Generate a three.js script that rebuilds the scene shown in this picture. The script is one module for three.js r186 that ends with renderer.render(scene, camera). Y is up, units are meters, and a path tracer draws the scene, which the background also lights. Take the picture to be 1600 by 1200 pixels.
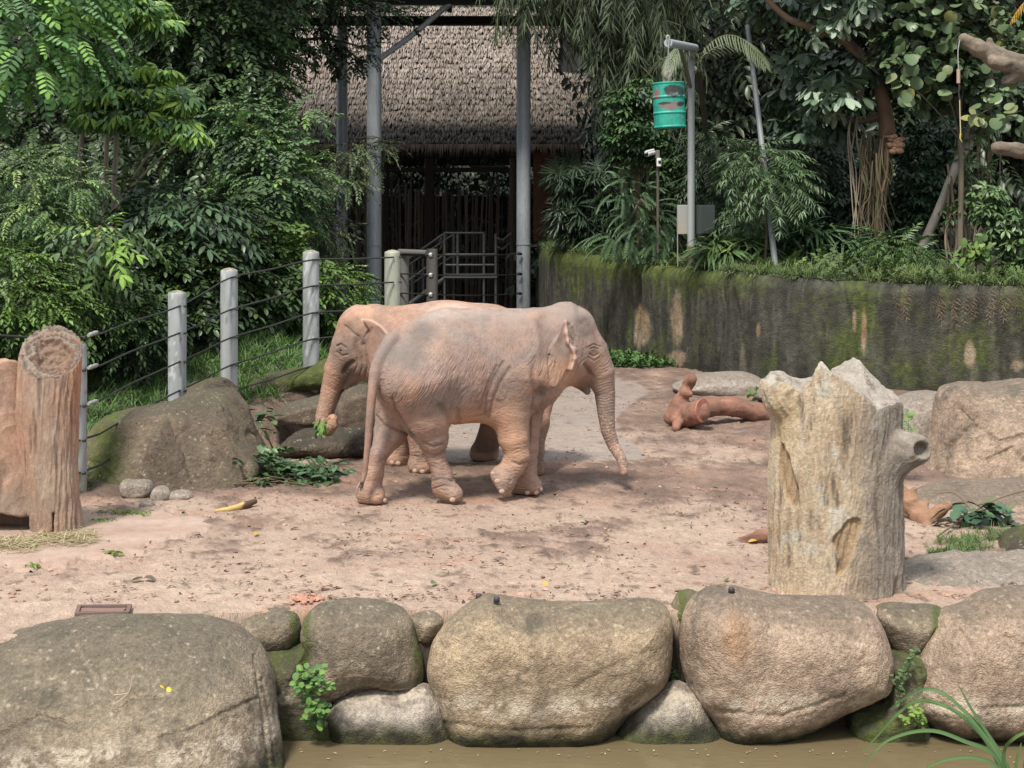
import * as THREE from 'three';
import { mergeGeometries } from 'three/addons/utils/BufferGeometryUtils.js';
import { RoundedBoxGeometry } from 'three/addons/geometries/RoundedBoxGeometry.js';

// ------------------------------------------------------------------ camera, sky, sun, exposure
const F = 2400, HOR = 330, EYE = 3.36;              // focal length and horizon row of a 1600 x 1200 frame; eye height above the yard
const scene = new THREE.Scene();
const camera = new THREE.PerspectiveCamera(THREE.MathUtils.radToDeg(2 * Math.atan(600 / F)), 4 / 3, 0.1, 900);
camera.position.set(0, EYE, 0);
camera.setViewOffset(1600, 1200, 0, 600 - HOR, 1600, 1200);   // a shifted lens keeps the posts upright
camera.updateProjectionMatrix();

const SUN = new THREE.Vector3(-0.22, 0.83, 0.49).normalize();
{
  const W = 256, H = 128, data = new Float32Array(W * H * 4);
  for (let j = 0; j < H; j++) for (let i = 0; i < W; i++) {
    const up = ((j + 0.5) / H - 0.5) * Math.PI, az = ((i + 0.5) / W - 0.5) * 2 * Math.PI;
    const x = Math.cos(az) * Math.cos(up), y = Math.sin(up), z = Math.sin(az) * Math.cos(up);
    const c = Math.max(0, x * SUN.x + y * SUN.y + z * SUN.z), glow = 0.5 * c ** 6 + 0.9 * c ** 40;
    const cl = 0.08 * Math.sin(x * 7 + 1.3 * Math.sin(z * 5)) * Math.sin(z * 8 + y * 6);
    const day = y > 0 ? 0.68 + 0.22 * y + cl : 0.24, o = (j * W + i) * 4;
    data[o] = day * 0.90 + glow; data[o + 1] = day * 0.96 + glow * 0.96; data[o + 2] = day * 1.04 + glow * 0.88; data[o + 3] = 1;
  }
  const t = new THREE.DataTexture(data, W, H, THREE.RGBAFormat, THREE.FloatType);
  t.mapping = THREE.EquirectangularReflectionMapping; t.magFilter = t.minFilter = THREE.LinearFilter; t.needsUpdate = true;
  scene.background = t; scene.environment = t;
}
const sun = new THREE.DirectionalLight(new THREE.Color(1, 0.93, 0.82), 4.2);
sun.position.copy(SUN).multiplyScalar(60).add(new THREE.Vector3(0, 0, -25));
sun.target.position.set(0, 0, -25);
sun.castShadow = true; sun.shadow.radius = 18; sun.shadow.mapSize.set(4096, 4096);
Object.assign(sun.shadow.camera, { left: -30, right: 30, top: 30, bottom: -30, near: 1, far: 140 });
scene.add(sun, sun.target);

const renderer = new THREE.WebGLRenderer({ antialias: true });
renderer.toneMapping = THREE.LinearToneMapping;
renderer.toneMappingExposure = 1.17;
renderer.shadowMap.enabled = true;
renderer.setSize(1024, 768);

// ------------------------------------------------------------------ small maths
const V = (x, y, z) => new THREE.Vector3(x, y, z);
const at = (px, py, d) => V((px - 800) / F * d, EYE - (py - HOR) / F * d, -d);   // the place seen at a photo pixel, d metres off
const onGround = (px, py, h = 0) => at(px, py, (EYE - h) * F / (py - HOR));
const clamp = (x, a = 0, b = 1) => x < a ? a : x > b ? b : x;
const sstep = (a, b, x) => { const t = clamp((x - a) / (b - a)); return t * t * (3 - 2 * t); };
const lerp = (a, b, t) => a + (b - a) * t;
const mix3 = (a, b, t) => [a[0] + (b[0] - a[0]) * t, a[1] + (b[1] - a[1]) * t, a[2] + (b[2] - a[2]) * t];
const mul3 = (a, k) => [a[0] * k, a[1] * k, a[2] * k];
function rng(seed) {
  let s = (seed * 2654435761) >>> 0;
  const r = () => { s = (s + 0x6d2b79f5) | 0; let t = Math.imul(s ^ (s >>> 15), 1 | s); t = (t + Math.imul(t ^ (t >>> 7), 61 | t)) ^ t; return ((t ^ (t >>> 14)) >>> 0) / 4294967296; };
  r.s = (a = 1) => (r() * 2 - 1) * a; r.in = (a, b) => a + (b - a) * r(); r.pick = (l) => l[Math.floor(r() * l.length)];
  r.n = () => (r() + r() + r() + r() - 2) * 0.87;
  return r;
}
const PERM = new Uint8Array(512);
{ const r = rng(11), p = [...Array(256).keys()]; for (let i = 255; i > 0; i--) { const j = Math.floor(r() * (i + 1)); [p[i], p[j]] = [p[j], p[i]]; } for (let i = 0; i < 512; i++) PERM[i] = p[i & 255]; }
function grad(h, x, y, z) { h &= 15; const u = h < 8 ? x : y, v = h < 4 ? y : h === 12 || h === 14 ? x : z; return ((h & 1) ? -u : u) + ((h & 2) ? -v : v); }
function noise(x, y, z = 0) {                         // Perlin, about -1..1
  const X0 = Math.floor(x), Y0 = Math.floor(y), Z0 = Math.floor(z), X = X0 & 255, Y = Y0 & 255, Z = Z0 & 255;
  x -= X0; y -= Y0; z -= Z0;
  const u = x * x * x * (x * (x * 6 - 15) + 10), v = y * y * y * (y * (y * 6 - 15) + 10), w = z * z * z * (z * (z * 6 - 15) + 10);
  const A = PERM[X] + Y, AA = PERM[A] + Z, AB = PERM[A + 1] + Z, B = PERM[X + 1] + Y, BA = PERM[B] + Z, BB = PERM[B + 1] + Z;
  const l = (a, b, t) => a + (b - a) * t;
  return l(l(l(grad(PERM[AA], x, y, z), grad(PERM[BA], x - 1, y, z), u), l(grad(PERM[AB], x, y - 1, z), grad(PERM[BB], x - 1, y - 1, z), u), v),
    l(l(grad(PERM[AA + 1], x, y, z - 1), grad(PERM[BA + 1], x - 1, y, z - 1), u), l(grad(PERM[AB + 1], x, y - 1, z - 1), grad(PERM[BB + 1], x - 1, y - 1, z - 1), u), v), w);
}
function fbm(x, y, z, o = 4, g = 0.5) { let s = 0, a = 1, n = 0; for (let i = 0; i < o; i++) { s += a * noise(x, y, z); n += a; a *= g; x = x * 2.03 + 7.1; y = y * 2.03 + 3.7; z = z * 2.03 + 1.9; } return s / n; }
const ridge = (x, y, z) => 1 - Math.abs(noise(x, y, z)) * 2;       // 1 on thin lines, lower between
function spline(pts, n = 8, closed = false) {          // Catmull-Rom through 2D or 3D arrays
  const c = new THREE.CatmullRomCurve3(pts.map((p) => V(p[0], p[1], p[2] ?? 0)), closed, 'centripetal');
  return c.getPoints(pts.length * n).map((v) => [v.x, v.y, v.z]);
}

// ------------------------------------------------------------------ naming and tagging
const used = {};
function numbered(name) { const n = used[name] = (used[name] ?? -1) + 1; return n ? `${name}_${String(n).padStart(3, '0')}` : name; }
function shadows(o) { o.traverse((m) => { if (m.isMesh) { m.castShadow = m.receiveShadow = true; } }); return o; }
function tag(o, label, category, group) { o.userData = { ...o.userData, label, category }; if (group) o.userData.group = group; return o; }
function thing(name, label, category, pos = [0, 0, 0], group) {
  const o = new THREE.Group(); o.name = numbered(name); o.position.set(...(pos.isVector3 ? pos.toArray() : pos)); scene.add(o);
  return tag(o, label, category, group);
}
function part(name, geo, mat, parent, label) {         // a part of a thing; the geometry is given in the thing's own axes
  const m = new THREE.Mesh(geo, mat); m.name = name; m.castShadow = m.receiveShadow = true; parent.add(m);
  if (label) m.userData.label = label;
  return m;
}
function structure(name, geo, mat, label) {
  const m = new THREE.Mesh(geo, mat); m.name = numbered(name); m.castShadow = m.receiveShadow = true; scene.add(m);
  m.userData = { kind: 'structure' }; if (label) m.userData.label = label;
  return m;
}
function baseOf(group, world) { return world.clone().sub(group.position); }

// ------------------------------------------------------------------ geometry helpers
function geoFrom(pos, idx, col, uv) {
  const g = new THREE.BufferGeometry();
  g.setAttribute('position', new THREE.BufferAttribute(pos instanceof Float32Array ? pos : new Float32Array(pos), 3));
  if (col) g.setAttribute('color', new THREE.BufferAttribute(col instanceof Float32Array ? col : new Float32Array(col), 3));
  if (uv) g.setAttribute('uv', new THREE.BufferAttribute(uv instanceof Float32Array ? uv : new Float32Array(uv), 2));
  if (idx) g.setIndex(new THREE.BufferAttribute(idx instanceof Uint32Array ? idx : new Uint32Array(idx), 1));
  g.computeVertexNormals();
  return g;
}
// Surface nets over a distance field. opts: disp(p, n) metres along the normal, color(p, n, h), uv(p, n), origin subtracted at the end.
function sdfGeo(f, lo, hi, h, opts = {}) {
  const B = 8, n = [0, 1, 2].map((k) => Math.ceil((hi[k] - lo[k]) / h / B) * B + 1), [nx, ny, nz] = n;
  const vals = new Float32Array(nx * ny * nz), done = new Uint8Array(nx * ny * nz), cell = new Map();
  const half = B * h * 0.5, reach = half * 1.7321 * (opts.slack ?? 1.35);
  const P = [], blocks = [];
  for (let bz = 0; bz < nz - 1; bz += B) for (let by = 0; by < ny - 1; by += B) for (let bx = 0; bx < nx - 1; bx += B) {
    const c = f(lo[0] + bx * h + half, lo[1] + by * h + half, lo[2] + bz * h + half);
    if (Math.abs(c) > reach) continue;
    blocks.push([bx, by, bz]);
    for (let k = bz; k <= bz + B; k++) for (let j = by; j <= by + B; j++) for (let i = bx, o = (k * ny + j) * nx + bx; i <= bx + B; i++, o++) {
      if (!done[o]) { done[o] = 1; vals[o] = f(lo[0] + i * h, lo[1] + j * h, lo[2] + k * h); }
    }
  }
  const off = []; for (let c = 0; c < 8; c++) off.push((c & 1) + ((c >> 1) & 1) * nx + ((c >> 2) & 1) * nx * ny);
  const E = []; for (let a = 0; a < 8; a++) for (let b = a + 1; b < 8; b++) { const d = a ^ b; if (d === 1 || d === 2 || d === 4) E.push([a, b]); }
  for (const [bx, by, bz] of blocks) for (let k = bz; k < bz + B; k++) for (let j = by; j < by + B; j++) for (let i = bx; i < bx + B; i++) {
    const o = (k * ny + j) * nx + i; let m = 0;
    for (let c = 0; c < 8; c++) if (vals[o + off[c]] < 0) m |= 1 << c;
    if (m === 0 || m === 255) continue;
    let x = 0, y = 0, z = 0, q = 0;
    for (const [a, b] of E) if (((m >> a) & 1) !== ((m >> b) & 1)) {
      const va = vals[o + off[a]], t = va / (va - vals[o + off[b]]);
      x += lerp(a & 1, b & 1, t); y += lerp((a >> 1) & 1, (b >> 1) & 1, t); z += lerp((a >> 2) & 1, (b >> 2) & 1, t); q++;
    }
    cell.set(o, P.length / 3);
    P.push(lo[0] + (i + x / q) * h, lo[1] + (j + y / q) * h, lo[2] + (k + z / q) * h);
  }
  const I = [], sx = 1, sy = nx, sz = nx * ny;
  for (const [o, v] of cell) {
    const s0 = vals[o] < 0;
    const quad = (s1, du, dv) => {
      const a = cell.get(o - du - dv), b = cell.get(o - dv), c = v, d = cell.get(o - du);
      if (a === undefined || b === undefined || d === undefined) return;
      if (s0 && !s1) I.push(a, b, c, a, c, d); else I.push(a, c, b, a, d, c);
    };
    const x1 = vals[o + sx] < 0, y1 = vals[o + sy] < 0, z1 = vals[o + sz] < 0;
    if (s0 !== x1) quad(x1, sy, sz);
    if (s0 !== y1) quad(y1, sz, sx);
    if (s0 !== z1) quad(z1, sx, sy);
  }
  const pos = new Float32Array(P), g = geoFrom(pos, I);
  return finish(g, opts);
}
function finish(g, opts = {}) {                        // displace, colour, uv and move to the origin
  const pos = g.attributes.position.array, nor = g.attributes.normal.array, N = pos.length / 3, hs = new Float32Array(N);
  if (opts.disp) {
    const out = new Float32Array(pos.length);
    for (let i = 0; i < N; i++) {
      const p = [pos[3 * i], pos[3 * i + 1], pos[3 * i + 2]], n = [nor[3 * i], nor[3 * i + 1], nor[3 * i + 2]], d = hs[i] = opts.disp(p, n, i);
      for (let k = 0; k < 3; k++) out[3 * i + k] = p[k] + n[k] * d;
    }
    pos.set(out); g.attributes.position.needsUpdate = true; g.computeVertexNormals();
  }
  if (opts.color) {
    const col = new Float32Array(pos.length), nn = g.attributes.normal.array;
    for (let i = 0; i < N; i++) col.set(opts.color([pos[3 * i], pos[3 * i + 1], pos[3 * i + 2]], [nn[3 * i], nn[3 * i + 1], nn[3 * i + 2]], hs[i], i), 3 * i);
    g.setAttribute('color', new THREE.BufferAttribute(col, 3));
  }
  if (opts.uv) {
    const uv = new Float32Array(N * 2);
    for (let i = 0; i < N; i++) uv.set(opts.uv([pos[3 * i], pos[3 * i + 1], pos[3 * i + 2]]), 2 * i);
    g.setAttribute('uv', new THREE.BufferAttribute(uv, 2));
  }
  if (opts.box) g = boxUV(g, opts.box);
  if (opts.origin) g.translate(-opts.origin.x, -opts.origin.y, -opts.origin.z);
  return g;
}
// uv in metres by the axis each face looks along; vertices are doubled only where the axis changes
function boxUV(g, k = 1) {
  const P = g.attributes.position.array, N = g.attributes.normal.array, C = g.attributes.color?.array, I = g.index.array, map = new Map(), src = [], uv = [], out = new Uint32Array(I.length);
  for (let t = 0; t < I.length; t += 3) {
    let a = [0, 0, 0]; for (let c = 0; c < 3; c++) for (let q = 0; q < 3; q++) a[q] += N[3 * I[t + c] + q];
    a = a.map(Math.abs); const ax = a[0] > a[1] && a[0] > a[2] ? 0 : a[1] > a[2] ? 1 : 2;
    for (let c = 0; c < 3; c++) {
      const v = I[t + c], key = v * 3 + ax; let n = map.get(key);
      if (n === undefined) { n = src.length; map.set(key, n); src.push(v); const x = P[3 * v], y = P[3 * v + 1], z = P[3 * v + 2]; ax === 0 ? uv.push(z * k, y * k) : ax === 1 ? uv.push(x * k, z * k) : uv.push(x * k, y * k); }
      out[t + c] = n;
    }
  }
  const take = (A) => { const r = new Float32Array(src.length * 3); for (let i = 0; i < src.length; i++) { const v = src[i]; r[3 * i] = A[3 * v]; r[3 * i + 1] = A[3 * v + 1]; r[3 * i + 2] = A[3 * v + 2]; } return r; };
  const h = new THREE.BufferGeometry();
  h.setAttribute('position', new THREE.BufferAttribute(take(P), 3)); h.setAttribute('normal', new THREE.BufferAttribute(take(N), 3));
  if (C) h.setAttribute('color', new THREE.BufferAttribute(take(C), 3));
  h.setAttribute('uv', new THREE.BufferAttribute(new Float32Array(uv), 2)); h.setIndex(new THREE.BufferAttribute(out, 1));
  return h;
}
// signed distance to a closed polygon [[x, y], ...]
function polyDist(poly, x, y) {
  let d = 1e9, s = 1;
  for (let i = 0, j = poly.length - 1; i < poly.length; j = i++) {
    const ax = poly[i][0], ay = poly[i][1], bx = poly[j][0], by = poly[j][1], ex = bx - ax, ey = by - ay, wx = x - ax, wy = y - ay;
    const t = clamp((wx * ex + wy * ey) / (ex * ex + ey * ey || 1)), qx = wx - ex * t, qy = wy - ey * t;
    d = Math.min(d, qx * qx + qy * qy);
    const c1 = y >= ay, c2 = y < by, c3 = ex * wy > ey * wx;
    if ((c1 && c2 && c3) || (!c1 && !c2 && !c3)) s = -s;
  }
  return s * Math.sqrt(d);
}
const smin = (a, b, k) => { const h = Math.max(k - Math.abs(a - b), 0) / k; return Math.min(a, b) - h * h * k * 0.25; };
const smax = (a, b, k) => -smin(-a, -b, k);
// tube along points with a radius per point; closed ends
function tube(pts, rad, seg = 8, sub = 0) {
  let P = pts.map((p) => p.isVector3 ? p : V(...p)), R = typeof rad === 'number' ? P.map(() => rad) : rad;
  if (sub) {
    const c = new THREE.CatmullRomCurve3(P, false, 'centripetal'), n = (P.length - 1) * sub, Q = [], S = [];
    for (let i = 0; i <= n; i++) { const u = i / n * (P.length - 1), k = Math.min(P.length - 2, Math.floor(u)); Q.push(c.getPoint(i / n)); S.push(lerp(R[k], R[k + 1], u - k)); }
    P = Q; R = S;
  }
  const pos = [], idx = [], uv = [];
  let nrm = V(0, 1, 0), len = 0;
  for (let i = 0; i < P.length; i++) {
    const t = P[Math.min(i + 1, P.length - 1)].clone().sub(P[Math.max(i - 1, 0)]).normalize();
    if (i === 0 && Math.abs(t.y) > 0.9) nrm = V(1, 0, 0);
    nrm = nrm.clone().addScaledVector(t, -nrm.dot(t)).normalize();
    const b = t.clone().cross(nrm);
    if (i) len += P[i].distanceTo(P[i - 1]);
    for (let s = 0; s <= seg; s++) { const a = s / seg * 2 * Math.PI, c = Math.cos(a) * R[i], q = Math.sin(a) * R[i]; pos.push(P[i].x + nrm.x * c + b.x * q, P[i].y + nrm.y * c + b.y * q, P[i].z + nrm.z * c + b.z * q); uv.push(a * R[i], len); }
  }
  const w = seg + 1;
  for (let i = 0; i + 1 < P.length; i++) for (let s = 0; s < seg; s++) { const a = i * w + s; idx.push(a, a + w, a + 1, a + 1, a + w, a + w + 1); }
  for (const [i, up] of [[0, 0], [P.length - 1, 1]]) {
    const c = pos.length / 3, b0 = i * w;
    pos.push(P[i].x, P[i].y, P[i].z); uv.push(0, 0);
    const ring = c + 1;
    for (let s = 0; s <= seg; s++) { pos.push(pos[3 * (b0 + s)], pos[3 * (b0 + s) + 1], pos[3 * (b0 + s) + 2]); uv.push(uv[2 * (b0 + s)], uv[2 * (b0 + s) + 1]); }
    for (let s = 0; s < seg; s++) up ? idx.push(c, ring + s + 1, ring + s) : idx.push(c, ring + s, ring + s + 1);
  }
  return geoFrom(pos, idx, null, uv);
}
function flip(g) { const a = g.index.array; for (let i = 0; i < a.length; i += 3) { const t = a[i]; a[i] = a[i + 1]; a[i + 1] = t; } g.computeVertexNormals(); return g; }
function paint(g, fn) {                                // vertex colours from a function of position
  const p = g.attributes.position.array, n = g.attributes.normal.array, c = new Float32Array(p.length);
  for (let i = 0; i < p.length; i += 3) c.set(fn([p[i], p[i + 1], p[i + 2]], [n[i], n[i + 1], n[i + 2]]), i);
  g.setAttribute('color', new THREE.BufferAttribute(c, 3)); return g;
}
function bevelBox(w, h, d, r = 0.01, x = 0, y = 0, z = 0) { const g = new RoundedBoxGeometry(w, h, d, 1, Math.min(r, w / 2.1, h / 2.1, d / 2.1)); g.translate(x, y, z); return g; }
function merge(list) { return mergeGeometries(list.map((g) => { for (const k of Object.keys(g.attributes)) if (!['position', 'normal', 'uv', 'color'].includes(k)) g.deleteAttribute(k); return g.index ? g : g.setIndex([...Array(g.attributes.position.count).keys()]); })); }

// ------------------------------------------------------------------ tileable grain textures (value noise on a torus)
function tileNoise(S, cells, seed) {
  const r = rng(seed), g = new Float32Array(cells * cells).map(() => r()), out = new Float32Array(S * S);
  for (let j = 0; j < S; j++) for (let i = 0; i < S; i++) {
    const x = i / S * cells, y = j / S * cells, x0 = Math.floor(x), y0 = Math.floor(y);
    let u = x - x0, v = y - y0; u = u * u * (3 - 2 * u); v = v * v * (3 - 2 * v);
    const q = (a, b) => g[(b % cells) * cells + (a % cells)];
    out[j * S + i] = lerp(lerp(q(x0, y0), q(x0 + 1, y0), u), lerp(q(x0, y0 + 1), q(x0 + 1, y0 + 1), u), v);
  }
  return out;
}
function grainTex(S, octs, seed, map, srgb = false) {  // octs: [[cells, weight], ...]
  const sum = new Float32Array(S * S); let w = 0;
  octs.forEach(([c, k], i) => { const n = tileNoise(S, c, seed + i * 7); for (let p = 0; p < S * S; p++) sum[p] += n[p] * k; w += k; });
  const d = new Uint8Array(S * S * 4);
  for (let p = 0; p < S * S; p++) { const c = map(sum[p] / w); d[4 * p] = clamp(c[0]) * 255; d[4 * p + 1] = clamp(c[1]) * 255; d[4 * p + 2] = clamp(c[2]) * 255; d[4 * p + 3] = 255; }
  const t = new THREE.DataTexture(d, S, S); t.wrapS = t.wrapT = THREE.RepeatWrapping; t.magFilter = THREE.LinearFilter; t.minFilter = THREE.LinearMipmapLinearFilter; t.generateMipmaps = true;
  if (srgb) t.colorSpace = THREE.SRGBColorSpace; t.needsUpdate = true; return t;
}
const gray = (a, b) => (v) => { const q = lerp(a, b, sstep(0.25, 0.75, v)); return [q, q, q]; };
const rockGrain = grainTex(512, [[16, 1], [48, 1], [128, 1.3], [256, 1.2]], 5, gray(0.62, 1.0));
const rockBump = grainTex(512, [[20, 0.8], [64, 1], [128, 1.2], [256, 1]], 9, gray(0, 1));
const fineGrain = grainTex(512, [[64, 1], [128, 1], [256, 1]], 3, gray(0.78, 1.0));
const dirtGrain = grainTex(1024, [[20, 0.7], [64, 1], [160, 1.3], [400, 1.3]], 21, gray(0.72, 1.0));
const dirtBump = grainTex(1024, [[40, 1], [110, 1.2], [256, 1], [512, 0.7]], 25, gray(0, 1));
const tex = (t, r) => { const c = t.clone(); c.repeat.set(r, r); c.needsUpdate = true; return c; };

const std = (o) => new THREE.MeshStandardMaterial({ roughness: 0.9, ...o });
const M = {
  skin: std({ vertexColors: true, roughness: 0.82 }),
  rock: std({ vertexColors: true, roughness: 0.92, map: rockGrain, bumpMap: rockBump, bumpScale: 0.007 }),
  bark: std({ vertexColors: true, roughness: 0.93, map: tex(fineGrain, 2), bumpMap: tex(rockBump, 2), bumpScale: 0.004 }),
  wall: std({ vertexColors: true, roughness: 0.95, map: tex(rockGrain, 0.6), bumpMap: tex(rockBump, 0.5), bumpScale: 0.01 }),
  dirt: std({ vertexColors: true, roughness: 0.96, map: tex(dirtGrain, 0.5), bumpMap: tex(dirtBump, 0.5), bumpScale: 0.012 }),
  plain: std({ vertexColors: true, roughness: 0.9 }),
};
const toPx = (p) => [800 + p[0] / -p[2] * F, HOR + (EYE - p[1]) / -p[2] * F];   // where a place shows in the photo
// capsules that taper, from joints [px, py, distance, radius in px]
function bonesOf(chains) {
  const out = [];
  chains.forEach((c, id) => {
    const js = c.j.map(([px, py, d, r]) => { const p = at(px, py, d); return [p.x, p.y, p.z, r * d / F]; });
    for (let i = 0; i + 1 < js.length; i++) out.push({ a: js[i], b: js[i + 1], k: c.k ?? 0.1, zs: c.zs ?? 1, cut: c.cut, id, kind: c.kind });
    if (js.length === 1) out.push({ a: js[0], b: [js[0][0] + 1e-4, js[0][1], js[0][2], js[0][3]], k: c.k ?? 0.1, zs: c.zs ?? 1, cut: c.cut, id, kind: c.kind });
  });
  for (const b of out) { b.e = [b.b[0] - b.a[0], b.b[1] - b.a[1], (b.b[2] - b.a[2]) / b.zs]; b.l2 = b.e[0] ** 2 + b.e[1] ** 2 + b.e[2] ** 2; b.len = Math.sqrt(b.l2); }
  return out;
}
function boneDist(b, x, y, z) {
  const wx = x - b.a[0], wy = y - b.a[1], wz = (z - b.a[2]) / b.zs, t = clamp((wx * b.e[0] + wy * b.e[1] + wz * b.e[2]) / b.l2);
  const qx = wx - b.e[0] * t, qy = wy - b.e[1] * t, qz = wz - b.e[2] * t;
  let d = Math.sqrt(qx * qx + qy * qy + qz * qz) - lerp(b.a[3], b.b[3], t);
  if (b.cut) d = smax(d, b.cut[0] * x + b.cut[1] * y + b.cut[2] * z - b.cut[3], 0.035);
  b.t = t;
  return d;
}


const DETAIL = { elephant: 0.0078, rock: 0.014, stump: 0.0085 };
// ------------------------------------------------------------------ the lie of the land (x right, d metres from the lens)
const FENCE = [[-7.4, 15.4, 0], [-5.15, 18.3, 0.02], [-4.58, 21, 0.3], [-4.1, 22.3, 0.5], [-3.08, 23.5, 0.7], [-1.9, 24.5, 0.55], [-1.35, 26, 0.3], [-1.0, 30, 0.05], [-0.8, 60, 0]];
function fenceSide(x, d) {                             // [distance behind the fence line, height of the ground on the line]
  let best = 1e9, q = 0, h = 0;
  for (let i = 0; i + 1 < FENCE.length; i++) {
    const [ax, ad, ah] = FENCE[i], [bx, bd, bh] = FENCE[i + 1], ex = bx - ax, ed = bd - ad, t = clamp(((x - ax) * ex + (d - ad) * ed) / (ex * ex + ed * ed));
    const dx = x - ax - ex * t, dd = d - ad - ed * t, m = Math.hypot(dx, dd);
    if (m < best) { best = m; h = lerp(ah, bh, t); q = ex * dd - ed * dx > 0 ? m : -m; }
  }
  return [q, h];
}
function groundH(x, d) {
  const [q, h] = fenceSide(x, d);
  let y = q > 0 ? h + 0.23 * Math.min(q, 3.2) * sstep(34, 27, d) + 0.05 * Math.max(0, q - 3.2) * sstep(34, 27, d) : h * sstep(-0.55, 0, q);
  if (q > 0.3) y += 0.1 * fbm(x * 0.9, d * 0.9, 3, 3);
  y += 0.03 * noise(x * 0.35, d * 0.35, 1) * sstep(14, 17, d);
  return y;
}
const slabShape = spline([[600, 716], [700, 721], [800, 722], [900, 719], [1008, 715], [985, 690], [958, 668], [975, 640], [1010, 612], [990, 596], [900, 590], [760, 592], [640, 600]], 5, true);
const paveShape = spline([[-90, 900], [0, 893], [100, 885], [160, 874], [200, 868], [240, 856], [300, 836], [336, 818], [300, 806], [220, 802], [140, 806], [60, 806], [-90, 812]], 5, true);
{
  const ts = [], ds = [];
  for (let t = -0.37; t <= 0.3701; t += 0.0017) ts.push(t);
  for (const e of [...Array(40).keys()].map((i) => 0.376 + i * 0.006).concat([0.7, 1, 1.6, 3])) { ts.push(e); ts.unshift(-e); }
  const NEAR = 12.93;
  for (let d = NEAR; d < 37; d *= 1.0042) ds.push(d);
  for (let d = 37; d < 420; d *= 1.12) ds.push(d);
  const nT = ts.length, pos = [], col = [], uv = [], idx = [];
  const rows = [[NEAR - 0.3, -2.6], [NEAR - 0.16, -1.2], [NEAR - 0.05, -0.25]].concat(ds.map((d) => [d, null]));
  const sandA = [0.425, 0.305, 0.245], sandB = [0.475, 0.36, 0.28], mudA = [0.165, 0.112, 0.088], mudB = [0.3, 0.2, 0.155], earth = [0.055, 0.042, 0.03], grey = [0.355, 0.3, 0.265];
  for (const [d00, drop] of rows) for (const t of ts) {
    const d = d00 - 0.1 * sstep(-0.13, -0.2, t) - 0.8 * sstep(-0.27, -0.33, t) * sstep(16, 13.2, d00), x = t * d, px = 800 + t * F, py = HOR + EYE * F / d, [q] = fenceSide(x, d), out = Math.abs(t) > 0.62 || d > 37;
    let y = groundH(x, d), c;
    const big = fbm(x * 0.42 + 3, d * 0.3, 5, 4), med = fbm(x * 1.5, d * 1.1, 8, 4), cl = fbm(x * 5, d * 4, 2, 3), fine = noise(x * 17, d * 9, 4);
    const sl = polyDist(slabShape, px, py), onSlab = sstep(1.5, -1.5, sl + 3 * noise(px * 0.06, py * 0.3, 3));
    const mud = clamp(0.46 + 1.25 * big + 0.75 * med + 0.4 * sstep(17.2, 18.6, d) - 0.35 * sstep(15.3, 13.6, d) + 0.25 * sstep(1.4, 4.5, x) * sstep(17, 19, d) + 0.3 * Math.exp(-(((px - 720) / 260) ** 2) - (((py - 745) / 34) ** 2)) - 0.12);
    if (!out && drop === null && q < 0.2) {
      const churn = sstep(0.25, 0.7, mud) * (1 - onSlab);
      y += (0.02 + 0.035 * churn) * cl + 0.012 * churn * (1 - Math.abs(noise(x * 7, d * 5, 6)) * 2) + 0.008 * fine * (1 - 0.8 * onSlab);
    }
    if (drop !== null) { y = drop + 0.12 * noise(x * 3, d * 3, drop); c = earth; } else if (q > 0.15) {
      c = mix3([0.075, 0.058, 0.038], [0.06, 0.075, 0.025], clamp(0.5 + 1.6 * med + 0.6 * cl));
    } else {
      c = mix3(mix3(sandA, sandB, clamp(0.5 + 1.4 * fbm(x * 0.7, d * 0.7, 30, 3))), mix3(mudB, mudA, clamp(0.5 + 1.5 * med + cl)), sstep(0.3, 0.82, mud + 0.62 * cl + 0.3 * fine));
      c = mix3(c, [0.42, 0.24, 0.17], 0.5 * sstep(0.12, 0.4, fbm(x * 0.8, d * 1.6, 44, 3)));
      c = mul3(c, 1 + 0.28 * cl + 0.16 * fine);
      { const k2 = fbm(x * 5, d * 4.4, 12, 4) + 0.25 * big; c = mix3(c, [0.115, 0.08, 0.06], 0.7 * sstep(0.2, 0.36, k2)); const k3 = fbm(x * 2.2, d * 3.6, 19, 3); c = mix3(c, [0.36, 0.3, 0.26], 0.5 * sstep(0.15, 0.4, k3) * sstep(19, 24, d)); }
      if (onSlab > 0) c = mix3(c, mul3(grey, 1 + 0.3 * med + 0.15 * cl), onSlab * clamp(0.85 - 1.8 * Math.max(0, cl + 0.5 * med - 0.12)));
      const st = Math.hypot((px - 478) / 30, (py - 938) / 13) + 0.9 * cl + 0.7 * fine;
      if (st < 1.4) c = mix3(c, [0.43, 0.225, 0.165], 0.65 * sstep(1.4, 0.3, st));
      if (q > -0.6 && d > 18) c = mix3(c, [0.1, 0.075, 0.055], 0.6);
    }
    if (out) c = mix3(c, [0.09, 0.09, 0.04], d > 37 ? 0.9 : 0.2);
    pos.push(x, y, -d); col.push(...c); uv.push(x, d);
  }
  for (let j = 0; j + 1 < rows.length; j++) for (let i = 0; i + 1 < nT; i++) { const a = j * nT + i; idx.push(a, a + 1, a + nT, a + 1, a + nT + 1, a + nT); }
  structure('ground', geoFrom(pos, idx, col, uv), M.dirt);
}
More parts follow.
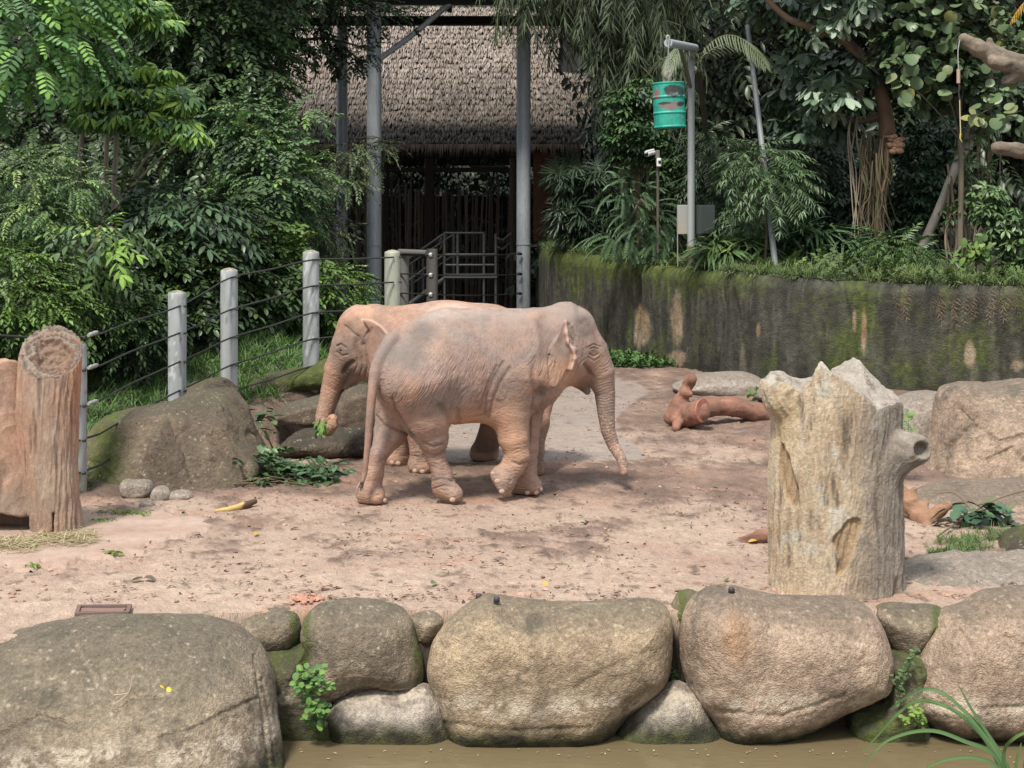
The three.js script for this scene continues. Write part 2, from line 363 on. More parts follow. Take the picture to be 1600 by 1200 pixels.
function sheet(name, shape, h, mat, colorFn, thick = 0.05) {   // a low slab on the yard, outlined by photo pixels on the ground
  const P = shape.map(([x, y]) => { const p = onGround(x, y); return V(p.x, groundH(p.x, -p.z) + h, p.z); });
  const s = new THREE.Shape(P.map((p) => new THREE.Vector2(p.x, -p.z)));
  const g = new THREE.ExtrudeGeometry(s, { depth: thick, bevelEnabled: true, bevelSize: 0.02, bevelThickness: 0.015, bevelSegments: 2, curveSegments: 4 });
  g.rotateX(-Math.PI / 2); g.scale(1, 1, 1);
  const p = g.attributes.position, uv = g.attributes.uv;
  for (let i = 0; i < p.count; i++) { p.setY(i, p.getY(i) + h - thick); uv.setXY(i, p.getX(i), p.getZ(i)); }
  g.computeVertexNormals();
  return structure(name, paint(g, colorFn), mat);
}
// pale paving by the left stump: a fine grid clipped to its outline
{
  const pos = [], idx = [], col = [], uv = [], n = 150, m = 60;
  const ok = [];
  for (let j = 0; j <= m; j++) for (let i = 0; i <= n; i++) {
    const px = -90 + i / n * 440, py = 796 + j / m * 110, p = onGround(px, py), dd = polyDist(paveShape, px, py) + 26 * fbm(px * 0.025, py * 0.09, 2, 5) + 3;
    const y = groundH(p.x, -p.z) + 0.035 - 0.07 * sstep(-3, 7, dd) + 0.004 * noise(p.x * 8, p.z * 8);
    pos.push(p.x, y, p.z); uv.push(p.x, p.z); ok.push(dd < 8);
    const c = mul3(mix3([0.42, 0.315, 0.26], [0.33, 0.225, 0.175], clamp(0.4 + 1.3 * fbm(p.x * 1.3, p.z * 2.4, 4, 4))), 1 + 0.15 * noise(p.x * 9, p.z * 9));
    col.push(...c);
  }
  for (let j = 0; j < m; j++) for (let i = 0; i < n; i++) { const a = j * (n + 1) + i, w = n + 1; if (ok[a] && ok[a + 1] && ok[a + w] && ok[a + w + 1]) idx.push(a, a + w, a + 1, a + 1, a + w, a + w + 1); }
  structure('paving', geoFrom(pos, idx, col, uv), std({ vertexColors: true, roughness: 0.9, bumpMap: tex(dirtBump, 0.7), bumpScale: 0.006 }));
}
// the moat: brown water over a muddy bed
{
  const g = new THREE.PlaneGeometry(60, 26, 120, 90); g.rotateX(-Math.PI / 2); g.translate(0, -0.94, -1.6);
  const p = g.attributes.position; for (let i = 0; i < p.count; i++) p.setY(i, p.getY(i) + 0.003 * noise(p.getX(i) * 1.4, p.getZ(i) * 2.4));
  g.computeVertexNormals();
  structure('water', g, new THREE.MeshPhysicalMaterial({ color: new THREE.Color(0.15, 0.118, 0.068), roughness: 0.09, ior: 1.33, bumpMap: tex(rockBump, 4), bumpScale: 0.002 }));
  // the near bank under the lens, just out of frame
  const b = new THREE.BoxGeometry(60, 2.4, 12, 40, 1, 10); b.translate(0, -1.75, -3); structure('bank', b, std({ color: new THREE.Color(0.1, 0.08, 0.05) }));
}

// ------------------------------------------------------------------ the retaining wall and the terrace above it
const WALLTOP = (px) => px > 1300 ? lerp(440, 448, (px - 1300) / 300) : px > 1050 ? lerp(420, 440, (px - 1050) / 250) : px > 1000 ? lerp(414, 420, (px - 1000) / 50) : px > 900 ? lerp(398, 414, (px - 900) / 100) : lerp(388, 398, clamp((px - 850) / 50));
const wallPath = spline([[13.5, 26], [9.9, 27.4], [7.2, 28.8], [4.98, 30.1], [3.6, 33], [2.5, 35.6], [1.66, 37.2], [1.05, 38.6], [0.78, 40.5], [0.76, 44], [0.8, 50]], 16).map((p) => [p[0], p[1]]);
const wallLen = [0]; for (let i = 1; i < wallPath.length; i++) wallLen.push(wallLen[i - 1] + Math.hypot(wallPath[i][0] - wallPath[i - 1][0], wallPath[i][1] - wallPath[i - 1][1]));
function wallAt(s) {
  let i = 1; while (i < wallLen.length - 1 && wallLen[i] < s) i++;
  const t = clamp((s - wallLen[i - 1]) / (wallLen[i] - wallLen[i - 1])), a = wallPath[i - 1], b = wallPath[i], x = lerp(a[0], b[0], t), d = lerp(a[1], b[1], t), l = Math.hypot(b[0] - a[0], b[1] - a[1]);
  const px = 800 + x / d * F, h = EYE - (WALLTOP(px) - HOR) / F * d;
  return { x, d, h: d > 40.5 ? h * 0 + 2.36 : h, nx: -(b[1] - a[1]) / l, nd: (b[0] - a[0]) / l };   // (nx, nd) points to the yard
}
const wallTotal = wallLen[wallLen.length - 1];
{
  const pale = [[1003, 512, 15, 34], [1058, 502, 12, 42], [1060, 560, 18, 14], [1350, 520, 5, 40], [1335, 505, 4, 20], [1515, 555, 10, 22], [1590, 570, 12, 10], [1185, 516, 3, 12]];
  const nS = 900, prof = []; for (let i = 0; i <= 46; i++) prof.push([0, i / 46]); for (let i = 1; i <= 8; i++) prof.push([i / 8, 1]);
  const pos = [], idx = [], col = [], uv = [], w = prof.length;
  for (let i = 0; i <= nS; i++) {
    const s = i / nS * wallTotal, q = wallAt(s);
    prof.forEach(([back, up], k) => {
      const top = sstep(0.86, 1, up), r = 0.14;
      let o = -back * 1.0 - r * (1 - Math.sqrt(Math.max(0, 1 - top * top * (back > 0 ? 1 : 1)))) * 1, y = lerp(-0.25, q.h, up) + (back > 0 ? 0.03 * back : -0.0);
      const u = s, v = y;
      { const ck = Math.abs(noise(u * 0.8, v * 0.15, 31)); o -= 0.03 * Math.exp(-((ck / 0.03) ** 2)) * sstep(0.95, 0.7, up); } o += 0.07 * fbm(u * 0.9, v * 0.7, 1, 3) + 0.03 * fbm(u * 4.2, v * 0.8, 5, 3) + 0.012 * noise(u * 9, v * 9, 2);
      const x = q.x + q.nx * -o * -1, d = q.d + q.nd * -o * -1;
      const P = [q.x + q.nx * o, y + 0.04 * noise(u * 1.4, back * 3, 9) * sstep(0.9, 1, up), -(q.d + q.nd * o)];
      pos.push(...P); uv.push(u, v + back);
      const [px, py] = toPxW(P), m = fbm(u * 1.1, v * 0.9, 3, 4), st = fbm(u * 3.6, v * 0.7, 6, 5), f = fbm(u * 8, v * 8, 4, 3);
      const e2 = fbm(u * 0.6, v * 0.5, 21, 3); let c = mix3([0.034, 0.034, 0.028], [0.098, 0.095, 0.078], clamp(0.42 + 1.6 * st + 0.5 * f));
      const moss = clamp(0.8 * sstep(0.0, 0.4, e2 + 0.3 * f) + sstep(0.7, 1.0, up + 0.3 * st) * sstep(1250, 1020, px + 150 * m) + sstep(0.12, 0.5, m + 0.35 * st) * 0.65 + 0.55 * sstep(0.25, 0.0, up + 0.2 * m) * sstep(1250, 900, px));
      c = mix3(c, mix3([0.05, 0.072, 0.014], [0.1, 0.135, 0.02], clamp(0.5 + 1.2 * f)), clamp(moss));
      for (const [cx, cy, rx, ry] of pale) { const e = Math.hypot((px - cx) / rx, (py - cy) / ry) + 0.3 * st + 0.5 * fbm(u * 2.6, v * 2.2, 9, 4) + 0.35 * f; if (e < 1.1) c = mix3(c, mul3(mix3([0.38, 0.315, 0.235], [0.27, 0.18, 0.1], clamp(0.45 + 1.8 * fbm(u * 3, v * 1.6, 14, 3))), 1 + 0.5 * f), sstep(1.08, 0.6, e)); }
      if (Math.abs(noise(u * 0.8, v * 0.15, 31)) < 0.02) c = mul3(c, 0.65); { const dr = fbm(u * 7, v * 0.9, 41, 4); if (dr > 0.24) c = mix3(c, [0.2, 0.185, 0.15], 0.45 * sstep(0.24, 0.42, dr)); if (dr < -0.24) c = mul3(c, 0.72); } if (st > 0.3 && f > 0) c = mix3(c, [0.16, 0.135, 0.1], 0.35);
      col.push(...c);
    });
  }
  for (let i = 0; i < nS; i++) for (let k = 0; k + 1 < w; k++) { const a = i * w + k; idx.push(a, a + 1, a + w, a + 1, a + w + 1, a + w); }
  const wall = thing('retaining_wall', 'curved dark concrete retaining wall streaked with green moss behind the yard', 'wall', V(5, 0, -30));
  const g = geoFrom(pos, idx, col, uv); g.translate(-5, 0, 30); part('wall_face', g, M.wall, wall);
  // terrace: earth rising behind the wall into a hillside
  const tp = [], ti = [], tc = [], tu = [], off = [0.75, 1.1, 1.6, 2.2, 3, 4, 5.5, 7.5, 10, 14, 20, 30, 50, 90], n2 = 120;
  for (let i = 0; i <= n2; i++) { const q = wallAt(i / n2 * wallTotal); for (const o of off) {
    const fan = 1 + 0 * o, x = q.x - q.nx * o * fan + (o > 8 ? (q.x - 4) * (o - 8) * 0.05 : 0), d = q.d - q.nd * o + (o > 6 ? (o - 6) * 0.25 : 0);
    const y = q.h - 0.03 + 0.12 * sstep(0.75, 3, o) + Math.max(0, o - 3) * 0.14 + 0.12 * fbm(x * 0.8, d * 0.8, 2, 3) * sstep(0.8, 2, o);
    tp.push(x, y, -d); tu.push(x, d); tc.push(...mix3([0.05, 0.038, 0.026], [0.05, 0.06, 0.02], clamp(0.5 + fbm(x * 2, d * 2, 1, 3)))); } }
  for (let i = 0; i < n2; i++) for (let k = 0; k + 1 < off.length; k++) { const a = i * off.length + k; ti.push(a, a + 1, a + off.length, a + 1, a + off.length + 1, a + off.length); }
  structure('terrace', geoFrom(tp, ti, tc, tu), M.dirt);
}
function toPxW(p) { return [800 + p[0] / -p[2] * F, HOR + (EYE - p[1]) / -p[2] * F]; }
const terraceH = (x, d) => { let best = 1e9, r = null; for (let i = 0; i <= 60; i++) { const q = wallAt(i / 60 * wallTotal), m = Math.hypot(q.x - x, q.d - d); if (m < best) { best = m; r = q; } } return r.h + 0.09 + Math.max(0, best - 3) * 0.14; };
// far hillside closing the view behind the hut and trees
{
  const pos = [], idx = [], col = [], uv = [], nx = 60, nd = 26;
  for (let j = 0; j <= nd; j++) for (let i = 0; i <= nx; i++) {
    const x = -60 + i / nx * 120, d = 52 + j / nd * 70 + 0.004 * x * x, y = 0.3 + 17 * sstep(52, 90, 52 + j / nd * 70) + 1.2 * fbm(x * 0.1, d * 0.1, 3, 3);
    pos.push(x, y, -d); uv.push(x, d); col.push(...mix3([0.01, 0.014, 0.006], [0.018, 0.024, 0.009], clamp(0.5 + fbm(x, d, 4, 2))));
  }
  for (let j = 0; j < nd; j++) for (let i = 0; i < nx; i++) { const a = j * (nx + 1) + i; idx.push(a, a + 1, a + nx + 1, a + 1, a + nx + 2, a + nx + 1); }
  structure('hillside', geoFrom(pos, idx, col, uv), M.dirt);
}

// ------------------------------------------------------------------ rocks: an outline seen in the photo, given its own depth and rounding
const ROCK = {
  tan: { a: [0.44, 0.335, 0.225], b: [0.27, 0.205, 0.14], lichen: [0.15, 0.125, 0.09] },
  pink: { a: [0.45, 0.335, 0.25], b: [0.3, 0.22, 0.165], lichen: [0.16, 0.13, 0.1] },
  grey: { a: [0.33, 0.265, 0.19], b: [0.18, 0.145, 0.105], lichen: [0.13, 0.112, 0.08] },
  pale: { a: [0.44, 0.39, 0.34], b: [0.33, 0.28, 0.235], lichen: [0.24, 0.2, 0.165] },
  dark: { a: [0.12, 0.095, 0.07], b: [0.07, 0.055, 0.042], lichen: [0.05, 0.045, 0.03] },
  brown: { a: [0.2, 0.15, 0.11], b: [0.125, 0.095, 0.07], lichen: [0.09, 0.08, 0.055] },
};
function rockGeo(o, outline, d, T, r, k, opt = {}) {
  const s = d / F, seed = opt.seed ?? d * 7.3 + outline[0][0], poly = spline(outline.map(([x, y]) => [(x - 800) * s, EYE - (y - HOR) * s]), 4, true);
  const X = poly.map((p) => p[0]), Y = poly.map((p) => p[1]), lo = [Math.min(...X) - 0.12, Math.min(...Y) - 0.12, -d - T - 0.12], hi = [Math.max(...X) + 0.12, Math.max(...Y) + 0.12, -d + T + 0.12];
  const r2 = r * 1.5, lean = opt.lean ?? 0, amp = opt.amp ?? 1, ymid = (lo[1] + hi[1]) / 2;
  const f = (x, y, z) => {
    const zz = Math.abs(z + d + lean * (y - ymid)) - T + r, d2 = polyDist(poly, x, y) + r, w = opt.flat ?? 1;
    const e = Math.max(0, 1 + (d2 - r) / r2), q0 = (Math.hypot(e, (zz + T - r) / T) - 1) * Math.min(r2, T); let q = q0;
    for (const c of opt.cuts ?? []) q = smax(q, c[0] * x + c[1] * y + c[2] * z - c[3], c[4] ?? 0.06);
    return q;
  };
  const K = ROCK[k];
  return sdfGeo(f, lo, hi, opt.cell ?? DETAIL.rock, {
    slack: 1.6, origin: o.position,
    disp: (p, n) => {
      const [x, y, z] = p.map((v) => v + seed);
      let h = amp * (0.035 * fbm(x * 1.7, y * 1.7, z * 1.7, 3) + 0.012 * fbm(x * 6, y * 6, z * 6, 3) + 0.006 * fbm(x * 22, y * 22, z * 22, 2));
      if (opt.grooves) h += 0.02 * (ridge(x * 5 + 0.6 * noise(x, y * 2, z), y * 1.6, z * 3) - 0.5);
      if (opt.lines && n[2] > 0) { const [px, py] = toPx(p); for (const l of opt.lines) { let m = 1e9; for (let i = 0; i + 1 < l.p.length; i++) { const [ax, ay] = l.p[i], [bx, by] = l.p[i + 1], ex = bx - ax, ey = by - ay, t = clamp(((px - ax) * ex + (py - ay) * ey) / (ex * ex + ey * ey)); m = Math.min(m, Math.hypot(px - ax - ex * t, py - ay - ey * t)); } m += 3 * noise(px * 0.12, py * 0.12, 5); if (m < l.w * 4) h -= (l.h ?? 0.02) * Math.exp(-((m / l.w) ** 2)); } }
      if (opt.crack) { const e = Math.abs(noise(x * 0.9, y * 0.9, z * 0.9)); h -= 0.02 * Math.exp(-((e / 0.02) ** 2)); }
      return h;
    },
    color: (p, n, h) => {
      const [x, y, z] = p.map((v) => v + seed), m = fbm(x * 1.3, y * 1.3, z * 1.3, 4), f2 = fbm(x * 7, y * 7, z * 7, 3), sp = noise(x * 60, y * 60, z * 60), sp2 = noise(x * 31, y * 31, z * 31);
      let c = mix3(K.b, K.a, clamp(0.5 + 2 * m + 0.6 * f2 + 0.9 * fbm(x * 3.2, y * 0.7, z * 3.2, 3)));
      c = mix3(c, K.lichen, clamp(sstep(0.55, 0.95, n[1] + 0.35 * m) * 0.75 + sstep(0.18, 0.45, fbm(x * 2.2, y * 1.2, z * 2.2, 4)) * 0.6));
      c = mul3(c, 1 + 0.34 * sp + 0.3 * sp2);
      if (sp2 > 0.5 && f2 > 0.05) c = mix3(c, [0.5, 0.44, 0.36], 0.55);
      const rel = (p[1] - opt.water) ;
      if (opt.water !== undefined) {
        const chalk = Math.exp(-(((rel - 0.34 - 0.12 * m) / 0.09) ** 2)) * sstep(-0.05, 0.25, f2 + 0.3 * sp2 + 0.12);
        c = mix3(c, [0.58, 0.5, 0.4], 0.75 * clamp(chalk));
        c = mix3(c, mix3([0.035, 0.034, 0.022], [0.075, 0.078, 0.03], clamp(0.5 + 2 * f2)), sstep(0.26, 0.06, rel + 0.1 * m + 0.08 * f2));
      }
      if (opt.ochre) { const [px, py] = toPx(p), e = Math.hypot((px - opt.ochre[0]) / opt.ochre[2], (py - opt.ochre[1]) / opt.ochre[3]); c = mix3(c, [0.46, 0.27, 0.15], 0.7 * sstep(1, 0.2, e + 0.3 * f2)); }
      const mossK = opt.moss ?? 0;
      if (mossK) c = mix3(c, mix3([0.05, 0.068, 0.016], [0.1, 0.13, 0.025], clamp(0.5 + 1.5 * f2)), clamp(mossK * sstep(-0.25, 0.3, m + 0.4 * f2 + (opt.mossUp ? 0.5 * n[1] - 0.2 : 0))));
      if (opt.mossEdge) { const [px] = toPx(p); for (const [ex, w] of opt.mossEdge) c = mix3(c, [0.085, 0.11, 0.02], 0.85 * clamp(Math.exp(-(((px - ex) / w) ** 2)) * (1.1 + 2 * f2))); }
      return c;
    },
    box: 1.2,
  });
}
const cutAt = (px, py, d, n) => { const p = at(px, py, d), l = Math.hypot(...n); n = n.map((v) => v / l); return [...n, n[0] * p.x + n[1] * p.y + n[2] * p.z, 0.05]; };
function rock(label, outline, d, T, r, k, opt = {}) {
  const cx = outline.reduce((a, p) => a + p[0], 0) / outline.length, by = Math.max(...outline.map((p) => p[1]));
  const o = thing(opt.name ?? 'boulder', label, opt.category ?? 'boulder', at(cx, by, d), opt.group);
  part('stone', rockGeo(o, outline, d, T, r, k, opt), M.rock, o);
  return o;
}
const W = { water: -0.94, group: 'boulders lining the moat edge' };
const bA = rock('huge grey domed boulder filling the bottom left corner, yellow petal on it', [[-110, 1270], [-112, 1080], [-70, 1032], [-20, 1010], [20, 999], [60, 989], [105, 982], [180, 979], [260, 980], [320, 986], [365, 1003], [398, 1030], [417, 1062], [428, 1110], [440, 1170], [448, 1230], [440, 1270]], 11.95, 0.95, 0.55, 'grey', { ...W, lean: 0.35, lines: [{ p: [[180, 1112], [212, 1092], [262, 1086]], w: 3, h: 0.018 }, { p: [[250, 1152], [300, 1140], [345, 1116], [402, 1090]], w: 2.5, h: 0.02 }, { p: [[116, 1006], [138, 1045], [150, 1078], [160, 1060]], w: 4, h: 0.015 }, { p: [[398, 1025], [408, 1080], [416, 1150], [424, 1210]], w: 3, h: 0.03 }, { p: [[412, 1060], [424, 1130], [432, 1200]], w: 2, h: 0.02 }, { p: [[0, 1150], [60, 1120], [120, 1135]], w: 5, h: 0.02 }] });
rock('small flat rounded boulder wedged behind the huge domed boulder', [[352, 1000], [366, 968], [400, 953], [440, 948], [466, 954], [473, 976], [466, 1004], [445, 1020], [400, 1026], [360, 1020]], 12.98, 0.3, 0.14, 'grey', { ...W, mossEdge: [[462, 9]] });
rock('rounded brown boulder above the whitish one, leafy weed at its left', [[470, 990], [480, 962], [500, 946], [540, 940], [590, 942], [625, 950], [643, 968], [652, 1000], [660, 1040], [655, 1066], [630, 1076], [590, 1073], [550, 1080], [520, 1092], [488, 1084], [470, 1040], [474, 1010]], 12.85, 0.42, 0.22, 'grey', { ...W, mossEdge: [[653, 7], [480, 6]] });
rock('smallest rounded stone wedged between the brown boulder and the wide one', [[638, 962], [650, 951], [680, 950], [696, 965], [690, 986], [672, 1004], [655, 1004], [644, 985]], 12.98, 0.2, 0.11, 'grey', { ...W });
const bE = rock('widest tan boulder in the middle of the moat edge with a peaked left top', [[676, 1012], [690, 985], [718, 956], [755, 932], [790, 936], [850, 942], [920, 943], [1000, 938], [1034, 943], [1047, 965], [1049, 1010], [1045, 1058], [1020, 1085], [985, 1110], [952, 1148], [920, 1164], [850, 1172], [760, 1172], [710, 1166], [690, 1132], [680, 1090], [668, 1050]], 12.75, 0.5, 0.26, 'tan', { ...W, lines: [{ p: [[700, 1000], [745, 985], [775, 950]], w: 9, h: -0.02 }, { p: [[812, 960], [800, 1000], [830, 1030]], w: 6, h: 0.012 }, { p: [[900, 1075], [960, 1040], [1010, 1020]], w: 5, h: 0.01 }, { p: [[690, 1130], [800, 1142], [920, 1136]], w: 4, h: 0.012 }] });
rock('narrow olive stone standing in the gap between the two widest boulders', [[1046, 950], [1060, 925], [1080, 921], [1093, 931], [1086, 955], [1074, 985], [1072, 1060], [1052, 1060], [1047, 985]], 13.08, 0.2, 0.1, 'grey', { ...W, moss: 0.35, mossEdge: [[1066, 8]] });
const bG = rock('wide pinkish boulder with orange stain in front of the jagged stump', [[1068, 962], [1085, 933], [1110, 920], [1140, 918], [1170, 925], [1210, 933], [1270, 934], [1320, 936], [1350, 945], [1372, 965], [1388, 1000], [1394, 1040], [1385, 1076], [1350, 1097], [1310, 1114], [1270, 1137], [1220, 1155], [1160, 1160], [1125, 1150], [1105, 1117], [1080, 1085], [1068, 1050], [1064, 1000]], 12.75, 0.5, 0.26, 'pink', { ...W, ochre: [1152, 1000, 36, 60], lines: [{ p: [[1145, 925], [1152, 1000], [1150, 1060]], w: 16, h: -0.025 }, { p: [[1200, 960], [1215, 1010], [1205, 1060]], w: 10, h: 0.015 }, { p: [[1120, 1110], [1220, 1120], [1320, 1088]], w: 4, h: 0.014 }, { p: [[1345, 960], [1352, 1020], [1340, 1060]], w: 7, h: 0.012 }] });
rock('wedge shaped dark boulder between the stained boulder and the corner boulder', [[1366, 962], [1378, 946], [1400, 944], [1440, 946], [1476, 952], [1468, 978], [1446, 1012], [1420, 1032], [1402, 1032], [1384, 1002]], 12.95, 0.3, 0.13, 'grey', { ...W, mossEdge: [[1462, 6]] });
rock('pinkish boulder at the right edge of the moat behind the long grass', [[1424, 1062], [1440, 1020], [1460, 985], [1480, 956], [1510, 945], [1540, 929], [1580, 921], [1640, 920], [1700, 935], [1720, 1000], [1720, 1155], [1640, 1165], [1560, 1155], [1480, 1146], [1440, 1124], [1421, 1095]], 12.7, 0.5, 0.25, 'pink', { ...W, lines: [{ p: [[1500, 985], [1530, 1040], [1520, 1100]], w: 7, h: 0.02 }, { p: [[1580, 950], [1560, 990], [1600, 1010]], w: 4, h: 0.015 }, { p: [[1440, 1095], [1500, 1110], [1600, 1105]], w: 4, h: 0.014 }] });
rock('low whitish stone under the rounded brown boulder at the waterline', [[518, 1104], [560, 1082], [620, 1078], [665, 1070], [688, 1090], [700, 1130], [712, 1180], [690, 1200], [600, 1200], [530, 1195], [512, 1140]], 12.66, 0.28, 0.14, 'pale', { ...W });
rock('low grey stone wedged at the waterline between the two widest boulders', [[952, 1180], [965, 1140], [1000, 1107], [1030, 1080], [1060, 1069], [1090, 1085], [1107, 1112], [1132, 1150], [1136, 1190], [1040, 1196]], 12.66, 0.28, 0.15, 'pale', { ...W, moss: 0.15 });
rock('dark mossy rock behind the leafy weed beside the huge domed boulder', [[408, 1018], [450, 1012], [482, 1010], [500, 1080], [530, 1100], [560, 1190], [540, 1210], [420, 1210], [405, 1100]], 12.8, 0.34, 0.12, 'dark', { ...W, moss: 0.6, amp: 2 });
rock('dark mossy rock under the wedge shaped boulder at the moat edge', [[1380, 1030], [1420, 1020], [1450, 1030], [1445, 1080], [1450, 1130], [1462, 1190], [1350, 1190], [1325, 1120], [1385, 1085]], 12.72, 0.28, 0.1, 'dark', { ...W, moss: 0.75, amp: 1.6 });
{
  const boltM = std({ color: new THREE.Color(0.045, 0.042, 0.045), roughness: 0.6 });
  for (const [o, px, py, dz] of [[bE, 776, 937, 12.55], [bE, 748, 932, 12.75], [bG, 1143, 922, 12.58]]) { const g = new THREE.LatheGeometry([[0, 0.028], [0.018, 0.024], [0.026, 0.012], [0.027, -0.02], [0, -0.02]].map(([a, b]) => new THREE.Vector2(a, b)), 14); const p = at(px, py, dz).sub(o.position); g.translate(p.x, p.y, p.z); part('bolt', g, boltM, o); }
}
const N = { cell: 0.02 };
rock('mossy brown boulder below the fence beside the left hollow stump', [[132, 770], [138, 690], [160, 655], [215, 640], [262, 632], [290, 620], [340, 617], [366, 640], [395, 688], [418, 722], [405, 745], [330, 775], [250, 782], [150, 785]], 19.5, 0.95, 0.1, 'brown', { ...N, moss: 0.12, amp: 1.8, cuts: [cutAt(240, 665, 18.95, [-0.2, 0.5, 0.84]), cutAt(350, 650, 19.0, [0.5, 0.5, 0.7]), cutAt(300, 622, 19.4, [0.05, 0.93, 0.35])], lean: 0.5, crack: true, mossEdge: [[165, 26]] });
rock('brown wedge shaped rock slab leaning on the mossy boulder', [[225, 772], [228, 705], [246, 662], [258, 658], [278, 690], [305, 730], [328, 768], [300, 780]], 18.75, 0.3, 0.1, 'brown', { ...N, amp: 1.6, lean: 0.3 });
const rubble = 'broken stones at the foot of the mossy boulder';
rock('pale square stone lying at the foot of the mossy boulder', [[190, 772], [191, 752], [212, 748], [236, 750], [240, 770], [225, 780], [200, 780]], 18.1, 0.16, 0.05, 'pale', { ...N, cell: 0.014, group: rubble, name: 'stone', category: 'stone', moss: 0.2 });
rock('small angular stone right of the pale square stone', [[236, 782], [240, 764], [258, 760], [268, 776], [258, 786]], 17.9, 0.12, 0.04, 'pale', { ...N, cell: 0.014, group: rubble, name: 'stone', category: 'stone' });
rock('flat stone beside the leaf pile at the boulder foot', [[262, 780], [270, 768], [295, 767], [302, 778], [285, 784]], 17.95, 0.12, 0.04, 'pale', { ...N, cell: 0.014, group: rubble, name: 'stone', category: 'stone' });
rock('tiny stone in front of the broken stones by the mossy boulder', [[218, 790], [222, 783], [238, 783], [240, 791], [228, 794]], 17.5, 0.06, 0.03, 'pale', { ...N, cell: 0.012, group: rubble, name: 'stone', category: 'stone' });
rock('pale ledge of rock behind the rear elephant trunk', [[418, 650], [440, 636], [470, 626], [512, 618], [524, 640], [505, 664], [450, 662]], 22.2, 0.5, 0.08, 'brown', { ...N });
rock('dark flat rock on the ground under the curled trunk', [[436, 708], [450, 682], [500, 670], [570, 666], [606, 678], [612, 704], [560, 716], [480, 716]], 21.2, 0.5, 0.14, 'dark', { ...N, amp: 1.8 });
rock('grey grooved rock between the rear elephant trunk and the front tail', [[526, 668], [532, 618], [548, 604], [578, 604], [596, 640], [598, 680]], 21.6, 0.4, 0.12, 'brown', { ...N, grooves: true });
rock('mossy block of stone under the fence between the two right posts', [[366, 640], [376, 604], [400, 590], [470, 574], [540, 552], [560, 580], [540, 606], [470, 614], [440, 640]], 23.6, 0.5, 0.12, 'brown', { ...N, moss: 0.95, amp: 1.6 });
rock('mossy block of stone between the two left fence posts', [[284, 640], [292, 606], [318, 594], [352, 590], [372, 606], [374, 640]], 22.2, 0.35, 0.12, 'brown', { ...N, moss: 0.95, amp: 1.6 });
rock('low flat rock at the wall foot behind the fallen log', [[1050, 606], [1080, 588], [1130, 581], [1180, 586], [1198, 602], [1192, 622], [1100, 624]], 28.4, 0.6, 0.16, 'pale', { ...N });
rock('small grey rock at the wall foot beside the jagged stump', [[1180, 622], [1186, 606], [1206, 600], [1220, 612], [1218, 630]], 27, 0.3, 0.1, 'pale', { ...N });
rock('smooth grey rock directly right of the jagged stump', [[1380, 720], [1396, 632], [1416, 616], [1446, 611], [1476, 618], [1490, 660], [1486, 720]], 22.4, 0.7, 0.25, 'pale', { ...N });
rock('big creased pinkish boulder at the right edge below the wall', [[1436, 780], [1458, 705], [1476, 640], [1488, 614], [1512, 605], [1560, 601], [1640, 598], [1710, 640], [1730, 780], [1600, 790], [1480, 786]], 20.2, 0.95, 0.2, 'pink', { ...N, amp: 1.8, lean: 0.3, cuts: [cutAt(1500, 660, 19.6, [-0.55, 0.35, 0.75]), cutAt(1560, 625, 19.7, [0.1, 0.75, 0.65])], lines: [{ p: [[1500, 640], [1520, 660], [1480, 700], [1470, 750]], w: 2.5, h: 0.04 }, { p: [[1525, 665], [1560, 690], [1600, 680]], w: 2, h: 0.03 }, { p: [[1540, 720], [1580, 700], [1600, 720]], w: 2, h: 0.03 }, { p: [[1510, 612], [1530, 640], [1525, 665]], w: 2, h: 0.03 }] });
rock('low slab of pinkish rock in front of the big creased boulder', [[1408, 812], [1425, 782], [1480, 760], [1560, 754], [1640, 760], [1650, 800], [1520, 816]], 18.0, 0.7, 0.12, 'pink', { ...N, lean: 0.6 });
rock('broad pale rock slab behind the corner boulder on the right', [[1400, 970], [1408, 912], [1450, 893], [1520, 884], [1600, 886], [1700, 892], [1710, 970]], 14.0, 0.55, 0.1, 'pale', { ...N, cell: 0.016, lean: 1.5, grooves: true });
rock('dark moss covered rock at the right edge above the pale slab', [[1496, 905], [1510, 880], [1560, 868], [1590, 836], [1650, 826], [1710, 880], [1700, 910], [1560, 908]], 15.2, 0.5, 0.12, 'dark', { ...N, moss: 0.6, lean: 0.5, amp: 1.6 });

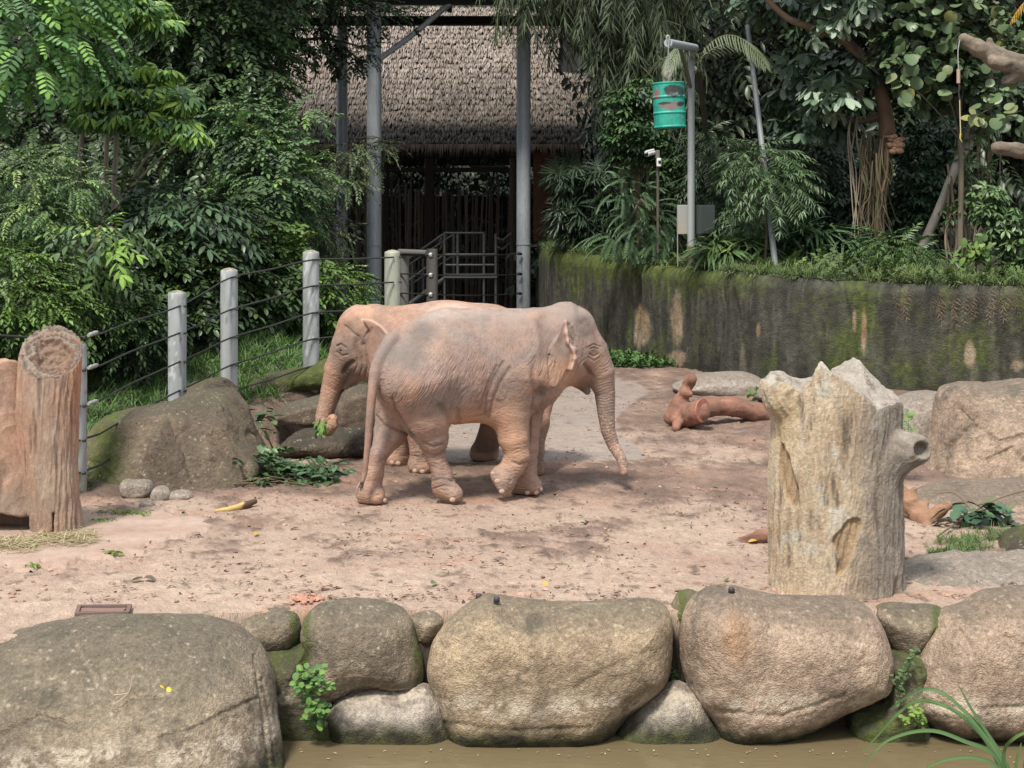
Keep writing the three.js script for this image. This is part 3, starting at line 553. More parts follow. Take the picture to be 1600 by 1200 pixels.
// ------------------------------------------------------------------ stumps
{
  // right: a broken trunk with jagged rim, a knot at its left shoulder and a cut branch stub on the right
  const d0 = 13.8, s = d0 / F, X = (px) => (px - 800) * s, Yp = (py) => EYE - (py - HOR) * s;
  const o = thing('tree_stump', 'tall jagged ochre and grey stump with a cut branch stub standing right', 'tree stump', V(X(1308), 0, -d0));
  const tab = (t, x) => { for (let i = 0; i + 1 < t.length; i++) if (x <= t[i + 1][0]) return lerp(t[i][1], t[i + 1][1], clamp((x - t[i][0]) / (t[i + 1][0] - t[i][0]))); return t[t.length - 1][1]; };
  const Lf = [[560, 1216], [600, 1212], [640, 1207], [700, 1204], [800, 1202], [900, 1203], [960, 1201], [1100, 1198]], Rt = [[560, 1404], [620, 1407], [680, 1406], [760, 1408], [860, 1410], [960, 1412], [1100, 1416]];
  const front = [[1180, 612], [1215, 604], [1240, 600], [1256, 584], [1269, 557], [1284, 572], [1302, 584], [1325, 602], [1352, 628], [1375, 623], [1396, 614], [1420, 626]];
  const back = [[1180, 590], [1218, 578], [1240, 592], [1270, 600], [1310, 590], [1332, 575], [1350, 566], [1362, 580], [1389, 610], [1420, 622]];
  const knot = bonesOf([{ k: 0.05, j: [[1240, 655, 13.7, 30], [1222, 622, 13.62, 26], [1213, 604, 13.6, 24]] }, { k: 0.05, j: [[1385, 715, 13.6, 40], [1412, 705, 13.5, 27], [1432, 703, 13.42, 24]] }]);
  const hollow = bonesOf([{ j: [[1436, 703, 13.36, 13], [1460, 700, 13.2, 15]] }, { j: [[1202, 610, 13.4, 12], [1190, 604, 13.2, 16]] }]);
  const f = (x, y, z) => {
    const px = 800 + x / s, py = HOR + (EYE - y) / s, l = X(tab(Lf, py)), r = X(tab(Rt, py)), cx = (l + r) / 2, rx = (r - l) / 2, rz = rx * 0.88, zz = z + d0;
    const q = Math.hypot((x - cx) / rx, zz / rz);
    let d = (q - 1) * rz;
    const zr = clamp(0.5 - zz / (2 * rz)), w = sstep(0.0, 0.75, zr), top = Yp(lerp(tab(front, px), tab(back, px), w) + (w > 0.1 && w < 0.9 ? 10 * (1 - Math.abs(w - 0.5) * 2) : 0));
    d = smax(d, (y - top) * 0.62, 0.03);
    for (const b of knot) d = smin(d, boneDist(b, x, y, z), 0.07);
    for (const b of hollow) d = smax(d, -boneDist(b, x, y, z), 0.02);
    d = smax(d, x * 0.62 + y * -0.1 + z * 0.1 - (X(1437) * 0.62 - Yp(703) * 0.1 - 13.45 * 0.1), 0.02);
    const cave = Math.hypot((px - 1388) / 12, (py - 950) / 62) - 1; d = smax(d, -Math.max(cave * 0.07, Math.abs(z + d0 - 0.52) - 0.2), 0.03);
    return d;
  };
  const recess = [[spline([[1222, 692], [1232, 710], [1240, 740], [1248, 775], [1240, 792], [1226, 770], [1218, 735]], 4, true), 0.035], [spline([[1300, 846], [1314, 826], [1330, 810], [1344, 812], [1336, 850], [1322, 890], [1306, 900], [1312, 870]], 4, true), 0.03]];
  const topN = (p, n) => n[1] > 0.45 && p[1] > Yp(640);
  part('trunk', sdfGeo(f, [X(1170), -0.35, -d0 - 0.65], [X(1450), Yp(545), -d0 + 0.65], DETAIL.stump, {
    origin: o.position, slack: 1.8,
    disp: (p, n) => {
      const [x, y, z] = p, [px, py] = toPx(p);
      if (topN(p, n)) return 0.014 * (ridge(x * 9 + y * 3, z * 4, y * 4) - 0.5) + 0.006 * noise(x * 30, y * 30, z * 30);
      const u = Math.atan2(x - X(1308), z + d0) * 0.6;
      let h = 0.018 * (ridge(u * 9 + 0.6 * noise(x * 3, y * 2, z * 3), y * 1.7, 1) - 0.4) + 0.009 * (ridge(u * 28 + 0.5 * noise(x * 6, y * 6, 2), y * 5.5, 4) - 0.5) + 0.012 * fbm(u * 4, y * 2, 3, 3) + 0.004 * noise(x * 55, y * 40, z * 55);
      if (n[2] > 0) for (const [q, dep] of recess) { const e = polyDist(q, px, py); h -= dep * sstep(2, -3, e); if (e < 1) h += 0.006 * Math.sin(px * 0.5 + py * 0.12); }
      return h;
    },
    color: (p, n, h) => {
      const [x, y, z] = p, [px, py] = toPx(p), m = fbm(x * 2.2, y * 1.2, z * 2.2, 4), f1 = fbm(x * 9, y * 5, z * 9, 3), f2 = noise(x * 40, y * 25, z * 40), l = fbm(x * 4.2 + 9, y * 3.6, z * 4.2, 3);
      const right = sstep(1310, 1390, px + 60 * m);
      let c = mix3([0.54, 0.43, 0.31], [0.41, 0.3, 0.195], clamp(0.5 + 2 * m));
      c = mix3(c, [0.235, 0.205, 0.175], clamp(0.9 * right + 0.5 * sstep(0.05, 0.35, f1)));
      if (topN(p, n)) c = mix3([0.42, 0.38, 0.33], [0.3, 0.265, 0.23], clamp(0.5 + f1 * 2));
      c = mix3(c, [0.5, 0.475, 0.41], 0.7 * sstep(0.16, 0.34, l) * (1 - 0.6 * right));
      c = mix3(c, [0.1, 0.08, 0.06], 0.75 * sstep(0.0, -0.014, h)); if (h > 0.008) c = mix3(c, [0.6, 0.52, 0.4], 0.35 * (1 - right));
      const y2 = Math.hypot((px - 1225) / 28, (py - 660) / 70); c = mix3(c, [0.46, 0.33, 0.14], 0.4 * sstep(1.1, 0.3, y2 + 0.6 * f1));
      for (const [q] of recess) if (n[2] > 0 && polyDist(q, px, py) < 0) c = mix3(c, [0.45, 0.31, 0.18], 0.7);
      return mul3(c, 1 + 0.3 * f1 + 0.18 * f2);
    }, box: 1,
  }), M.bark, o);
}
{
  // left: a hollow moulded log, two joined tubes with a slanted cut face and openings at the foot
  const d0 = 16.15, s = d0 / F, X = (px) => (px - 800) * s, Yp = (py) => EYE - (py - HOR) * s;
  const o = thing('tree_stump', 'pinkish brown hollow double stump at the left edge with a spiral cut face', 'tree stump', V(X(70), 0, -d0));
  const tab = (t, x) => { for (let i = 0; i + 1 < t.length; i++) if (x <= t[i + 1][0]) return lerp(t[i][1], t[i + 1][1], clamp((x - t[i][0]) / (t[i + 1][0] - t[i][0]))); return t[t.length - 1][1]; };
  const mL = [[500, 40], [570, 34], [640, 30], [700, 34], [800, 46], [850, 56]], mR = [[500, 129], [560, 128], [640, 124], [720, 121], [780, 124], [830, 132], [850, 136]];
  const lL = [[540, -70], [850, -90]], lR = [[540, 44], [640, 50], [750, 66], [850, 74]];
  const face = [0.12, 0.755, 0.645];                     // normal of the slanted cut
  const fp = at(84, 556, 16.05), fc = face[0] * fp.x + face[1] * fp.y + face[2] * fp.z;
  const f = (x, y, z) => {
    const py = HOR + (EYE - y) / s, zz = z + d0, ell = (L, R, dz, k) => { const l = X(tab(L, py)), r = X(tab(R, py)), rx = (r - l) / 2, rz = rx * k; return (Math.hypot((x - (l + r) / 2) / rx, (zz - dz) / rz) - 1) * Math.min(rx, rz); };
    let a = ell(mL, mR, 0.05, 0.95);
    const cut = face[0] * x + face[1] * y + face[2] * z - fc; a = smax(a, cut, 0.02);
    let b = ell(lL, lR, -0.05, 0.7); b = smax(b, y - Yp(568) - 0.25 * zz - 0.09 * noise(x * 9, zz * 6, 3), 0.03);
    let d = smin(a, b, 0.015);
    const hole = Math.max(Math.abs(x - X(10)) - 0.31, y - 0.22 - 0.03 * Math.sin(x * 9), -zz - 0.15); d = smax(d, -hole, 0.03);
    const slit = Math.max(Math.abs(x - X(95.5)) - 0.014 - 0.02 * (0.25 - y), y - 0.25, -zz); d = smax(d, -slit, 0.02);
    return d;
  };
  part('trunk', sdfGeo(f, [X(-95), -0.12, -d0 - 0.55], [X(142), Yp(490), -d0 + 0.55], DETAIL.stump * 1.1, {
    origin: o.position, slack: 1.7,
    disp: (p, n) => {
      const [x, y, z] = p, cut = Math.abs(face[0] * x + face[1] * y + face[2] * z - fc);
      if (cut < 0.012 && n[1] > 0.3 && n[2] > 0.3) {
        const [px, py] = toPx(p), r = Math.hypot((px - 86) / 44, (py - 556) / 33), a = Math.atan2(py - 556, px - 86);
        const w2 = fbm(px * 0.05, py * 0.07, 2, 3); return 0.013 * Math.sin(r * 19 + 0.7 * a + 7 * w2) + 0.014 * noise(px * 0.17, py * 0.2, 7) - 0.085 * sstep(0.9, 0.4, r + 0.5 * w2) + 0.005 * sstep(0.75, 0.95, r) * (ridge(a * 7, r * 1.5, 3) - 0.3);
      }
      const u = Math.atan2(x - X(80), z + d0) * 0.4;
      return 0.02 * (ridge(u * 14 + 0.8 * noise(x * 4, y * 2.4, z * 4), y * 1.5, 1) - 0.45) + 0.008 * (ridge(u * 40, y * 5, 4) - 0.5) + 0.02 * fbm(x * 3, y * 1.2, z * 3, 3);
    },
    color: (p, n, h) => {
      const [x, y, z] = p, [px, py] = toPx(p), m = fbm(x * 2.4, y * 1.1, z * 2.4, 4), f1 = fbm(x * 12, y * 4, z * 12, 3), f2 = noise(x * 44, y * 20, z * 44);
      let c = mix3([0.45, 0.275, 0.19], [0.36, 0.25, 0.19], clamp(0.5 + 2 * m));
      c = mix3(c, [0.46, 0.36, 0.28], clamp(sstep(0.1, 0.4, m) * 0.6));
      c = mix3(c, [0.46, 0.21, 0.12], 0.7 * sstep(100, 122, px) * sstep(700, 590, py));
      const cut = Math.abs(face[0] * x + face[1] * y + face[2] * z - fc); if (cut < 0.03 && n[1] > 0.2) c = mix3([0.29, 0.23, 0.185], [0.17, 0.14, 0.115], clamp(0.5 + f1 - h * 30));
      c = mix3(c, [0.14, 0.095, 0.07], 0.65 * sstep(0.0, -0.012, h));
      if (py > 770) c = mix3(c, [0.3, 0.22, 0.17], 0.5);
      return mul3(c, 1 + 0.3 * f1 + 0.2 * f2);
    }, box: 1,
  }), M.bark, o);
}
// ------------------------------------------------------------------ logs
function logThing(name, label, cat, chains, base, cols, cell = 0.012, amp = 1) {
  const bones = bonesOf(chains), o = thing(name, label, cat, base), lo = [1e9, 1e9, 1e9], hi = [-1e9, -1e9, -1e9];
  for (const b of bones) for (const j of [b.a, b.b]) for (let k = 0; k < 3; k++) { lo[k] = Math.min(lo[k], j[k] - j[3] - 0.05); hi[k] = Math.max(hi[k], j[k] + j[3] + 0.05); }
  const f = (x, y, z) => { let d = 1e3; for (const b of bones) { const q = boneDist(b, x, y, z); d = d > 900 ? q : smin(d, q, 0.06); } return d; };
  part('wood', sdfGeo(f, lo, hi, cell, { origin: o.position, slack: 1.6,
    disp: (p) => amp * 0.009 * (ridge(p[0] * 5, p[1] * 11, p[2] * 9) - 0.5) + amp * 0.012 * fbm(p[0] * 5, p[1] * 5, p[2] * 5, 3) + 0.003 * noise(p[0] * 40, p[1] * 40, p[2] * 40),
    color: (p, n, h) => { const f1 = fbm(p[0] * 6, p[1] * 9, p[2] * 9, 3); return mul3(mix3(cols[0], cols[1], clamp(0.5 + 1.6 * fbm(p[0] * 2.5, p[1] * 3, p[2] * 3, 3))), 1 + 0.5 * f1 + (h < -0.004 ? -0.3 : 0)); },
    box: 1 }), M.bark, o);
  return o;
}
const redW = [[0.33, 0.17, 0.12], [0.22, 0.115, 0.085]];
{
  const o = logThing('fallen_log', 'long reddish fallen log with a forked stub lying by the wall', 'log', [
    { k: 0.05, j: [[1075, 650, 23.8, 19], [1092, 643, 23.5, 18]] }, { k: 0.05, j: [[1070, 645, 23.9, 16], [1110, 636, 24.2, 14], [1145, 635, 24.4, 14.5], [1180, 644, 24.6, 14.5], [1225, 655, 24.8, 14], [1275, 672, 25.0, 13]] },
    { k: 0.05, j: [[1050, 652, 23.9, 13], [1062, 632, 23.9, 13], [1070, 612, 23.9, 8], [1077, 597, 23.9, 8.5], [1081, 592, 23.8, 8]] }, { k: 0.04, j: [[1070, 614, 23.8, 6], [1078, 616, 23.8, 4.5]] }, { k: 0.04, j: [[1060, 655, 23.8, 9], [1056, 670, 23.5, 6]] },
  ], onGround(1070, 670), redW, 0.012, 0.5);
  const g = new THREE.CylinderGeometry(0.175, 0.18, 0.03, 20); g.rotateZ(Math.PI / 2); g.rotateY(-0.75); const p = at(1097, 641, 23.4).sub(o.position); g.translate(p.x, p.y, p.z);
  part('cut_face', paint(g, (q) => mul3([0.4, 0.17, 0.12], 1 + 0.5 * noise(q[0] * 20, q[1] * 20, q[2] * 20))), M.plain, o);
}
logThing('gnarled_log', 'short gnarled orange root log lying against the right stump', 'log', [
  { j: [[1410, 765, 16.9, 7], [1420, 785, 16.8, 14], [1436, 806, 16.7, 13], [1448, 812, 16.6, 12]] }, { j: [[1446, 812, 16.6, 12], [1468, 798, 16.6, 9], [1481, 790, 16.6, 7]] }, { j: [[1446, 812, 16.6, 10], [1448, 832, 16.4, 7.5]] }, { j: [[1424, 780, 16.8, 8], [1428, 764, 16.8, 4]] }, { j: [[1440, 796, 16.7, 7], [1448, 786, 16.7, 4]] },
], onGround(1440, 838), [[0.4, 0.235, 0.145], [0.27, 0.15, 0.095]], 0.01);
logThing('small_log', 'end of a small reddish log showing left of the jagged stump', 'log', [{ j: [[1162, 845, 15.6, 7], [1190, 838, 15.6, 9], [1240, 830, 15.4, 11]] }], onGround(1180, 850), redW, 0.01);

// ------------------------------------------------------------------ elephants
// bones: [ax, ay, ad, ar, bx, by, bd, br] from pixel joints; each joint is [px, py, distance, radius in px]
function elephantBody(spec, cellSize) {
  const bones = bonesOf(spec.chains), runs = spec.chains.map((c, id) => ({ k: c.k ?? 0.1, lo: [0, 1, 2].map((q) => Math.min(...bones.filter((b) => b.id === id).flatMap((b) => [b.a[q] - b.a[3], b.b[q] - b.b[3]]))), hi: [0, 1, 2].map((q) => Math.max(...bones.filter((b) => b.id === id).flatMap((b) => [b.a[q] + b.a[3], b.b[q] + b.b[3]]))), kin: c.kind === 'trunk' || c.kind === 'tail' ? 0 : 0.05, b: bones.filter((b) => b.id === id) })), lo = [1e9, 1e9, 1e9], hi = [-1e9, -1e9, -1e9];
  for (const b of bones) for (const j of [b.a, b.b]) for (let k = 0; k < 3; k++) { lo[k] = Math.min(lo[k], j[k] - j[3] - 0.08); hi[k] = Math.max(hi[k], j[k] + j[3] + 0.08); }
  const ears = spec.ears.map((e) => {
    const poly = spline(e.poly.map(([x, y]) => [x, y]), 3, true), s = e.d0 / F;
    return { ...e, poly, s, x0: Math.min(...poly.map((p) => p[0])) - 12, x1: Math.max(...poly.map((p) => p[0])) + 12, y0: Math.min(...poly.map((p) => p[1])) - 12, y1: Math.max(...poly.map((p) => p[1])) + 12 };
  });
  const earDist = (e, x, y, z) => {
    const [px, py] = toPx([x, y, z]);
    if (px < e.x0 || px > e.x1 || py < e.y0 || py > e.y1) return 0.1 + 0.3 * Math.abs(-z - e.d0);
    const d2 = polyDist(e.poly, px, py) * e.s, zz = e.depth(px, py) + 0.007 * Math.sin(px * 0.22 + py * 0.1) - -z;
    const a = d2 + 0.018, b = Math.abs(zz) - (e.thick ?? 0.02) + 0.018;
    return Math.min(Math.max(a, b), 0) + Math.hypot(Math.max(a, 0), Math.max(b, 0)) - 0.018;
  };
  const f = (x, y, z) => {
    let d = 1e3;
    for (const c of runs) {
      const qx = Math.max(c.lo[0] - x, x - c.hi[0], 0), qy = Math.max(c.lo[1] - y, y - c.hi[1], 0), qz = Math.max(c.lo[2] - z, z - c.hi[2], 0), lim = d + c.k;
      if (d < 900 && (lim < 0 || qx * qx + qy * qy + qz * qz > lim * lim)) continue;
      let m = 1e3; for (const b of c.b) { const q = boneDist(b, x, y, z); m = m > 900 ? q : c.kin ? smin(m, q, c.kin) : Math.min(m, q); }
      if (m < d + c.k) d = d > 900 ? m : smin(d, m, c.k);
    }
    for (const e of ears) { const q = earDist(e, x, y, z); if (q < d + 0.05) d = smin(d, q, 0.045); }
    return d;
  };
  const creases = spec.creases.map((c) => ({ ...c, pts: c.p }));
  const crease = (px, py) => {
    let s = 0;
    for (const c of creases) {
      let m = 1e9;
      for (let i = 0; i + 1 < c.pts.length; i++) {
        const [ax, ay] = c.pts[i], [bx, by] = c.pts[i + 1], ex = bx - ax, ey = by - ay, t = clamp(((px - ax) * ex + (py - ay) * ey) / (ex * ex + ey * ey));
        m = Math.min(m, Math.hypot(px - ax - ex * t, py - ay - ey * t));
      }
      if (m < c.w * 3) s -= c.h * Math.exp(-((m / c.w) ** 2));
    }
    return s;
  };
  const near = (p) => {
    let best = null, d = 1e9, t = 0;
    for (const b of bones) { const q = boneDist(b, ...p) / (b.a[3] + 0.05); if (q < d) { d = q; best = b; t = b.t; } }
    return [best, t];
  };
  const acc = {}; let run = {};
  for (const b of bones) { b.s0 = run[b.id] ?? 0; run[b.id] = b.s0 + b.len; }
  const cache = [];
  const disp = (p, n, i) => {
    const [x, y, z] = p, [b, t] = cache[i] = near(p), s = b.s0 + t * b.len;
    const facing = n[2] > 0.05 ? 1 : 0, [px, py] = toPx(p);
    let h = facing ? crease(px, py) * clamp(n[2] * 2.5) : 0;
    const wx = x + 0.05 * noise(x * 5, y * 5, z * 5), wy = y + 0.05 * noise(x * 5 + 9, y * 5, z * 5);
    if (b.kind === 'tail') { h += 0.0015 * (ridge(x * 20, y * 40, z * 20) - 0.5); } else if (b.kind === 'trunk') {
      h += 0.0026 * Math.sin(s * 2 * Math.PI / 0.036 + 6 * noise(x * 7, y * 7, z * 7)) * (0.5 + 0.5 * noise(x * 14, y * 14, z * 14)) + 0.003 * (ridge(x * 18, y * 60, z * 18) - 0.6);
    } else if (b.kind === 'leg') {
      const lowLeg = sstep(1.05, 0.3, y);
      h += (0.0022 + 0.003 * lowLeg) * (ridge(wx * 12, wy * 50, z * 12) - 0.5) + 0.0014 * lowLeg * (ridge(wx * 7, wy * 24, z * 7) - 0.5) + 0.0018 * (ridge(wx * 42, wy * 42, z * 42) - 0.6);
      h += 0.004 * noise(x * 7, y * 11, z * 7);
    } else if (b.kind === 'head') {
      h += 0.0018 * (ridge(wx * 40, wy * 40, z * 40) - 0.6) + 0.006 * noise(x * 7, y * 7, z * 7);
    } else {
      const a = spec.lean > 0 ? -lerp(0.2, 2.0, clamp((px - 610) / 210)) : 1.9, u = wx * Math.cos(a) + wy * Math.sin(a), v = -wx * Math.sin(a) + wy * Math.cos(a);
      const low = sstep(2.05, 1.45, y);
      h += (0.0016 + 0.0044 * low) * (ridge(u * 9, v * 44, z * 12) - 0.45) + 0.0018 * (ridge(wx * 44, wy * 44, z * 44) - 0.6) + 0.0025 * low * (ridge(u * 4, v * 13, z * 8) - 0.5);
      h += 0.006 * noise(x * 4, y * 3, z * 4);
    }
    for (const e of ears) if (facing && px > e.x0 + 8 && px < e.x1 - 8 && py > e.y0 + 8 && py < e.y1 - 8 && Math.abs(e.depth(px, py) + z) < 0.06 && polyDist(e.poly, px, py) < 2) h *= 0.35;
    return h;
  };
  const grey = spec.grey, clay = spec.clay;
  const color = (p, n, h, i) => {
    const [px, py] = toPx(p), [b] = cache[i], [x, y, z] = p;
    const m = fbm(x * 2.2, y * 2.2, z * 2.2, 4), m2 = fbm(x * 11, y * 11, z * 11, 3), m3 = noise(x * 45, y * 45, z * 45);
    let w = clamp(spec.warmth + 1.3 * m + 0.25 * m2 + sstep(1.7, 0.5, y) * 0.35);
    let c = mix3(grey, clay, w);
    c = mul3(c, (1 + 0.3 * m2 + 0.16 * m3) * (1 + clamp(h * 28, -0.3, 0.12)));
    for (const q of spec.patches) { const k = Math.exp(-(((px - q.x) / q.rx) ** 2 + ((py - q.y) / q.ry) ** 2)) * (1.35 + 0.8 * m2); if (k > 0.02 && n[2] > -0.3) c = mix3(c, q.c, clamp(k * q.a)); }
    if (b.kind === 'trunk' && py > spec.trunkDark) { const k = sstep(spec.trunkDark, spec.trunkDark + 50, py); c = mix3(c, [0.2, 0.145, 0.115], k * 0.55 * (0.7 + m2)); if (m3 > 0.3) c = mix3(c, [0.5, 0.36, 0.27], 0.6 * k); }
    if (y < 0.12) c = mix3(c, [0.4, 0.25, 0.17], 0.5);
    for (const e of ears) if (e.rim && n[2] > -0.2 && px > e.x0 && px < e.x1 && py > e.y0 && py < e.y1) {
      let q = 1e9; for (let i = 0; i + 1 < e.rim.length; i++) { const [ax, ay] = e.rim[i], [bx, by] = e.rim[i + 1], ex = bx - ax, ey = by - ay, t = clamp(((px - ax) * ex + (py - ay) * ey) / (ex * ex + ey * ey)); q = Math.min(q, Math.hypot(px - ax - ex * t, py - ay - ey * t)); }
      c = mix3(c, [0.56, 0.36, 0.29], 0.75 * Math.exp(-((q / 2.2) ** 2)));
    }
    return c;
  };
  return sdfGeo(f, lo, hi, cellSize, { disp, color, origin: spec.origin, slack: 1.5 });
}
const flat = (h) => [0, -1, 0, -h];                    // keeps what lies above height h
const sN = 0.00737, dcN = (px) => 17.95 + (px - 700) * sN * 0.33;
const cutLine = (a, b, d, keep) => {                   // a plane square to the picture through two pixels, keeping the side of a third
  const A = at(...a, d), B = at(...b, d), K = at(...keep, d); let nx = B.y - A.y, ny = A.x - B.x; const l = Math.hypot(nx, ny); nx /= l; ny /= l;
  let c = nx * A.x + ny * A.y; if (nx * K.x + ny * K.y > c) { nx = -nx; ny = -ny; c = -c; } return [nx, ny, 0, c];
};
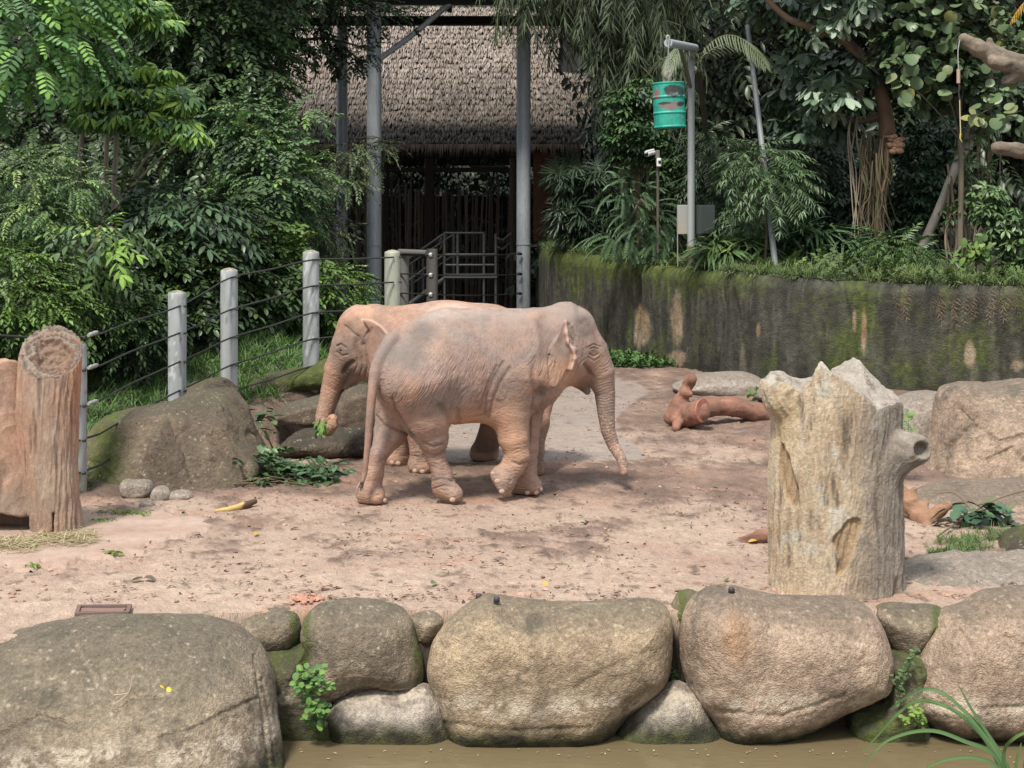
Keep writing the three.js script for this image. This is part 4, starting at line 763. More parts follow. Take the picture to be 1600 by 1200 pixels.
const nearSpec = {
  origin: V(-0.75, 0, -17.95), lean: 1, warmth: 0.42, grey: [0.218, 0.176, 0.158], clay: [0.31, 0.194, 0.146], trunkDark: 610,
  chains: [
    { kind: 'body', zs: 0.84, k: 0.16, j: [[662, 577, dcN(662), 77], [700, 572, dcN(700), 90], [760, 570, dcN(760), 89], [812, 564, dcN(812), 82], [846, 546, dcN(846), 65], [872, 540, dcN(872), 53]] },
    { kind: 'body', zs: 1.1, k: 0.1, j: [[655, 590, dcN(655) - 0.2, 62], [650, 590, dcN(655) + 0.2, 62]] },
    { kind: 'head', zs: 0.95, k: 0.1, j: [[884, 512, dcN(888), 41], [893, 514, dcN(893), 38]] },
    { kind: 'head', zs: 1.0, k: 0.1, j: [[905, 542, dcN(905), 37], [885, 562, dcN(885), 40]] },
    { kind: 'head', k: 0.03, j: [[927, 538, dcN(927) - 0.13, 14], [933, 548, dcN(933) - 0.1, 11]] },
    { kind: 'head', k: 0.03, j: [[927, 538, dcN(927) + 0.13, 14], [933, 548, dcN(933) + 0.1, 11]] },
    { kind: 'trunk', k: 0.06, j: [[920, 555, dcN(920), 33], [936, 580, dcN(935), 24.5], [945, 612, dcN(943), 16.5], [947, 645, dcN(945), 13.5], [950, 672, dcN(945), 11.5], [958, 695, dcN(945), 9.5], [971, 717, dcN(945) - 0.1, 7.8], [975, 738, dcN(945) - 0.15, 6.5]] },
    { kind: 'head', k: 0.05, j: [[880, 572, dcN(885), 30], [904, 592, dcN(905), 13], [918, 612, dcN(915), 5]] },
    { kind: 'head', k: 0.08, j: [[862, 575, dcN(862), 30], [850, 598, dcN(850), 16]] },
    { kind: 'leg', k: 0.16, j: [[797, 592, dcN(797) - 0.26, 50], [795, 640, dcN(797) - 0.3, 33], [803, 685, dcN(797) - 0.32, 23], [808, 712, dcN(797) - 0.32, 18.5], [801, 730, dcN(797) - 0.32, 15.5]] },
    { kind: 'leg', k: 0.05, cut: cutLine([764, 737], [789, 779], 17.9, [830, 720]), j: [[802, 728, dcN(797) - 0.32, 17.5], [786, 748, dcN(797) - 0.32, 20], [781, 758, dcN(797) - 0.32, 21]] },
    { kind: 'leg', k: 0.12, j: [[822, 595, dcN(822) + 0.2, 44], [822, 650, dcN(822) + 0.16, 25], [823, 700, dcN(822) + 0.05, 17], [822, 742, 18.25, 17]] },
    { kind: 'leg', k: 0.05, cut: flat(0.0), j: [[816, 756, 18.27, 21], [831, 760, 18.2, 16]] },
    { kind: 'leg', k: 0.14, j: [[655, 600, dcN(655) - 0.22, 62], [666, 652, dcN(666) - 0.26, 38], [676, 684, dcN(676) - 0.27, 24], [681, 714, 17.66, 14.5], [691, 742, 17.67, 16]] },
    { kind: 'leg', k: 0.09, cut: flat(0.005), j: [[693, 760, 17.7, 18.5], [710, 771, 17.62, 13.5]] },
    { kind: 'leg', k: 0.1, j: [[628, 625, dcN(628) + 0.2, 46], [610, 675, dcN(610) + 0.15, 25], [591, 712, 17.72, 13.2], [584, 742, 17.7, 14.2], [579, 762, 17.7, 18]] },
    { kind: 'leg', k: 0.09, cut: flat(0.005), j: [[575, 772, 17.72, 19], [587, 777, 17.64, 15]] },
    { kind: 'head', k: 0.02, j: [[884, 502, 17.96, 2.6], [885, 520, 17.94, 3.4], [889, 534, 17.93, 3.4], [897, 546, 17.94, 3.2], [898, 560, 17.95, 2.8], [893, 577, 17.94, 2.4]] },
    { kind: 'tail', k: 0.07, j: [[612, 532, 17.55, 13], [594, 560, 17.42, 11], [586, 582, 17.36, 9.5], [582, 610, 17.33, 7.5], [578, 650, 17.33, 6.3], [574, 700, 17.36, 5], [570, 740, 17.4, 4], [567, 752, 17.4, 3]] },
  ],
  ears: [{ d0: 17.95, thick: 0.022, depth: (px, py) => 18.0 + (px - 895) * 0.0039 - (py > 575 ? (py - 575) * 0.001 : 0),
    poly: [[880, 502], [872, 524], [860, 548], [856, 570], [859, 592], [864, 606], [873, 600], [880, 588], [886, 578], [892, 579], [899, 565], [897, 547], [888, 533], [886, 503]],
    rim: [[884, 503], [885, 520], [888, 534], [896, 546], [899, 558], [894, 572]] }],
  creases: [
    { p: [[786, 566], [772, 590], [762, 615], [757, 648]], w: 2.8, h: 0.013 }, { p: [[776, 572], [765, 594], [754, 622], [750, 640]], w: 2.6, h: 0.01 }, { p: [[796, 575], [781, 600], [769, 628], [764, 652]], w: 2.8, h: 0.012 },
    { p: [[860, 548], [857, 570], [859, 592], [864, 606]], w: 1.8, h: 0.014 }, { p: [[886, 579], [880, 590], [873, 601]], w: 1.8, h: 0.016 },
    { p: [[588, 650], [600, 664], [620, 672], [646, 681]], w: 2.2, h: 0.014 }, { p: [[612, 622], [618, 640], [630, 660], [645, 682]], w: 2.4, h: 0.016 },
    { p: [[688, 634], [700, 650], [706, 672]], w: 4, h: 0.02 }, { p: [[716, 640], [716, 668]], w: 4, h: 0.016 },
    { p: [[912, 506], [920, 522]], w: 9, h: 0.035 }, { p: [[889, 508], [894, 522], [893, 536]], w: 3.5, h: 0.035 }, { p: [[895, 512], [899, 526], [897, 540]], w: 2, h: 0.014 },
    { p: [[914, 570], [919, 578], [926, 588]], w: 2.6, h: 0.03 }, { p: [[868, 566], [872, 582], [868, 602]], w: 1.6, h: 0.012 }, { p: [[876, 566], [879, 580], [874, 596]], w: 1.3, h: 0.009 },
    { p: [[922, 545], [928, 543], [935, 545]], w: 1.3, h: 0.012 }, { p: [[921, 553], [928, 557], [935, 553]], w: 1.3, h: 0.012 }, { p: [[918, 543], [928, 538], [939, 542]], w: 1.4, h: 0.01 }, { p: [[919, 558], [928, 563], [937, 558]], w: 1.4, h: 0.009 },
    { p: [[855, 610], [846, 606], [838, 614]], w: 3, h: 0.02 }, { p: [[834, 622], [829, 650], [827, 690]], w: 2, h: 0.014 }, { p: [[836, 560], [832, 590], [836, 618]], w: 4, h: 0.012 },
    { p: [[847, 500], [852, 530], [850, 560]], w: 9, h: 0.02 }, { p: [[660, 690], [676, 698], [692, 694]], w: 2, h: 0.01 }, { p: [[664, 706], [680, 712], [694, 707]], w: 1.8, h: 0.008 },
    { p: [[672, 752], [690, 748], [708, 752]], w: 1.8, h: 0.008 }, { p: [[676, 764], [694, 758], [712, 760]], w: 1.6, h: 0.008 }, { p: [[800, 722], [812, 726], [824, 722]], w: 2, h: 0.012 },
    { p: [[640, 560], [660, 520]], w: 16, h: 0.018 }, { p: [[700, 500], [760, 498]], w: 12, h: 0.008 },
  ],
  patches: [
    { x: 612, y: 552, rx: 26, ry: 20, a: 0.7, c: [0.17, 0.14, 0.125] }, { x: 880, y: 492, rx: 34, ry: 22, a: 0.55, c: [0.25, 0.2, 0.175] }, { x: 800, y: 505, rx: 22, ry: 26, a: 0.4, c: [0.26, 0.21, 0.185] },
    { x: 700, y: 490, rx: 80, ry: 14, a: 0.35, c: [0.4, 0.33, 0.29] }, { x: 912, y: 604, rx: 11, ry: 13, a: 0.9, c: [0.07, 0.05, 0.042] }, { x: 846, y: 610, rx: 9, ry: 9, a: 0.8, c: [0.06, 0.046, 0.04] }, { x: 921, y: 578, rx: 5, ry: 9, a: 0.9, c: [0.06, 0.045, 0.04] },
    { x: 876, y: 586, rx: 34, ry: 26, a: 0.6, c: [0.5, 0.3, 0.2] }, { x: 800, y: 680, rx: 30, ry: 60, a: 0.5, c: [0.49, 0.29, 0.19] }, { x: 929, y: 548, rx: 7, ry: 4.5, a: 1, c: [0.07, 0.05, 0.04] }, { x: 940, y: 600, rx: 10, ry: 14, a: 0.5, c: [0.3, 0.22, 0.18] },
    { x: 730, y: 660, rx: 50, ry: 16, a: 0.6, c: [0.5, 0.3, 0.2] }, { x: 935, y: 570, rx: 18, ry: 24, a: 0.5, c: [0.44, 0.28, 0.2] },
  ],
};
const dR = 20.2;
const rearSpec = {
  origin: V(-1.0, 0, -20.2), lean: -1, warmth: 0.66, grey: [0.22, 0.162, 0.134], clay: [0.335, 0.193, 0.133], trunkDark: 590,
  chains: [
    { kind: 'body', zs: 0.84, k: 0.16, j: [[815, 575, dR, 72], [760, 562, dR, 86], [697, 558, dR, 88], [650, 558, dR, 83], [615, 542, dR, 64], [592, 532, dR - 0.02, 52]] },
    { kind: 'head', zs: 0.95, k: 0.1, j: [[566, 515, dR - 0.05, 40], [580, 512, dR - 0.05, 36]] },
    { kind: 'head', zs: 1.0, k: 0.1, j: [[553, 541, dR - 0.05, 34], [572, 560, dR - 0.05, 34]] },
    { kind: 'head', k: 0.03, j: [[536, 536, dR - 0.2, 13], [531, 546, dR - 0.17, 10]] },
    { kind: 'trunk', k: 0.06, j: [[545, 552, dR - 0.05, 30], [528, 578, dR - 0.05, 22], [518, 604, dR - 0.05, 15.8], [511, 630, dR - 0.08, 13.2], [504, 652, dR - 0.12, 11.6], [504.5, 667, dR - 0.16, 11], [513, 671, dR - 0.18, 10.3], [519, 664, dR - 0.2, 9.3], [520, 655, dR - 0.2, 8]] },
    { kind: 'head', k: 0.05, j: [[572, 566, dR - 0.05, 27], [553, 588, dR - 0.05, 10], [541, 604, dR - 0.05, 4.5]] },
    { kind: 'leg', k: 0.14, j: [[645, 600, dR - 0.2, 48], [654, 660, 19.75, 24], [657, 700, 19.75, 16], [657, 722, 19.75, 16]] },
    { kind: 'leg', k: 0.05, cut: flat(0.0), j: [[654, 727, 19.75, 17], [660, 730, 19.72, 15]] },
    { kind: 'leg', k: 0.1, j: [[622, 600, dR + 0.22, 44], [622, 660, dR + 0.2, 24], [620, 700, 20.35, 19], [619, 712, 20.35, 21]] },
    { kind: 'leg', k: 0.05, cut: flat(0.0), j: [[622, 716, 20.4, 20], [614, 718, 20.3, 17]] },
    { kind: 'leg', k: 0.12, j: [[800, 610, dR + 0.2, 48], [772, 668, dR + 0.35, 21], [758, 700, 20.75, 19]] },
    { kind: 'leg', k: 0.05, cut: flat(0.0), j: [[760, 706, 20.8, 20], [752, 709, 20.75, 18]] },
    { kind: 'leg', k: 0.12, j: [[822, 600, dR - 0.2, 52], [832, 660, 19.6, 26], [833, 705, 19.5, 16], [832, 725, 19.5, 16]] },
    { kind: 'leg', k: 0.05, cut: flat(0.0), j: [[834, 731, 19.55, 17], [828, 733, 19.5, 15]] },
    { kind: 'tail', k: 0.06, j: [[856, 545, dR - 0.1, 12], [858, 585, dR - 0.1, 7], [848, 630, dR - 0.2, 5], [842, 670, dR - 0.3, 4], [838, 700, dR - 0.35, 3]] },
  ],
  ears: [{ d0: 19.85, thick: 0.022, depth: (px) => 19.8 - (px - 572) * 0.006,
    poly: [[566, 499], [580, 500], [594, 508], [606, 522], [616, 545], [612, 575], [600, 592], [586, 588], [577, 566], [572, 545], [570, 530], [578, 518]],
    rim: [[566, 500], [580, 501], [594, 509], [606, 522]] }],
  creases: [
    { p: [[580, 514], [573, 526], [569, 538]], w: 3.4, h: 0.04 }, { p: [[538, 509], [552, 520], [560, 526]], w: 1.5, h: 0.014 }, { p: [[556, 500], [546, 512]], w: 8, h: 0.02 },
    { p: [[551, 566], [543, 572], [538, 582]], w: 3, h: 0.04 }, { p: [[526, 541], [532, 538], [540, 543]], w: 1.6, h: 0.015 }, { p: [[527, 550], [534, 556], [543, 554]], w: 1.4, h: 0.012 },
    { p: [[572, 555], [574, 572], [570, 590]], w: 1.4, h: 0.01 }, { p: [[565, 558], [566, 574], [561, 588]], w: 1.4, h: 0.01 }, { p: [[557, 560], [558, 572], [553, 582]], w: 1.3, h: 0.01 }, { p: [[580, 560], [582, 576], [577, 592]], w: 1.4, h: 0.01 },
    { p: [[584, 520], [590, 514], [600, 524]], w: 4, h: 0.012 }, { p: [[560, 530], [556, 545], [562, 560]], w: 6, h: 0.012 },
  ],
  patches: [
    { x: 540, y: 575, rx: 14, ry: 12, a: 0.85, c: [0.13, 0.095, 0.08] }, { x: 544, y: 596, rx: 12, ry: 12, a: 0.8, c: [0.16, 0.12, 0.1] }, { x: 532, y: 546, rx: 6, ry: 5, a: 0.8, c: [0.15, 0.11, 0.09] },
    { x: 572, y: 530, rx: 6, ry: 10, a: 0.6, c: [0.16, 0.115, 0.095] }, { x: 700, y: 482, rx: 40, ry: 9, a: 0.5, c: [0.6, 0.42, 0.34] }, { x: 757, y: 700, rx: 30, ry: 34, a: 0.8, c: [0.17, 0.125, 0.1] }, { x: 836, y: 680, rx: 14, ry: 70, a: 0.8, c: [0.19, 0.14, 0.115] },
    { x: 562, y: 488, rx: 24, ry: 14, a: 0.4, c: [0.52, 0.31, 0.2] }, { x: 519, y: 660, rx: 10, ry: 12, a: 0.8, c: [0.5, 0.25, 0.17] },
  ],
};
const M_eye = std({ color: new THREE.Color(0.02, 0.012, 0.008), roughness: 0.35 });
const M_nail = std({ color: new THREE.Color(0.4, 0.285, 0.22), roughness: 0.75 });
const M_hair = std({ color: new THREE.Color(0.07, 0.05, 0.04), roughness: 0.8 });
function nail(o, px, py, d, r, fwd) {                  // a curved horn plate
  const g = new THREE.SphereGeometry(1, 10, 8); g.scale(r * 1.35, r * 1.1, r * 0.55); g.rotateY(fwd); const p = at(px, py, d + 0.012).sub(o.position); g.translate(p.x, p.y, p.z); part('toenail', g, M_nail, o);
}
const elephantNear = thing('elephant', 'larger elephant in front walking right with one foreleg lifted and trunk hanging to the ground', 'elephant', nearSpec.origin);
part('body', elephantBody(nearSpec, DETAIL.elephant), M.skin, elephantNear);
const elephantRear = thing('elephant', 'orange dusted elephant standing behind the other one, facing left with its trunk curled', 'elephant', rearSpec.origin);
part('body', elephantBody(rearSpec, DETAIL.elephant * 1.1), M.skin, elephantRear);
{
  const eye = (o, px, py, d, r) => { const g = new THREE.SphereGeometry(r, 16, 12), p = at(px, py, d).sub(o.position); g.translate(p.x, p.y, p.z); part('eye', g, M_eye, o); };
  eye(elephantNear, 929, 549, dcN(929) - 0.238, 0.027); eye(elephantRear, 533.5, 546.5, dR - 0.285, 0.028);
  nail(elephantNear, 720.5, 772, 17.62, 0.024, 1.2); nail(elephantNear, 716, 778, 17.56, 0.026, 0.7); nail(elephantNear, 707, 781, 17.51, 0.026, 0.1);
  nail(elephantNear, 777, 752, 17.6, 0.027, 0); nail(elephantNear, 784, 768, 17.6, 0.024, 0); nail(elephantNear, 770, 740, 17.66, 0.022, -0.3);
  nail(elephantNear, 846, 765, 18.14, 0.024, 1.1); nail(elephantNear, 838, 770, 18.07, 0.025, 0.6); nail(elephantNear, 824, 770, 18.0, 0.023, 0.1);
  nail(elephantNear, 602, 782, 17.52, 0.024, 0.9);
  nail(elephantRear, 603, 720, 20.18, 0.026, -0.9); nail(elephantRear, 612, 723, 20.1, 0.027, -0.4); nail(elephantRear, 622, 724, 20.07, 0.026, 0); nail(elephantRear, 648, 736, 19.5, 0.024, -0.3); nail(elephantRear, 660, 737, 19.48, 0.024, 0.1);
  const r = rng(77), hairs = [];
  for (let i = 0; i < 26; i++) { const p = at(567 + r.s(3), 750 + r.s(4), 17.4 + r.s(0.02)), q = at(563 + r.s(5), 764 + r.s(6), 17.4 + r.s(0.03)); hairs.push(tube([p, p.clone().lerp(q, 0.5).add(V(r.s(0.01), 0, r.s(0.01))), q], 0.0022, 4)); }
  const g = merge(hairs); g.translate(-elephantNear.position.x, 0, -elephantNear.position.z); part('tail_hair', g, M_hair, elephantNear).userData.kind = 'stuff';
  const head = [];
  for (let i = 0; i < 90; i++) { const u = r(), px = lerp(872, 918, u), py = lerp(474, 484, Math.abs(u - 0.5) * 2) + r.s(2), d = dcN(px) + r.s(0.12), p = at(px, py + 3, d); head.push(tube([p, p.clone().add(V(r.s(0.02), r.in(0.03, 0.065), r.s(0.02)))], 0.0016, 3)); }
  const g2 = merge(head); g2.translate(-elephantNear.position.x, 0, -elephantNear.position.z); part('head_hair', g2, M_hair, elephantNear).userData.kind = 'stuff';
}

// ------------------------------------------------------------------ steel shelter, thatched hut, stairs
const MT = {
  steel: std({ color: new THREE.Color(0.47, 0.51, 0.56), roughness: 0.42, metalness: 0.1, map: tex(fineGrain, 1), bumpMap: tex(rockBump, 0.5), bumpScale: 0.003 }),
  dark: std({ color: new THREE.Color(0.022, 0.025, 0.027), roughness: 0.8 }),
  rail: std({ color: new THREE.Color(0.2, 0.21, 0.2), roughness: 0.55, metalness: 0.4 }),
  cable: std({ color: new THREE.Color(0.045, 0.047, 0.045), roughness: 0.5, metalness: 0.5 }),
  galv: std({ color: new THREE.Color(0.42, 0.43, 0.42), roughness: 0.45, metalness: 0.5 }),
  wood: std({ vertexColors: true, roughness: 0.92, map: tex(fineGrain, 2) }),
  white: std({ color: new THREE.Color(0.72, 0.72, 0.7), roughness: 0.4 }),
  black: std({ color: new THREE.Color(0.012, 0.012, 0.014), roughness: 0.25 }),
};
const cyl = (a, b, r0, r1 = r0, seg = 20) => {         // tapered cylinder between two places
  const d = b.clone().sub(a), g = new THREE.CylinderGeometry(r1, r0, d.length(), seg, 1);
  g.applyQuaternion(new THREE.Quaternion().setFromUnitVectors(V(0, 1, 0), d.clone().normalize())); const m = a.clone().add(b).multiplyScalar(0.5); g.translate(m.x, m.y, m.z); return g;
};
const local = (g, o) => { g.translate(-o.position.x, -o.position.y, -o.position.z); return g; };
const colPos = [[584.5, 40, 0.192], [818, 41.5, 0.19]];
{
  const o = thing('steel_shelter', 'tall black roofed shelter on round grey steel columns in front of the thatched hut', 'shelter', V(-2, 0, -41));
  for (const [px, d, r] of [...colPos, [534.5, 44.6, 0.16]]) {
    const x = at(px, 0, d).x, c = part('column', local(cyl(V(x, -0.1, -d), V(x, 8.8, -d), r, r, 28), o), MT.steel, o);
    part('flange', local(cyl(V(x, 2.45, -d), V(x, 2.48, -d), r + 0.012, r + 0.012, 28), o), MT.steel, c);
  }
  part('brace', local(tube([at(592, 93, 40), at(640, 58, 40), at(704, 5, 40)], 0.075, 12), o), MT.steel, o);
  part('beam', local(bevelBox(12, 0.3, 0.3, 0.02, -4.6, 8.9, -40), o), MT.dark, o);
  part('beam', local(bevelBox(12, 0.26, 0.3, 0.02, -4.6, 8.86, -44.4), o), MT.dark, o);
  for (const x of [-9, -7, -5.2, -3.6, -1.8, 0.3]) part('purlin', local(bevelBox(0.14, 0.22, 5.6, 0.01, x, 9.22, -41.7), o), MT.dark, o);
  part('roof', local(bevelBox(12.4, 0.16, 6.4, 0.02, -4.6, 9.44, -41.6), o), MT.dark, o);
}
{
  // hut: thatch laid in courses of shaggy tufts over a dark slab; walls of poles and boards
  const o = thing('thatched_hut', 'large hut with a shaggy grey brown thatched roof behind the steel columns', 'hut', V(-2.6, 0, -48));
  const E0 = V(0, 5.34, -46), E1 = V(0, 10.4, -53.2), N = 27, r = rng(5), up = V(0, 7.2, 5.06).normalize();
  const thatchM = std({ vertexColors: true, roughness: 0.95 });
  const tuftG = (list, x, y, z, w, l, tilt, c) => { for (let k = 0; k < 3; k++) {
    const xo = x + r.s(w * 0.5), ww = w * r.in(0.3, 0.55), ll = l * r.in(0.75, 1.1), sk = r.s(0.07), lift = r.in(0.035, 0.1), cc = mul3(c, r.in(0.45, 1.3));
    const dir = V(0, -5.06, 7.2).normalize(), b = [[-ww, 0, 0], [ww, 0, 0], [-ww * 0.9 + sk * 0.5, 0.55, lift * 0.8], [ww * 0.9 + sk * 0.5, 0.55, lift * 0.8], [sk - ww * 0.35, 1, lift * r.in(0.5, 1)], [sk + ww * 0.35, 1 + r.s(0.12), lift * r.in(0.5, 1)]];
    const n = list.p.length / 3;
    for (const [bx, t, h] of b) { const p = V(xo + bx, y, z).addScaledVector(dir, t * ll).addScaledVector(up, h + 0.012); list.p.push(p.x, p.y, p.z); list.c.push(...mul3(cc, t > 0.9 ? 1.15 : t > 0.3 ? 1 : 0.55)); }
    list.i.push(n, n + 2, n + 1, n + 1, n + 2, n + 3, n + 2, n + 4, n + 3, n + 3, n + 4, n + 5);
  } };
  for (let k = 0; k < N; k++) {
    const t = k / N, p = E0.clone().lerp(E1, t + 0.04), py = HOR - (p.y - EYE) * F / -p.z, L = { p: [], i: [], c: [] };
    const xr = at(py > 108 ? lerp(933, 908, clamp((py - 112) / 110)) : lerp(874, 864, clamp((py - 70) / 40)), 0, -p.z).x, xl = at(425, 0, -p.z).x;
    for (let x = xl; x < xr; x += 0.046) tuftG(L, x + r.s(0.03), p.y + r.s(0.05), p.z, 0.052, 0.43, 0, mul3(mix3([0.265, 0.228, 0.2], [0.185, 0.152, 0.128], clamp(0.5 + 1.4 * fbm(x * 0.6, k * 0.35, 3, 3) + r.s(0.3))), lerp(0.42, 1.12, sstep(0.05, 0.6, t + 0.12 * noise(x * 0.5, k * 0.2, 7)))));  // lower courses darkened in colour: weathering, plus the shelter roof's soft shade painted in
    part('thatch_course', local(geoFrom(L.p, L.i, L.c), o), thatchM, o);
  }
  { // eave fringe hanging at the bottom edge
    const L = { p: [], i: [], c: [] }; const xl = at(425, 0, 46).x, xr = at(908, 0, 46).x;
    for (let x = xl; x < xr; x += 0.03) { const n = L.p.length / 3, w = 0.02, l = r.in(0.18, 0.42) * (x > xr - 0.4 ? 1.6 : 1), c = mul3([0.26, 0.2, 0.155], r.in(0.5, 1.2)), sx = r.s(0.05), z = -45.75 + r.s(0.08); L.p.push(x - w, 5.36, z - 0.1, x + w, 5.36, z - 0.1, x + sx, 5.36 - l, z); L.c.push(...c, ...c, ...c); L.i.push(n, n + 1, n + 2); }
    part('eave_fringe', local(geoFrom(L.p, L.i, L.c), o), thatchM, o).userData.kind = 'stuff';
  }
  const slab = (pts, thick, name, col) => { const n = V().subVectors(pts[1], pts[0]).cross(V().subVectors(pts[2], pts[0])).normalize().multiplyScalar(-thick); const P = [...pts, ...pts.map((p) => p.clone().add(n))], f = []; for (const p of P) f.push(p.x, p.y, p.z); return part(name, local(geoFrom(f, [0, 1, 2, 0, 2, 3, 4, 6, 5, 4, 7, 6, 0, 4, 1, 1, 4, 5, 1, 5, 2, 2, 5, 6, 2, 6, 3, 3, 6, 7, 3, 7, 0, 0, 7, 4]), o), std({ color: new THREE.Color(...col), roughness: 0.95, side: THREE.DoubleSide }), o); };
  const R = (px, py, d) => at(px, py, d);
  slab([V(at(425, 0, 46).x, 5.3, -46), V(at(905, 0, 46).x, 5.3, -46), V(at(930, 0, 49.6).x, 7.83, -49.6), V(at(425, 0, 49.6).x, 7.83, -49.6)], 0.2, 'roof_deck', [0.06, 0.048, 0.04]);
  slab([V(at(425, 0, 49.6).x, 7.83, -49.6), V(at(862, 0, 49.6).x, 7.83, -49.6), V(at(874, 0, 53.2).x, 10.36, -53.2), V(at(425, 0, 53.2).x, 10.36, -53.2)], 0.2, 'roof_deck', [0.06, 0.048, 0.04]);
  slab([V(at(905, 0, 46).x + 0.05, 5.3, -46), V(at(905, 0, 46).x + 0.5, 5.3, -58), V(at(930, 0, 49.6).x - 0.3, 7.8, -56), V(at(930, 0, 49.6).x, 7.8, -49.65)], 0.15, 'hip_roof', [0.12, 0.092, 0.075]);
  slab([V(at(862, 0, 50).x, 7.7, -50), V(at(905, 0, 50).x, 7.7, -50.4), V(at(905, 0, 51).x, 8.9, -52), V(at(868, 0, 52).x, 9.4, -52)], 0.06, 'gable', [0.015, 0.013, 0.012]);
  slab([V(at(425, 0, 53.2).x, 10.36, -53.2), V(at(874, 0, 53.2).x, 10.36, -53.2), V(at(905, 0, 58).x, 5.3, -60), V(at(425, 0, 58).x, 5.3, -60)], 0.2, 'roof_deck', [0.06, 0.048, 0.04]);
  const woodC = (c) => (p) => mul3(c, 0.85 + 0.5 * noise(p[0] * 14, p[1] * 2, p[2] * 14));
  part('eave_beam', local(paint(bevelBox(10.5, 0.26, 0.22, 0.02, -3.1, 5.12, -46.5), woodC([0.045, 0.032, 0.024])), o), MT.wood, o);
  part('door_lintel', local(paint(bevelBox(6.2, 0.14, 0.14, 0.02, -3.1, 4.62, -46.9), woodC([0.06, 0.048, 0.04])), o), MT.wood, o);
  for (const [px, w] of [[671, 0.3], [801, 0.2], [602, 0.24], [470, 0.24]]) part('post', local(paint(cyl(at(px, 0, 46.7).setY(0), at(px, 0, 46.7).setY(5.1), w / 2, w / 2, 12), woodC(px === 801 ? [0.16, 0.12, 0.09] : [0.05, 0.038, 0.03])), o), MT.wood, o);
  for (let k = 0, px = 556; px < 795; k++) {
    const w = r.in(0.026, 0.042), p = at(px, 0, 46.8 + r.s(0.12)), h = EYE + (HOR - (r.in(283, 318) - (px > 600 && px < 660 ? 14 : 0))) / F * 46.8, tl = r.s(0.1) + (px > 740 ? 0.08 : 0);
    part('wall_pole', local(paint(tube([V(p.x, 0, p.z), V(p.x + tl * 0.5 + r.s(0.03), h * 0.5, p.z), V(p.x + tl, h, p.z)], [w, w, w * 0.8], 7), woodC(mul3([0.17, 0.13, 0.1], r.in(0.5, 1.25)))), o), MT.wood, o);
    px += r.in(2.3, 4.1) + (r() < 0.06 ? 4 : 0);
  }
  for (const [a, b, y] of [[575, 664, 263], [735, 795, 260], [560, 800, 402]]) part('wall_rail', local(paint(tube([at(a, y, 46.9), at(b, y + 1, 46.9)], 0.035, 7), woodC([0.15, 0.13, 0.11])), o), MT.wood, o);
  for (let k = 0; k < 3; k++) part('wall_board', local(paint(bevelBox(0.265, 3.0, 0.05, 0.008, at(840 + k * 14.2, 0, 46).x, 3.86, -46.2 + k * 0.004), woodC(mul3([0.2, 0.085, 0.05], r.in(0.75, 1.2)))), o), MT.wood, o);
  part('sill', local(bevelBox(0.95, 0.06, 0.14, 0.01, at(854, 0, 46).x, 2.32, -46.1), o), MT.galv, o);
  part('back_wall', local(paint(bevelBox(9, 3.9, 0.15, 0.02, -3.6, 1.95, -55), woodC([0.014, 0.011, 0.009])), o), MT.wood, o);
  part('side_wall', local(paint(bevelBox(0.5, 5, 0.2, 0.02, 1.55, 2.5, -47.2), woodC([0.03, 0.022, 0.018])), o), MT.wood, o);
}
{
  const o = thing('metal_staircase', 'grey metal staircase and landing with railings in front of the pole wall', 'staircase', V(-1.5, 0, -43));
  const d = 43, D = 44.1, P = (px, py, dd = d) => at(px, py, dd), R = 0.028;
  const bar = (n, ...pts) => part(n, local(tube(pts, n === 'post' ? 0.036 : R, 8), o), MT.rail, o);
  for (const [px, y0, y1] of [[694.5, 364, 476], [715, 365, 432], [756, 364, 480], [774.5, 365, 484]]) bar('post', P(px, y1), P(px, y0));
  for (const [px, y0, y1] of [[709, 366, 470], [644, 412, 480], [661, 404, 480]]) bar('post', P(px, y1, D), P(px, y0, D));
  bar('handrail', P(694, 364), P(756, 364)); bar('mid_rail', P(694, 397.5), P(775, 397.5)); bar('mid_rail', P(694, 414), P(775, 414));
  bar('handrail', P(694, 365), P(627, 412)); bar('mid_rail', P(694, 398), P(627, 446)); bar('handrail', P(709, 366, D), P(640, 413, D)); bar('mid_rail', P(709, 399, D), P(640, 446, D));
  part('landing', local(bevelBox(1.5, 0.09, 1.3, 0.01, P(735, 0).x, P(0, 432).y, -43.55), o), MT.rail, o);
  for (const DD of [d, D]) part('stringer', local(tube([P(694, 436, DD), P(628, 484, DD)], 0.07, 4), o), MT.rail, o);
  for (let k = 0; k < 6; k++) { const p = P(688 - k * 10, 441 + k * 7.4); part('step', local(bevelBox(0.24, 0.04, 1.0, 0.008, p.x, p.y, -43.55), o), MT.rail, o); }
  for (const y of [371, 385]) bar('chain', P(775, y), P(785, y + 5), P(798, y - 6, 44.5));
}
